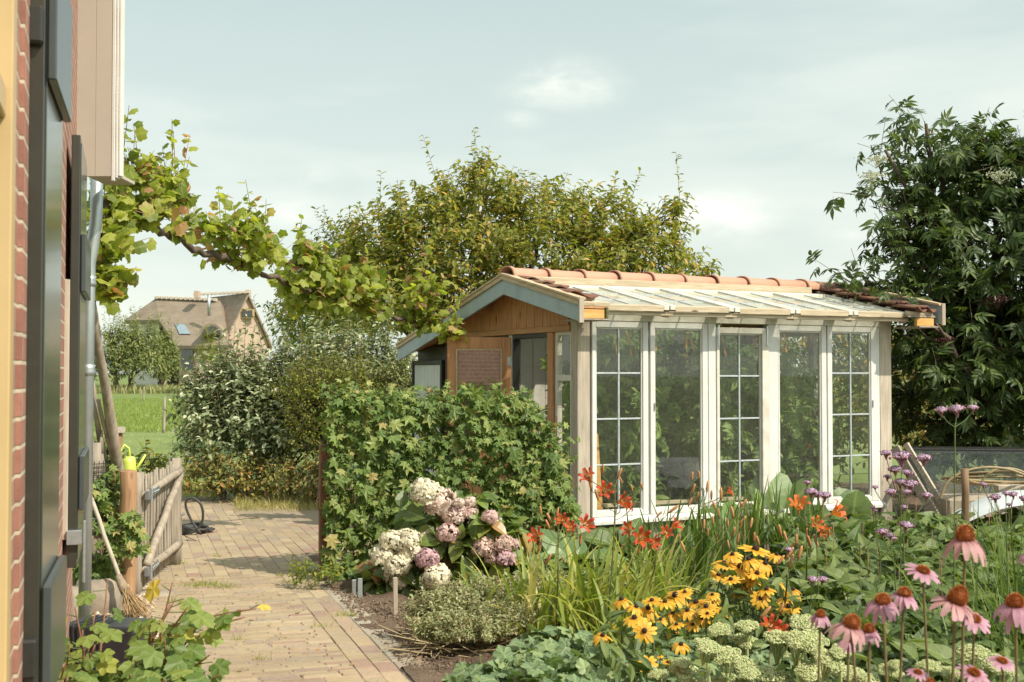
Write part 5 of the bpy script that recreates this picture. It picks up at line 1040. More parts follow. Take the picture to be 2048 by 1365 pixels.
for (px, py, Y, nl) in ((345, 1165, 4.3, 7), (375, 1215, 4.2, 6), (360, 1250, 4.2, 8), (330, 1280, 4.1, 8), (300, 1260, 4.2, 7), (390, 1290, 4.2, 8), (270, 1320, 4.0, 9), (240, 1340, 4.0, 9), (310, 1350, 3.95, 9), (360, 1345, 4.0, 9), (410, 1345, 4.05, 8), (200, 1345, 4.0, 8), (340, 1210, 4.3, 6), (395, 1255, 4.3, 6), (175, 1350, 3.9, 8), (440, 1350, 4, 5), (280, 1360, 3.9, 8), (380, 1370, 3.9, 8), (230, 1380, 3.8, 8), (420, 1310, 4.1, 6), (350, 1200, 4.4, 6), (320, 1240, 4.2, 7), (300, 1300, 4.1, 9), (345, 1320, 4.1, 9), (375, 1260, 4.15, 8), (260, 1350, 3.9, 9), (330, 1360, 3.9, 9), (395, 1360, 4, 9), (215, 1365, 3.9, 8), (150, 1365, 3.8, 8)):
    S.append((bs + Vector((random.uniform(-.1, .1), random.uniform(-.1, .1), .25)), P(px, py, Y), nl, .088))
S.append((bs + Vector((.05, 0, .55)), P(512, 1218, 4.3), 6, .07)); S.append((bs + Vector((.05, 0, .5)), P(490, 1235, 4.3), 4, .07))
currant('currant_bush', 'leafy currant bush in the foreground, its shoot reaching over the path', S, 1)
bs = Vector((dx(150, 4.0), 4.05, 0)); S = []
for (px, py, Y, nl) in ((150, 1215, 4.1, 7), (190, 1225, 4.1, 7), (165, 1260, 4, 8), (140, 1290, 4, 7), (190, 1290, 4, 6), (215, 1160, 4.6, 5), (130, 1330, 3.9, 6)): S.append((bs + Vector((random.uniform(-.05, .05), 0, .2)), P(px, py, Y), nl, .08))
currant('currant_bush', 'smaller currant bush with yellow leaves against the shutter', S, 2)
# plant markers
for (px, py, h, w_, m, lab) in ((720, 1203, .16, .016, 'zinc', 'grey metal plant marker at the bed edge'), (708, 1196, .13, .014, 'zinc', 'dull metal plant marker half behind the grey one'), (791, 1238, .27, .014, 'pinev', 'square wooden peg in front of the hydrangea')):
    g_ = G(px, py); o = MB().prism([(-w_, -.01), (w_, -.01), (w_, .01), (-w_, .01)], 0, h, 2).build('plant_marker', M[m], bevel=.002); o.location = (g_.x, g_.y, 0); o.rotation_euler = (random.uniform(-.05, .05), random.uniform(-.05, .05), .3); tag(o, lab, 'plant marker')
# ------------------------------------------------------------ right side: frames, hose coil, sheet, stake
def sash(nm, pts, th_, w_, lab, fm, gm):
    """leaning glazed frame from four corner points (tl,tr,br,bl)"""
    tl, tr, br_, bl = [Vector(p) for p in pts]; c = (tl + tr + br_ + bl) / 4; X = (tr - tl).normalized(); Z = (tl - bl); Z = (Z - X * Z.dot(X)).normalized(); Y_ = Z.cross(X); w2, h2 = (tr - tl).length / 2, (tl - bl).length / 2
    o = ring(MB(), -w2, w2, -h2, h2, w_, w_, w_, w_, 0, th_).build(nm, fm, bevel=.004); o.matrix_world = Matrix.Translation(c) @ Matrix((X, Y_, Z)).transposed().to_4x4()
    MB().add([(-w2 + w_, th_ / 2, -h2 + w_), (w2 - w_, th_ / 2, -h2 + w_), (w2 - w_, th_ / 2, h2 - w_), (-w2 + w_, th_ / 2, h2 - w_)], [(0, 1, 2, 3)]).build('pane', gm, o); return tag(o, lab, 'window sash', 'old glazed frames stacked beside the greenhouse')
M['frameglass'] = glassmat('frame_glass', .1, .03, (.35, .42, .4)); 
for n_ in M['frameglass'].node_tree.nodes:
    if n_.type == 'MATH' and n_.operation == 'MULTIPLY' and not n_.inputs[1].is_linked: n_.inputs[1].default_value = 5
sash('window_sash', [P(1800, 893, 12.2), P(2100, 896, 12.0), P(2180, 1010, 10.9), P(1880, 1008, 11.1)], .05, .06, 'dark framed glazed sash leaning back under the elder', M['blackp'], M['frameglass'])
sash('window_sash', [P(2020, 885, 12.9), P(2300, 885, 12.7), P(2330, 1000, 11.6), P(2050, 1000, 11.8)], .05, .05, 'pale glazed sash at the right edge behind the hose', M['pine'], M['frameglass'])
mb = MB(); a, b_ = P(1778, 905, 11.0), P(1890, 1035, 10.6); dr = (b_ - a); 
for k, (off, wd_, mt, lab) in enumerate(((0, .09, 'greywood', 'reddish grey board leaning against the stacked frames'), (.12, .05, 'pinev', 'pale batten on edge beside the leaning board'))):
    an = -math.atan2(dr.z, dr.x); o = MB().box((0, 0, 0), (dr.length, .03, wd_)).build('board', M[mt], bevel=.003); o.location = (a + b_) / 2 + Vector((off, .05 * k, .03 * k)); o.rotation_euler = (0, an, math.atan2(dr.y, dr.x)); tag(o, lab, 'board')
M['darkstake'] = woodmat('dark_stake_wood', (.12, .07, .035), (.24, .15, .08), 'z', knots=False)
# curved white sheet
V = []; n = 16
for i in range(n + 1):
    t = i / n; px = 1868 + 240 * t; py = 1048 - 72 * math.sin(min(1, t * 1.35) * math.pi / 2) + 6 * t; a = P(px, py, 9.9); b_ = P(px - 5 + 30 * t, py + 26 + 10 * (1 - t), 9.1); V += [tuple(a), tuple(b_)]
mb = MB(); mb.add(V + [(x, y, z - .006) for x, y, z in V], [(2 * i, 2 * i + 1, 2 * i + 3, 2 * i + 2) for i in range(n)] + [(2 * (n + 1) + 2 * i, 2 * (n + 1) + 2 * i + 2, 2 * (n + 1) + 2 * i + 3, 2 * (n + 1) + 2 * i + 1) for i in range(n)] + [(2 * i + 1, 2 * (n + 1) + 2 * i + 1, 2 * (n + 1) + 2 * i + 3, 2 * i + 3) for i in range(n)])
mesh_thing('plastic_sheet', mb, simple('pale_grey_sheet', (.5, .53, .53), .45, .06, 4), 'bent pale grey plastic sheet in front of the hose coil', 'sheet', smooth=True)
mesh_thing('timber_beam', MB().box(tuple(P(2060, 978, 10.4)), (.62, .09, .07), (0, 0, .1)), M['pinev'], 'short pale beam lying on the bent sheet', 'beam', bevel=.004)
g_ = P(1935, 1040, 9.0); mb = MB(); mb.tube(pole_pts((g_.x, g_.y, 0), (g_.x - .02, g_.y, P(0, 938, 9.0).z), 5, .004), [.03, .029, .028, .028, .029, .028], 9, wob=.12); mesh_thing('stake', mb, M['darkstake'], 'brown split stake in front of the beige hose coil', 'stake', smooth=True)
q_ = []
for i in range(230):
    a_ = i * .21; k = i / 230; cx = 2010 + 8 * math.sin(i * .05); q_.append(P(cx + (100 + 22 * math.sin(i * .13)) * math.cos(a_), 958 + (9 + 5 * math.sin(i * .1)) * math.sin(a_) - 14 * abs(math.sin(a_ * .5)) * (i % 3 == 0) * 0, 10.6 + .42 * math.sin(a_)))
lp = [P(x, y, 10.1) for x, y in ((1880, 1000), (1895, 965), (1930, 943), (1975, 935), (2020, 940), (2060, 955))]; lp2 = [P(x, y, 10.15) for x, y in ((1958, 985), (1970, 955), (2000, 938), (2040, 942), (2080, 965))]
mb = MB(); mb.tube(q_, .011, 7); mb.tube(smooth_curve(lp), .011, 7); mb.tube(smooth_curve(lp2), .011, 7); mesh_thing('hose_coil', mb, simple('beige_hose', (.27, .2, .1), .5, .15, 10), 'large coil of beige hose lying on the frames', 'hose', smooth=True)
mesh_thing('rubble_support', MB().box(tuple(P(2010, 1030, 10.9) * 1), (1.3, .5, .34), (0, 0, .1)), M['greywoodx'], 'dark low timber stack under the hose coil', 'timber', bevel=.01)
# ------------------------------------------------------------ inside the greenhouse
M['ribbon'] = simple('yellow_sticky_ribbon', (.65, .33, .03), .4, .1, 10); M['tomred'] = simple('ripening_fruit', (.4, .13, .05), .3, .3, 8); M['tomgreen'] = simple('green_fruit', (.16, .22, .06), .3, .2, 8)
def sphere_t(n=8, m_=6):
    V = []; Fl = []
    for j in range(m_ + 1):
        for i in range(n): a_, e_ = 2 * math.pi * i / n, math.pi * (j / m_ - .5); V.append((math.cos(a_) * math.cos(e_), math.sin(a_) * math.cos(e_), math.sin(e_)))
    for j in range(m_):
        for i in range(n): Fl.append((j * n + i, j * n + (i + 1) % n, (j + 1) * n + (i + 1) % n, (j + 1) * n + i))
    return V, Fl, [(0, 0)] * len(V)
T_sph = sphere_t()
tl = ['behind the left pair of leaded panes', 'behind the left edge of the wide pane', 'in the middle of the wide pane', 'behind the middle leaded window', 'between middle window and fourth pane', 'behind the fourth, plain pane', 'behind the right leaded window', 'near the far back corner', 'at the back behind the wide pane', 'at the back behind the middle window']
for i, (x, y, h, d_) in enumerate(((.45, .7, 1.75, 1), (.8, .5, 1.9, 1.2), (1.05, .75, 2.0, 1.5), (1.75, .55, 2.0, 1.3), (2.15, .8, 1.95, 1.1), (2.5, .55, 1.85, 1.0), (3.05, .6, 1.75, .7), (3.1, 1.5, 1.5, .8), (1.3, 1.35, 1.9, 1.3), (1.9, 1.4, 1.9, 1.2))):
    t = empty('tomato_plant', W(x, y, .05), random.random(), 'tall tomato plant ' + tl[i], 'tomato plant', 'tomato plants trained up strings in the greenhouse'); mb, st = MB(), MB(); n = int(20 * d_)
    st.tube(pole_pts((0, 0, 0), (0, 0, h), 9, .03), .009, 6); zz = rng.uniform(.25, h - .1, n * 4); a_ = rng.uniform(0, 6.28, len(zz)); dd = np.stack([np.cos(a_), np.sin(a_), rng.uniform(-.1, .4, len(zz))], -1)
    sprigs(np.stack([zz * 0, zz * 0, zz], -1), dd, rng.uniform(.15, .38, len(zz)), 3, .21, T_tomato, mb, st, droop=.55, upn=.9, face=(.3, -.8, 0), twr=.003, jit=.5)
    mb.build('leaves', M['ltomato'], t); st.build('stem', M['stem'], t); ft = MB(); k = 7; c = np.stack([rng.normal(0, .06, k), rng.normal(-.05, .05, k), rng.uniform(.35, 1.2, k)], -1); ft.inst(T_sph, frames(rnd(k), rnd(k), rng.uniform(.022, .038, k)), c); ft.build('fruit', M['tomgreen' if i % 3 else 'tomred'], t, smooth=True)
rb = [(1234, 655, 800 - 75, 1234, 1), (1255, 658, 710, 1262, 1), (1311, 655, 705, 1312, 2), (1378, 662, 705, 1388, 2), (1372, 670, 715, 1374, 2), (1442, 668, 712, 1452, 3), (1505, 664, 700, 1510, 3), (1558, 660, 705, 1566, 4), (1566, 660, 705, 1573, 4), (1599, 660, 697, 1611, 4), (1618, 660, 695, 1628, 4), (1679, 665, 693, 1697, 5)]
ordn = {1: 'first', 2: 'second', 3: 'third', 4: 'fourth', 5: 'fifth'}
for i, (px, y0, y1, px2, wi) in enumerate(rb):
    x = gx(px) ; yy = .16 + .02 * (i % 3); Yd = W(x, yy).y; a = P(px, y0 - 8, Yd); b_ = P(px2, y1, Yd - .02); v = b_ - a; t_ = np.linspace(0, 1, 9); mb = MB(); V = []
    for f in t_: c = a.lerp(b_, f); an = f * 5 + i; V += [tuple(c + Vector((math.cos(an), math.sin(an), 0)) * .011), tuple(c - Vector((math.cos(an), math.sin(an), 0)) * .011)]
    mb.add(V, [(2 * k, 2 * k + 1, 2 * k + 3, 2 * k + 2) for k in range(8)]); o = mb.build('fly_ribbon', M['ribbon']); s_ = o.modifiers.new('t', 'SOLIDIFY'); s_.thickness = .002
    same = [j for j, q in enumerate(rb) if q[4] == wi]; pos = same.index(i); tag(o, 'yellow sticky fly ribbon %sin the %s pane from the left' % ('' if len(same) == 1 else ['leftmost ', 'second ', 'third ', 'rightmost '][pos if pos < len(same) - 1 else 3], ordn[wi]), 'fly ribbon', 'yellow sticky ribbons hanging under the greenhouse eave')
mesh_thing('leaning_plank', MB().prism([(0, 0), (.09, 0), (.02, 1.0), (-.06, 1.0)], 0, .025, 1), M['yellowwood'], 'raw orange plank leaning inside the first leaded window', 'plank', bevel=.002).matrix_world = Matrix.Translation(W(.33, .25, .06)) @ Matrix.Rotation(GA, 4, 'Z')
t = empty('plant_pot', W(2.32, .19, .442), 0, 'small terracotta pot ball on the ledge behind the fourth pane', 'pot'); MB().tube([(0, 0, 0), (0, 0, .02), (0, 0, .07), (0, 0, .085)], [.03, .036, .046, .03], 14).build('pot', M['terra'], t, smooth=True)
t = empty('squash_vine', W(.35, .62, .06), 0, 'climbing squash with broad leaves inside the open doorway', 'squash'); mb, tw = MB(), MB(); O_ = W(.35, .62, .06)
tw.tube([(0, 0, 0), (.02, 0, .7), (-.02, 0, 1.3), (0, 0, 1.95)], .006, 6); c = np.array([(.0, 0, z) for z in (.5, .7, .9, 1.0, 1.15, 1.25, 1.5, 1.8, 1.9)]); sprigs(c, rnd(9) * [1, 1, .2], .08, 2, .14, T_grape, mb, tw, face=(-.2, -1, 0), upn=.5)
mb.build('leaves', M['ltomato'], t); tw.build('stem', M['stem'], t)
# ------------------------------------------------------------ hydrangea
M['hw'] = petalmat('cream_floret', (.6, .58, .36), (.82, .75, .6), tr=.25, var=.22); M['hp'] = petalmat('dusty_pink_floret', (.6, .4, .34), (.76, .56, .52), tr=.25, var=.25); M['hm'] = petalmat('mauve_floret', (.52, .31, .34), (.68, .47, .48), tr=.25, var=.25); M['hb'] = petalmat('beige_pink_floret', (.64, .5, .4), (.8, .67, .58), tr=.25, var=.25); M['ht'] = petalmat('tan_pink_floret', (.54, .38, .29), (.68, .5, .43), tr=.25, var=.25)
fl_V = [(0, 0, .08)]; fl_F = []; fl_U = [(0, 0)]
for k in range(4):
    a_ = math.pi / 2 * k; c_, s_ = math.cos(a_), math.sin(a_); b0 = len(fl_V)
    for (x, y, z) in ((-.42, .45, .0), (-.3, .95, -.05), (.3, .95, -.12), (.42, .45, .04)): fl_V.append((x * c_ - y * s_, x * s_ + y * c_, z)); fl_U.append((x, y))
    fl_F.append((0, b0 + 3, b0 + 2, b0 + 1, b0))
T_floret = (fl_V, fl_F, fl_U)   # normal along +z
def nframes(Nn, S):  # z along N
    Nn = unit(Nn); A_ = unit(np.cross(Nn, rnd(len(Nn)))); B_ = np.cross(Nn, A_); S = np.asarray(S)[:, None]; return np.stack([A_ * S, B_ * S, Nn * S], -1)
hy = empty('hydrangea', G(880, 1190), 0, 'mophead hydrangea with cream, dusty pink and mauve flower heads before the ivy screen', 'hydrangea'); HO = Vector(hy.location); HY = HO.y
heads = [(852, 982, 30, 'hw', 0), (880, 1000, 33, 'hb', 0), (845, 972, 24, 'hw', 0), (905, 1028, 25, 'hb', .05), (930, 1020, 26, 'hp', .05), (912, 1020, 22, 'hp', 0), (895, 1062, 22, 'hp', -.1), (980, 1030, 17, 'hp', 0), (918, 1002, 12, 'hb', 0), (940, 1000, 13, 'hb', 0),
         (785, 1080, 26, 'hw', 0), (815, 1075, 26, 'hw', 0), (857, 1072, 22, 'hw', 0), (765, 1108, 26, 'hw', -.05), (795, 1125, 27, 'hw', -.1), (828, 1100, 25, 'hw', -.05), (855, 1115, 24, 'hm', -.2), (872, 1150, 29, 'hw', -.2), (800, 1160, 20, 'hw', .0), (968, 1092, 25, 'ht', 0), (985, 1112, 16, 'ht', 0), (1008, 1085, 22, 'ht', 0), (1027, 1085, 14, 'hm', .03), (1012, 1112, 19, 'hm', -.05), (972, 1122, 9, 'hb', 0), (815, 1092, 24, 'hw', 0), (780, 1150, 15, 'hw', 0)]
st = MB()
for (px, py, r, mt, dy) in heads:
    Y = HY - .1 + dy + random.uniform(-.05, .05); c = np.array(P(px, py + 4, Y) - HO); rr = r * .98 * Y / F; n = int(70 + 90 * (r / 25)); d = unit(rnd(n * 2)); d = d[d[:, 2] > -.75][:n]; mb = MB(); q = c + d * rr * rng.uniform(.82, 1.06, (len(d), 1)) * [1, 1, .85]
    mb.inst(T_floret, nframes(d + rnd(len(d)) * .35, rr * rng.uniform(.2, .3, len(d))), q); mb.build('flower_head', M[mt], hy); st.tube(smooth_curve([(random.uniform(-.2, .2), .1, 0), tuple(Vector(c) * .6 + Vector((0, .05, .0))), tuple(Vector(c))], 4), .004, 5)
st.build('stems', M['stem'], hy); mb, tw = MB(), MB()
for (px, py, rx, rz, k) in ((800, 1160, 60, 35, 28), (870, 1100, 60, 60, 26), (960, 1080, 60, 55, 34), (990, 1150, 60, 40, 34), (920, 1160, 70, 40, 34), (840, 1030, 40, 25, 10), (960, 1030, 40, 25, 12), (760, 1170, 35, 20, 14), (1000, 1060, 30, 30, 12), (1020, 1120, 25, 30, 8)):
    c = np.array(P(px, py, HY + .08) - HO); r = np.array([rx, rx * .9, rz]) * HY / F; p, d = blob_pts(c, r, k, .3, .6); sprigs(p - d * .05, d + UPV * .4, rng.uniform(.08, .16, len(p)), 4, .15, T_broad, mb, tw, droop=.35, upn=.85, face=(.1, -.4, 0), spread=1.1, twr=.004)
mb.build('leaves', M['lhydr'], hy); tw.build('twigs', M['stem'], hy)
# ------------------------------------------------------------ broad leaved clumps
def rosette(nm, lab, cat, base, nl, L0, mt, tmpl, rise=.7, w_=1.0, grp=None, stalk=.5, face=(0, -.3, 0)):
    t = empty(nm, base, 0, lab, cat, grp); mb, st = MB(), MB(); a_ = np.arange(nl) * 2.4 + rng.uniform(0, .5, nl); el = rng.uniform(.3, 1.2, nl) * rise; ln = L0 * rng.uniform(.7, 1.2, nl)
    o = np.stack([np.cos(a_) * np.cos(el), np.sin(a_) * np.cos(el), np.sin(el)], -1); tip = o * (ln * stalk)[:, None]; 
    for q in tip: st.tube([(0, 0, 0), tuple(q * .6 + [0, 0, .02]), tuple(q)], .006, 5, False)
    mb.inst(tmpl, frames(o * [1, 1, .5] + rnd(nl) * .1, UPV + rnd(nl) * .3 + face, np.stack([ln * w_, ln, ln], -1)), tip); mb.build('leaves', M[mt], t); st.build('leaf_stalks', M['stem'], t); return t
T_big = t_blade([(-.05, .1), (.05, .22), (.25, .33), (.5, .33), (.75, .2), (.92, .07), (1, 0)], .55, .25)
rosette('comfrey_clump', 'broad dark-leaved clump right of the pink hydrangea heads', 'plant', G(1060, 1165), 34, .27, 'lhosta', T_big, 1.1); rosette('comfrey_clump', 'broad leaves below the left corner post behind the daylily', 'plant', G(1150, 1160), 36, .28, 'lhosta', T_big, 1.1)
rosette('comfrey_clump', 'broad leaves under the first leaded window', 'plant', G(1240, 1125), 30, .26, 'lbed', T_big, 1.0)
T_rhu = palmate([.62, .56, .6, .54, .58, .5, .55, .45, .22, .45, .55, .5, .58, .54, .6, .56], [0, 22, 38, 60, 78, 100, 120, 145, 180, 215, 240, 260, 282, 300, 322, 338], .25, .36)
for (px, py, n_, L0, lab) in ((1540, 1090, 12, .34, 'big crinkled rhubarb leaves under the middle leaded window'), (1690, 1080, 12, .26, 'lower rhubarb leaves below the right end of the sill'), (1400, 1100, 14, .22, 'round rhubarb-like leaves under the wide pane')):
    rosette('rhubarb', lab, 'rhubarb', G(px, py), n_, L0, 'lhosta', T_rhu, 1.25, face=(0, -.9, 0), stalk=.9)
# ------------------------------------------------------------ grey-green low bush (santolina-like)
sb_ = empty('lavender_cotton', G(930, 1290), 0, 'low grey-green woody cushion at the path edge', 'shrub'); O_ = np.array(sb_.location); mb, tw = MB(), MB()
for (px, py, rx, rz, Y, k) in ((880, 1240, 65, 48, 7.1, 330), (950, 1225, 70, 55, 7.3, 330), (1040, 1210, 70, 45, 7.6, 300), (1100, 1200, 50, 38, 7.8, 200), (870, 1280, 50, 28, 6.8, 160), (960, 1275, 80, 35, 6.8, 240), (1010, 1255, 70, 35, 7.0, 200)):
    c = np.array(P(px, py, Y)) - O_; r = np.array([rx, rx * .9, rz]) * Y / F; p, d = blob_pts(c, r, k, .2, .7, low=-.3); sprigs(p - d * .1, d * .7 + UPV * .8 + rnd(len(p)) * .35, rng.uniform(.08, .2, len(p)), 14, .026, T_small, mb, tw, droop=.05, spread=.8, twr=.0018)
    n = 60; a_ = rng.uniform(0, 6.28, n); tw.inst(T_twig, frames(np.stack([np.cos(a_), np.sin(a_), rng.uniform(0, .5, n)], -1), rnd(n), np.stack([np.full(n, .0035), rng.uniform(.15, .35, n), np.full(n, .0035)], -1)), c * [1, 1, .3] + rnd(n) * .05)
mb.build('foliage', M['lsanto'], sb_); tw.build('twigs', simple('dry_stem', (.34, .27, .15), .8, .3, 20), sb_)
# strap leaved clumps
M['strap'] = leafmat('strap_leaf', [(0, (.12, .17, .03)), (.5, (.2, .24, .05)), (.8, (.3, .3, .08)), (1, (.42, .34, .14))], .45, .4, .3); M['strapg'] = leafmat('green_strap_leaf', [(0, (.045, .08, .02)), (.6, (.08, .13, .03)), (1, (.15, .18, .05))], .45, .4, .3)
def strap_clump(nm, lab, base, n, h, mt, lean=.9, wd=1.0, spread=.12, cat='plant', grp=None):
    t = empty(nm, base, 0, lab, cat, grp); mb = MB()
    for i in range(n):
        a_ = random.uniform(0, 6.28); k = random.uniform(.1, 1) * lean; hh = h * random.uniform(.6, 1.15); b0 = Vector((random.gauss(0, spread), random.gauss(0, spread), 0)); o = Vector((math.cos(a_), math.sin(a_), 0)); sd = Vector((-o.y, o.x, 0)); V = []; UV = []; m_ = 9; w0 = .011 * wd * random.uniform(.7, 1.2)
        x = 0; z = 0; an = R(88) - k * .35
        for j in range(m_ + 1):
            f = j / m_; w_ = w0 * (1 - f ** 3) * (.7 + .6 * min(f * 3, 1)); p = b0 + o * x + Vector((0, 0, z)); V += [tuple(p + sd * w_ + Vector((0, 0, w_ * .5))), tuple(p), tuple(p - sd * w_ + Vector((0, 0, w_ * .5)))]; UV += [(-1, f), (0, f), (1, f)]; x += math.cos(an) * hh / m_ * 1.2; z += math.sin(an) * hh / m_ * 1.2; an -= k * 2.3 / m_ * (.4 + f * 1.3)
        mb.add(V, [q for j in range(m_) for q in ((3 * j, 3 * j + 1, 3 * j + 4, 3 * j + 3), (3 * j + 1, 3 * j + 2, 3 * j + 5, 3 * j + 4))], UV)
    mb.build('leaves', M[mt], t, smooth=True); return t
random.seed(21)
for (px, py, n, h, mt, lean, lab) in ((1100, 1295, 60, .55, 'strap', 1.0, 'arching yellow-green strap leaves just right of the grey cushion'), (1200, 1290, 70, .6, 'strap', 1.0, 'densest arching strap leaves behind the lowest yellow daisies'), (1310, 1265, 60, .55, 'strap', .9, 'strap leaves under the red daylilies in the centre'), (1330, 1200, 50, .6, 'strapg', .6, 'upright green strap leaves below the wide pane'), (1420, 1190, 50, .62, 'strapg', .6, 'green strap leaves between wide pane and yellow daisies'), (1520, 1165, 60, .64, 'strapg', .35, 'tall upright iris-like leaves before the rhubarb'), (1020, 1275, 34, .5, 'strap', 1.1, 'thin strap leaves spilling over the grey cushion'), (1600, 1180, 40, .65, 'strapg', .6, 'green strap leaves behind the highest yellow daisies'), (1240, 1330, 40, .42, 'strap', 1.1, 'short pale strap leaves at the front of the bed')):
    strap_clump('daylily_leaves', lab, G(px, py), n, h, mt, lean, grp='strap-leaved clumps in the flower bed')
# ------------------------------------------------------------ daylilies
M['lily'] = petalmat('red_orange_tepal', (.75, .38, .05), (.5, .05, .025), (.35, (.62, .1, .03)), tr=.35); M['lily2'] = petalmat('orange_tepal', (.75, .4, .05), (.62, .12, .03), (.4, (.68, .18, .03)), tr=.35); M['bud'] = simple('orange_bud', (.42, .2, .07), .5, .35, 14); M['lilystem'] = simple('daylily_stalk', (.15, .16, .05), .6, .3, 12)
def tepal():
    V = []; UV = []; m_ = 7
    for j in range(m_ + 1):
        f = j / m_; r_ = .012 + .052 * f ** 1.2; y = .075 * f if f < .7 else .0525 + .012 * (f - .7) - .05 * (f - .7) ** 2 * 3; w_ = .0115 * math.sin(math.pi * min(1, f * .9 + .08)) ** .8 + .002
        V += [(-w_, r_, y + .004), (0, r_, y), (w_, r_, y + .004)]; UV += [(-1, f), (0, f), (1, f)]
    return V, [q for j in range(m_) for q in ((3 * j, 3 * j + 1, 3 * j + 4, 3 * j + 3), (3 * j + 1, 3 * j + 2, 3 * j + 5, 3 * j + 4))], UV
TT = tepal()
def lily_bloom(mt):
    mb = MB(); A_ = []
    for k in range(6): a_ = math.pi / 3 * k; A_.append([[math.cos(a_), -math.sin(a_), 0], [math.sin(a_), math.cos(a_), 0], [0, 0, 1]])
    mb.inst(TT, np.array(A_), np.zeros((6, 3))); me = mb.build('bloom', M[mt], smooth=True); data = me.data; bpy.data.objects.remove(me)
    sm = MB(); sm.tube([(0, 0, -.04), (0, 0, 0), (0, 0, .03)], [.003, .006, .012], 7)
    for k in range(6): sm.tube([(0, 0, .02), (.012 * math.cos(k), .012 * math.sin(k), .085)], .0012, 4)
    o = sm.build('stamens', M['bud']); d2 = o.data; bpy.data.objects.remove(o); return data, d2
LB, LB2 = lily_bloom('lily'), lily_bloom('lily2')
bm = MB(); bm.tube([(0, 0, 0), (0, 0, .02), (0, 0, .045), (0, 0, .065), (0, 0, .07)], [.003, .0075, .0085, .006, .002], 7); BO = bm.build('bud', M['bud'], smooth=True); BUD = BO.data; bpy.data.objects.remove(BO)
def aim(v, roll=None): q = Vector(v).to_track_quat('Z', 'Y').to_euler(); q2 = q.to_matrix() @ Matrix.Rotation(random.random() * 6 if roll is None else roll, 3, 'Z'); return q2.to_euler()
def place(nm, data, par, loc, d, s=1.0): o = bpy.data.objects.new(nm, data); COL.objects.link(o); o.parent = par; o.location = loc; o.rotation_euler = aim(d); o.scale = (s, s, s); return o
random.seed(33)
def lily_stalk(lab, base, Y, blooms, buds, mt=LB):
    t = empty('daylily', base, 0, lab, 'daylily', 'daylily flower stalks'); O_ = Vector(base); st = MB(); allp = [P(b[0], b[1], Y) - O_ for b in blooms + buds]; c = sum(allp, Vector()) / len(allp); c.z = min(p.z for p in allp) - .06
    mid = c * .5 + Vector((random.uniform(-.03, .03), 0, 0)); tp = c.copy(); tp.z = max(p.z for p in allp) - .05; st.tube(smooth_curve([(0, 0, 0), mid, c, tp], 5), [.0048] * 12 + [.003] * 4, 6); at_ = lambda p: c.lerp(tp, max(0, min(1, (p.z - random.uniform(.04, .1) - c.z) / max(.01, tp.z - c.z))))
    for i, b in enumerate(blooms): 
        p = allp[i] + Vector((0, random.uniform(-.04, .04), 0)); d = Vector(b[2]); s_ = b[3] if len(b) > 3 else 1; o = place('bloom', mt[0], t, p, d, s_ * .9); q = place('stamens', mt[1], o, (0, 0, 0), (0, 0, 1)); q.scale = (1, 1, 1); q0 = at_(p); st.tube(smooth_curve([q0, (q0 + p) / 2 - Vector((0, 0, .01)), p - d.normalized() * .04 * s_], 3), .0025, 5)
    for i, b in enumerate(buds):
        p = allp[len(blooms) + i] + Vector((0, random.uniform(-.05, .05), 0)); d = Vector((random.uniform(-.5, .5), random.uniform(-.4, .2), 1)) if len(b) < 3 else Vector(b[2]); place('bud', BUD, t, p, d, random.uniform(.7, 1.15)); q0 = at_(p); st.tube([q0, (q0 + p) / 2 - Vector((0, 0, .01)), p], .002, 5)
    st.build('stalk', M['lilystem'], t)
lily_stalk('tallest red daylily stalk, three open blooms in front of the left corner post', G(1210, 1300, 0), 6.8, [(1180, 958, (-.55, -.6, .6)), (1208, 985, (.2, -.9, .35)), (1238, 1005, (.7, -.6, .2)), (1250, 1010, (.9, -.2, .1), .8)], [(1205, 950), (1235, 960), (1185, 985), (1265, 985), (1285, 980), (1245, 970), (1196, 1000), (1260, 1020)])
lily_stalk('red daylily stalk low on the left, bloom beside the pink hydrangea', G(1115, 1300, 0), 6.6, [(1078, 1078, (-.5, -.6, .5)), (1125, 1045, (-.2, -.7, .6), .8), (1168, 1052, (.4, -.85, .4)), (1140, 1055, (0, -.8, .5), .7)], [(1082, 1032), (1105, 1050), (1112, 1035), (1075, 1110), (1160, 1095), (1100, 1060), (1090, 1130), (1145, 1075), (1130, 1130)])
lily_stalk('red daylily stalk in the centre below the wide pane', G(1265, 1280, 0), 6.9, [(1280, 1075, (.1, -.95, .2), 1.15), (1262, 1062, (-.5, -.7, .3), .9), (1300, 1082, (.6, -.7, 0), .9), (1328, 1068, (.3, -.7, .5), .8), (1345, 1055, (.8, -.2, .6), .9)], [(1310, 1035, (.7, 0, .7)), (1335, 1025, (.8, 0, .6)), (1250, 1105), (1360, 1080), (1275, 1110), (1370, 1105)])
lily_stalk('daylily stalk with pale upright buds against the wide pane', G(1350, 1250, 0), 7.2, [(1452, 985, (.8, -.3, .5), .6)], [(1385, 965, (.1, 0, 1)), (1400, 960, (-.1, 0, 1)), (1382, 990), (1412, 985), (1390, 1000), (1422, 1000), (1440, 1000), (1378, 1015)])
lily_stalk('daylily stalk of dried buds below the middle window, left', G(1420, 1230, 0), 7.2, [], [(1440, 1040), (1455, 1055), (1470, 1040), (1425, 1050), (1448, 1070), (1462, 1075), (1435, 1085), (1475, 1060), (1415, 1075), (1405, 1060), (1480, 1020), (1430, 1020)])
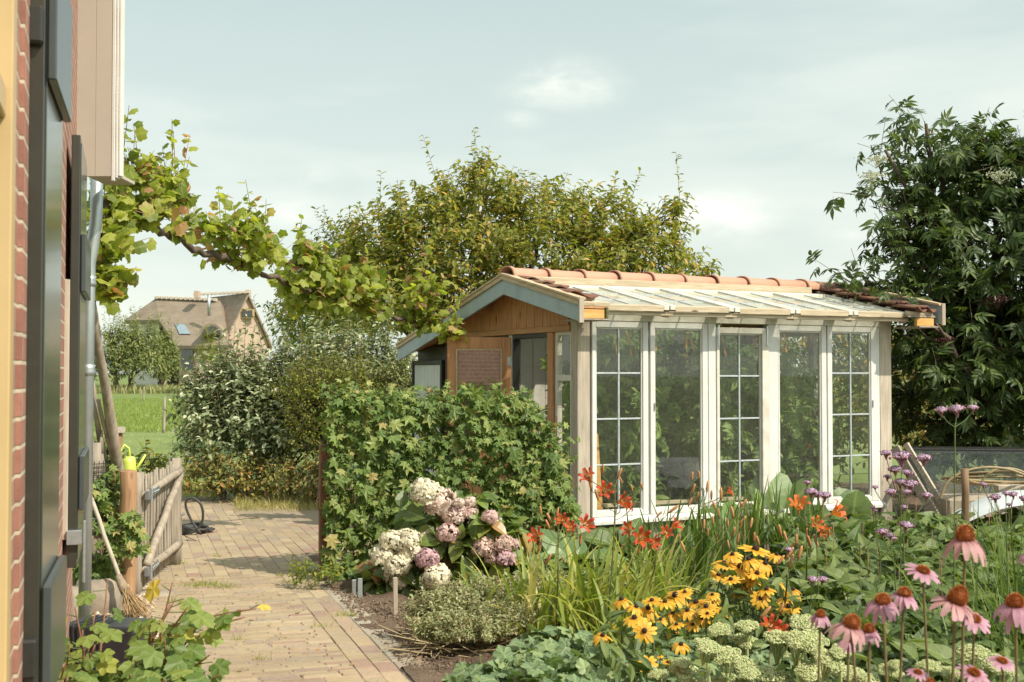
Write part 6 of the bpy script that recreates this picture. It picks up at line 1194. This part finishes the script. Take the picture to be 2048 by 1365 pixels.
lily_stalk('daylily stalk of dried buds below the middle window, right', G(1470, 1220, 0), 7.1, [], [(1482, 1015, (.6, 0, .8)), (1478, 1050, (.6, 0, .7)), (1490, 1080), (1505, 1085), (1520, 1095), (1460, 1100), (1500, 1060), (1475, 1090)])
lily_stalk('orange daylily stalk near the rhubarb under the fourth window', G(1600, 1250, 0), 6.7, [(1600, 1020, (-.1, -.5, .85), 1.2), (1625, 1050, (.4, -.7, .3), .9), (1668, 1030, (.75, -.4, .45), 1.2), (1645, 1060, (.2, -.8, -.2), .8)], [(1630, 1070, (.2, -.4, -.9)), (1610, 1075), (1590, 1090), (1655, 1075), (1572, 1085), (1582, 1110), (1562, 1075), (1620, 1095)], LB2)
lily_stalk('stray daylily stalk with red-brown buds right of the orange blooms', G(1560, 1290, 0), 5.8, [], [(1550, 1130, (.6, 0, .8)), (1570, 1120, (.5, 0, .8)), (1595, 1120), (1580, 1140)])
lily_stalk('dark red daylily bloom low among the pale sedum heads', G(1545, 1365, .3), 5.2, [(1540, 1258, (0, -.6, .6), .9), (1552, 1262, (.5, -.7, .3), .8)], [(1515, 1235, (.6, 0, .7)), (1560, 1230, (.4, 0, .9))])
# ------------------------------------------------------------ yellow coneflower daisies (black eyed)
M['rud'] = petalmat('golden_petal', (.72, .36, .02), (.88, .54, .05), tr=.3, var=.12); M['eye'] = simple('black_brown_eye', (.03, .012, .008), .8, .3, 40)
def ray_head(np_, r0, L_, w_, droop, up_=0.0):
    mb = MB()
    for k in range(np_):
        a_ = 2 * math.pi * k / np_ + random.uniform(-.12, .12); V = []; UV = []; m_ = 5; ll = L_ * random.uniform(.85, 1.08); dr = droop * random.uniform(.6, 1.3); c_, s_ = math.cos(a_), math.sin(a_); tw_ = random.uniform(-.15, .15)
        for j in range(m_ + 1):
            f = j / m_; rr = r0 + ll * (f - .18 * dr * f * f); z = up_ * f - dr * ll * .75 * f * f; ww = w_ * (math.sin(math.pi * (.12 + .8 * f)) ** .7) + .0005
            for u in (-1, 0, 1): x = u * ww; zz = z + (-.15 * ww if u == 0 else .0) + x * tw_; V.append((rr * c_ - x * s_, rr * s_ + x * c_, zz)); UV.append((u, f))
        mb.add(V, [q for j in range(m_) for q in ((3 * j, 3 * j + 1, 3 * j + 4, 3 * j + 3), (3 * j + 1, 3 * j + 2, 3 * j + 5, 3 * j + 4))], UV)
    return mb
def getdata(mb, m, **k): o = mb.build('tmp', m, **k); d = o.data; bpy.data.objects.remove(o); return d
random.seed(4); RH = [getdata(ray_head(random.choice((11, 12, 13)), .006, .034, .0065, dr), M['rud'], smooth=True) for dr in (.1, .3, .5, .8)]
n = 60; d = unit(rnd(n * 2)); d = d[d[:, 2] > -.1][:n]; mb = MB(); mb.tube([(0, 0, -.004), (0, 0, .0), (0, 0, .006), (0, 0, .011), (0, 0, .013)], [.004, .0095, .0095, .007, .002], 12); mb.inst(T_octa, frames(rnd(len(d)), rnd(len(d)), np.full(len(d), .0016)), d * [.0095, .0095, .012] + [0, 0, .001]); EYE = getdata(mb, M['eye'])
def daisy_plant(lab, base, Y, fl, leaves):
    t = empty('black_eyed_daisy', base, 0, lab, 'daisy plant', 'black-eyed yellow daisy plants'); O_ = Vector(base); st = MB()
    for (px, py, s_, *dd) in fl:
        Yk = Y + random.uniform(-.25, .25); p = P(px, py, Yk) - O_; d = Vector(dd[0]) if dd else Vector((random.uniform(-.3, .35), random.uniform(-.6, -.1), 1)); sc_ = s_ * Yk / F / .046 * .7; o = place('flower', random.choice(RH), t, p, d, sc_); e = place('flower_eye', EYE, o, (0, 0, .001), (0, 0, 1)); e.scale = (.8, .8, .75)
        st.tube(smooth_curve([(random.uniform(-.08, .08), random.uniform(-.08, .08), 0), tuple(Vector((p.x * .75, p.y * .75, p.z * .55))), tuple(p - d.normalized() * .004)], 4), .0024, 5)
    st.build('stems', M['stem'], t); mb, tw = MB(), MB(); c = np.array([(p_[0], p_[1]) for p_ in fl]); k = leaves; sel = rng.integers(0, len(fl), k); q = np.array([tuple(P(fl[i][0] + rng.uniform(-25, 25), fl[i][1] + rng.uniform(20, 110), Y + rng.uniform(-.2, .2)) - O_) for i in sel]); q = q[q[:, 2] > .02]
    sprigs(q, rnd(len(q)) * [1, 1, .2] + UPV * .5, .07, 3, .095, T_lance, mb, tw, droop=.3, face=(0, -.3, 0), upn=.8); mb.build('leaves', M['lbed'], t)
daisy_plant('tall clump of yellow black-eyed daisies highest under the middle window', G(1520, 1300), 6.2, [(1511, 1100, 60), (1553, 1110, 32), (1448, 1128, 44), (1498, 1120, 42), (1480, 1135, 58), (1514, 1148, 40), (1503, 1157, 46), (1462, 1160, 36), (1533, 1180, 38), (1521, 1197, 38, (0, -1, .8)), (1585, 1180, 40), (1578, 1215, 46), (1600, 1225, 34), (1518, 1212, 24), (1475, 1190, 28), (1550, 1225, 26), (1465, 1110, 36), (1530, 1128, 42), (1490, 1172, 38), (1556, 1165, 38), (1437, 1150, 34), (1570, 1200, 34)], 60)
daisy_plant('middle clump of yellow black-eyed daisies over the strap leaves', G(1400, 1340), 5.9, [(1351, 1192, 54), (1304, 1202, 36), (1243, 1200, 40), (1296, 1218, 42), (1393, 1206, 46), (1413, 1215, 42), (1428, 1200, 26), (1346, 1228, 36), (1404, 1236, 36, (0, -1, .6)), (1415, 1228, 28), (1445, 1225, 34), (1353, 1250, 30), (1348, 1268, 30), (1425, 1190, 28), (1330, 1205, 38), (1375, 1222, 38), (1320, 1240, 34), (1385, 1250, 32), (1272, 1215, 36), (1370, 1185, 30), (1440, 1245, 32)], 60)
daisy_plant('lowest clump of yellow black-eyed daisies at the front of the bed', G(1290, 1360), 5.3, [(1269, 1237, 46), (1289, 1262, 44, (0, -1.2, .6)), (1205, 1272, 38), (1362, 1290, 38), (1297, 1328, 40, (.1, -.8, .8)), (1335, 1325, 20), (1320, 1312, 14)], 46)
# ------------------------------------------------------------ sedum heads
m, nt, b = mat('sedum_head'); g = nt.nodes.new('ShaderNodeNewGeometry'); cc = ramp(nt, g.outputs['Random Per Island'], [(0, (.3, .36, .13)), (.6, (.44, .48, .22)), (1, (.56, .56, .33))]); nt.links.new(cc, b.inputs['Base Color']); b.inputs['Roughness'].default_value = .7; M['sedum'] = m
def sedum_head():
    mb = MB(); pts = []; sz = []
    for k in range(11):
        a_ = k * 2.4; r_ = .045 * math.sqrt(k / 11); cx, cy, cz = r_ * math.cos(a_), r_ * math.sin(a_), .012 - 5 * r_ * r_; n = 70; d = unit(rnd(n * 2)); d = d[d[:, 2] > -.3][:n]; pts.append(np.array([cx, cy, cz]) + d * [.021, .021, .015]); 
    q = np.concatenate(pts); mb.inst(T_octa, frames(rnd(len(q)), rnd(len(q)), rng.uniform(.003, .0046, len(q))), q)
    for k in range(11): a_ = k * 2.4; r_ = .045 * math.sqrt(k / 11); mb.tube([(0, 0, -.09), (r_ * .9 * math.cos(a_), r_ * .9 * math.sin(a_), .0)], .0025, 5)
    for k in range(10): a_ = k * 2.4; r_ = .04 * math.sqrt(k / 10); mb.inst(T_octa, frames([[0, 1, 0]], [[0, 0, 1]], [[.027, .027, .016]]), [[r_ * math.cos(a_), r_ * math.sin(a_), .008 - 5 * r_ * r_]])
    return mb
SH = [getdata(sedum_head(), M['sedum']) for _ in range(3)]
def sedum(lab, Y, hd_):
    cx = sum(h[0] for h in hd_) / len(hd_); base = P(cx, 1200, Y + .1); base.z = 0; t = empty('stonecrop', base, 0, lab, 'stonecrop', 'stonecrop plants with domed pale green heads'); st = MB(); mb, tw = MB(), MB(); q = []
    for (px, py, r_) in hd_:
        p = P(px, py, Y + random.uniform(-.12, .12)) - Vector(base); o = place('flower_head', random.choice(SH), t, p, (random.uniform(-.25, .25), random.uniform(-.5, -.1), 1), r_ * Y / F / .056); o.scale = (o.scale[0], o.scale[1], o.scale[2] * random.uniform(.85, 1.1)); st.tube(smooth_curve([(random.uniform(-.06, .06), 0, 0), tuple(Vector((p.x * .8, p.y * .8, p.z * .5))), tuple(p - Vector((0, 0, .06)))], 4), .006, 6)
        for k in range(9): f = random.uniform(.45, .95); q.append((p.x * f + random.uniform(-.03, .03), p.y * f + random.uniform(-.03, .03), p.z * f - .05))
    st.build('stems', M['sedum'], t); q = np.array(q); sprigs(q, rnd(len(q)) * [1, 1, .2] + UPV * .3, .02, 2, .065, T_oval, mb, tw, droop=.1, upn=.9); mb.build('leaves', M['lblue'], t)
sedum('pale stonecrop plant at the left below the yellow daisies', 4.7, [(1318, 1352, 22), (1363, 1340, 24), (1385, 1355, 32), (1365, 1328, 20), (1370, 1300 + 40, 14)])
sedum('pale stonecrop plant in the middle with stacked domed heads', 4.6, [(1415, 1296, 27), (1455, 1315, 32), (1488, 1338, 34), (1445, 1362, 26), (1500, 1352, 22)])
sedum('pale stonecrop plant behind, heads just below the red bloom', 5.0, [(1440, 1262, 24), (1494, 1256, 24), (1492, 1288, 31), (1560, 1280, 34), (1560, 1305, 18)])
sedum('pale stonecrop plant with the two broadest heads left of the coneflowers', 4.7, [(1610, 1250, 34), (1598, 1285, 34), (1628, 1282, 28), (1545, 1355, 36), (1620, 1345, 34), (1635, 1305, 18)])
sedum('stonecrop plant in front of the coneflower stems', 4.2, [(1660, 1325, 30), (1700, 1352, 36), (1735, 1362, 24), (1680, 1305, 22), (1780, 1345, 24)])
sedum('stonecrop plant at the right below the pink coneflowers', 4.2, [(1945, 1310, 30), (1985, 1330, 32), (1860, 1335, 26), (2010, 1290 + 50, 26), (1900, 1350, 26), (1790, 1330, 14)])
# ------------------------------------------------------------ purple coneflowers
M['echp'] = petalmat('pink_petal', (.42, .19, .26), (.58, .32, .42), tr=.28, var=.14); M['echd'] = petalmat('dusty_pink_petal', (.42, .2, .2), (.58, .34, .34), tr=.28, var=.14); M['cone'] = petalmat('orange_brown_cone', (.12, .035, .012), (.6, .2, .03), (.5, (.36, .1, .02)), tr=0, rough=.6); M['conestem'] = simple('coneflower_stem', (.16, .12, .05), .6, .25, 14)
def cone(h):
    mb = MB(); V = []; UV = []; n = 320
    prof = [(.0, .9), (.25, 1), (.5, .93), (.75, .68), (.92, .35), (1, .02)]; mb.tube([(0, 0, -.004 + h * p[0]) for p in prof], [.0175 * p[1] for p in prof], 16)
    i = np.arange(n); f = (i + .5) / n; a_ = i * 2.39996; r_ = .0175 * np.interp(f, [p[0] for p in prof], [p[1] for p in prof]); z = h * f - .003; d = np.stack([np.cos(a_), np.sin(a_), .25 + 1.6 * f ** 2], -1); T_sp = ([(-1, 0, 0), (.5, 0, .87), (.5, 0, -.87), (0, 1, 0)], [(0, 1, 3), (1, 2, 3), (2, 0, 3)], [(0, .1), (0, .1), (0, .1), (0, 1)])
    mb.inst(T_sp, frames(d, rnd(n), np.stack([np.full(n, .0012), np.full(n, .0075), np.full(n, .0012)], -1)), np.stack([r_ * np.cos(a_), r_ * np.sin(a_), z], -1)); return mb
random.seed(8); CO = [getdata(cone(h), M['cone']) for h in (.034, .026, .014)]; EP = [[getdata(ray_head(14, .012, .048, .0085, dr), M[mm_], smooth=True) for dr in (1.3, 1.0, .7, .35)] for mm_ in ('echp', 'echd')]
def coneflower(lab, px, py, w_, Y, cn, pt, mt, tilt=(0, -.25, 1), lean=(0, 0), leaves=2):
    p = P(px, py, Y); base = Vector((p.x + lean[0], p.y + lean[1] + .02, 0)); t = empty('coneflower', base, 0, lab, 'coneflower', 'pink coneflowers at the right front'); q = p - base; s_ = w_ * Y / F / .118
    d = Vector(tilt); o = place('petals', EP[mt][pt], t, q, d, s_); c = place('cone', CO[cn], o, (0, 0, 0), (0, 0, 1)); c.scale = (1, 1, random.uniform(.85, 1.15)); MB().tube(smooth_curve([(0, 0, 0), tuple(Vector((q.x * random.uniform(.1, .7), q.y * .3, q.z * .5))), tuple(q - d.normalized() * .003)], 6), .0032, 7).build('stem', M['conestem'], t, smooth=True)
    mb, tw = MB(), MB(); c_ = np.array([tuple(q * f) for f in rng.uniform(.3, .72, leaves + 2)]); sprigs(c_, rnd(len(c_)) * [1, 1, .2] + UPV * .8, .05, 2, .13, T_lance, mb, tw, droop=.5, upn=.7); mb.build('leaves', M['lbed'], t)
CF = [('tallest dusty pink coneflower with the highest orange cone', 1930, 1078, 104, 2.55, 0, 0, 1), ('flat pink coneflower left of the tallest one', 1846, 1142, 76, 3.1, 2, 3, 0), ('full pink coneflower with round cone, left of the middle pair', 1765, 1204, 86, 2.7, 1, 0, 0), ('pink coneflower behind and right of the round-coned pair', 1808, 1190, 78, 2.8, 1, 1, 0), ('ragged dusty pink coneflower with a tall cone right of the pair', 1912, 1204, 108, 2.55, 0, 2, 1), ('bright pink flat coneflower beneath the ragged one', 1948, 1238, 76, 2.9, 2, 3, 0), ('pink coneflower cut by the right picture edge', 2030, 1210, 98, 2.6, 1, 0, 0), ('small pink coneflower with a red cone, farthest left', 1641, 1232, 54, 3.1, 1, 0, 0), ('dusty coneflower with tall cone leaning over two smaller ones', 1702, 1252, 96, 2.6, 0, 1, 1), ('pink coneflower half hidden right behind the leaning one', 1738, 1262, 62, 2.9, 1, 1, 0), ('small mauve coneflower right under the leaning one', 1697, 1282, 50, 3.0, 1, 0, 0), ('pink coneflower low at the bottom edge with petals raised', 1836, 1345, 46, 2.7, 2, 3, 0), ('flat pink coneflower at the bottom edge, right', 1948, 1346, 70, 2.6, 2, 3, 0), ('shaded mauve coneflower low at the right', 2004, 1322, 60, 2.8, 2, 3, 0), ('pink petals just entering at the right edge above', 2062, 1110, 60, 2.7, 1, 1, 0), ('drooping coneflower cut off by the bottom edge', 1860, 1368, 50, 2.5, 1, 1, 0)]
for k, (lab, px, py, w_, Y, cn, pt, mt) in enumerate(CF): coneflower(lab, px, py, w_, Y, cn, pt, mt, (random.uniform(-.3, .3), (-.2 if pt < 3 else -.42) + random.uniform(-.12, .08), 1), (random.uniform(-.06, .06) + (.06 if 'leaning' in lab and k == 8 else 0), 0))
# ------------------------------------------------------------ verbena
M['verb'] = simple('lilac_floret', (.44, .3, .42), .6, .3, 60); M['verbd'] = simple('verbena_bract', (.26, .1, .13), .7, .3, 30)
mb = MB(); n = 120; d = unit(rnd(n * 2)); d = d[d[:, 2] > .0][:n]; mb.inst(T_floret, nframes(d + rnd(len(d)) * .4, np.full(len(d), .0035)), d * [.022, .022, .011] + [0, 0, .003]); VH = getdata(mb, M['verb']); mb = MB(); mb.inst(T_octa, frames(rnd(60), rnd(60), np.full(60, .0045)), rnd(60) * [.01, .01, .003]); mb.tube([(0, 0, -.025), (0, 0, 0)], [.002, .011], 8); VB = getdata(mb, M['verbd'])
def verbena(lab, Y, hd_, bpx, fork=None):
    base = P(bpx, 1200, Y); base.z = 0; t = empty('verbena', base, 0, lab, 'verbena', 'tall lilac verbena stems'); st = MB(); ps = [P(a_, b_, Y + random.uniform(-.06, .06)) - base for a_, b_, _ in hd_]; zc = min(p.z for p in ps) - .12; cx = sum(p.x for p in ps) / len(ps); C_ = Vector((cx * .8, 0, max(.1, zc))) if fork is None else P(fork[0], fork[1], Y) - base; st.tube(smooth_curve([(0, 0, 0), (C_.x * .4, 0, C_.z * .5), tuple(C_)], 4), .003, 6)
    for p, h in zip(ps, hd_): s_ = h[2] * Y / F / .026; o = place('flower_cluster', VH, t, p, (random.uniform(-.2, .2), -.1, 1), s_); b = place('bracts', VB, o, (0, 0, 0), (0, 0, 1)); b.scale = (1, 1, 1); st.tube([tuple(C_), tuple(C_.lerp(p, .5) + Vector((0, 0, -.015))), tuple(p - Vector((0, 0, .015)))], .002, 5)
    st.build('stems', M['stem'], t)
verbena('tallest lilac verbena with three level heads against the dark elder', 5.2, [(1882, 822, 14), (1913, 820, 17), (1946, 817, 12)], 1905, (1910, 855))
verbena('lilac verbena with heads grouped right of the corner post', 6.2, [(1772, 908, 13), (1803, 915, 20), (1848, 918, 16), (1790, 940, 14), (1815, 947, 13), (1775, 955, 9), (1800, 965, 14), (1820, 970, 17)], 1800)
verbena('lilac verbena with lower heads below the corner post group', 5.9, [(1782, 985, 12), (1815, 985, 9), (1853, 992, 12), (1750, 975, 7), (1808, 1015, 8)], 1815)
verbena('lilac verbena in front of the fourth window', 6.4, [(1615, 966, 8), (1622, 985, 14), (1650, 992, 13), (1636, 990, 11)], 1640)
verbena('lilac verbena at the right edge before the hose coil', 5.2, [(1967, 970, 8), (1990, 996, 12), (2012, 988, 8), (2026, 990, 10), (2018, 1010, 6), (2052, 1000, 14)], 2020)
verbena('lilac verbena low among the green leaves', 5.6, [(1812, 1052, 15), (1765, 1065, 13), (1780, 1072, 10)], 1800)
verbena('faded verbena beside the yellow daisies', 5.4, [(1625, 1160, 12), (1645, 1160, 12), (1577, 1100, 9)], 1635)
verbena('small faded verbena by the far right coneflower', 6.3, [(1745, 1016, 6), (1750, 1002 + 20, 6), (1788, 1078, 7)], 1765)
# ------------------------------------------------------------ leafy masses of the bed
def mass(nm, lab, cat, poly_n, xr, yr, hfun, mt, tmpl, size, n, L_=.16, nleaf=4, kind=None, w_=1, face=(0, -.35, 0), droop=.2, pred=None):
    x = rng.uniform(*xr, n); y = rng.uniform(*yr, n); h = hfun(x, y) * rng.uniform(.5, 1.0, n); keep = np.ones(n, bool) if pred is None else pred(x, y); x, y, h = x[keep], y[keep], h[keep]; mb, tw = MB(), MB()
    sprigs(np.stack([x, y, h - L_ * .5], -1), UPV + rnd(len(x)) * .5, L_, nleaf, size, tmpl, mb, tw, droop=droop, upn=.9, face=face, twr=.003, spread=1.0)
    t = empty(nm, (0, 0, 0), 0, lab, cat); mb.build('leaves', M[mt], t); tw.build('stems', M['stem'], t); return t
infront = lambda x, y: (y < 10.2 + .484 * (x - .6) - .25)
mass('knotweed_bed', 'mass of pointed green knotweed leaves filling the bed on the right', 'ground plants', 0, (1.5, 4.6), (4.4, 9.6), lambda x, y: .42 + .05 * (y - 4.4) / 5, 'lbed', T_arrow, .125, 3000, pred=lambda x, y: infront(x, y) & (x / y > .23 - .0 * y))
mass('green_filler', 'low mixed green leaves between the daylilies and yellow daisies', 'ground plants', 0, (.25, 2.2), (6.2, 9.4), lambda x, y: .16 + 0 * x, 'lbed', T_oval, .07, 1100, L_=.1, pred=lambda x, y: infront(x, y) & (x / y > .03))
mass('front_foliage', 'dark leaves under the coneflowers at the lower right', 'ground plants', 0, (.9, 2.6), (2.6, 5.0), lambda x, y: .2 + .16 * (5.0 - y) / 2 + .12, 'lbed', T_lance, .14, 900, pred=lambda x, y: (x / y > .2))
mass('sedum_leaves', 'grey-green fleshy leaves under the stonecrop heads', 'ground plants', 0, (.55, 1.6), (4.2, 5.6), lambda x, y: .3 + 0 * x, 'lblue', T_oval, .07, 600, L_=.1, pred=lambda x, y: (x / y > .1))
mass('columbine_patch', 'bluish scalloped ground leaves at the lower middle edge of the picture', 'ground plants', 0, (-.35, .85), (4.5, 5.9), lambda x, y: .3 + .05 * np.sin(x * 9) + 0 * y, 'lblue', T_currant, .085, 620, L_=.12, nleaf=5, face=(0, -.2, 0), pred=lambda x, y: x > -.18 - .12 * (5.9 - y) + .25 * np.clip(y - 5.5, 0, 1))
mass('fleabane', 'small weedy plant with tiny leaves at the foot of the ivy screen post', 'weed', 0, (-1.6, -1.28), (8.75, 8.95), lambda x, y: .2 + 0 * x, 'lyellow', T_small, .035, 40, L_=.12, nleaf=8)
# red knotweed spikes
sp_ = MB(); n = 75; x = rng.uniform(1.7, 4.2, n); y = rng.uniform(5.4, 9.2, n); k = infront(x, y) & (x / y > .24); x, y = x[k], y[k]; 
t = empty('knotweed_spikes', (0, 0, 0), 0, 'thin reddish seed spikes standing above the knotweed leaves', 'flower spikes'); tag(t, kind='stuff')
for a_, b2 in zip(x, y): h = .46; q = (a_ + random.uniform(-.04, .04), b2, h + random.uniform(.1, .28)); sp_.tube([(a_, b2, .2), ((a_ + q[0]) / 2, b2, h * .8), (q[0], b2, q[2] - .12)], .0015, 4, False); sp_.tube([(q[0], b2, q[2] - .13), (q[0], b2, q[2] - .05), q], [.002, .0035, .001], 5, wob=.4)
sp_.build('spikes', simple('rusty_spike', (.28, .17, .08), .7, .4, 40), t)
# fine grasses at right
n = 1300; x = rng.uniform(2.0, 4.0, n); y = rng.uniform(4.6, 6.6, n); D = unit(UPV + rnd(n) * .45); keep = x / y > .33; 
strap_clump('ornamental_grass', 'fine arching green grass clump at the right behind the coneflowers', Vector((2.35, 5.4, .1)), 150, .75, 'strapg', .9, .35, .16); strap_clump('ornamental_grass', 'second fine grass clump near the right picture edge', Vector((2.8, 6.4, .1)), 130, .8, 'strapg', .9, .35, .18)
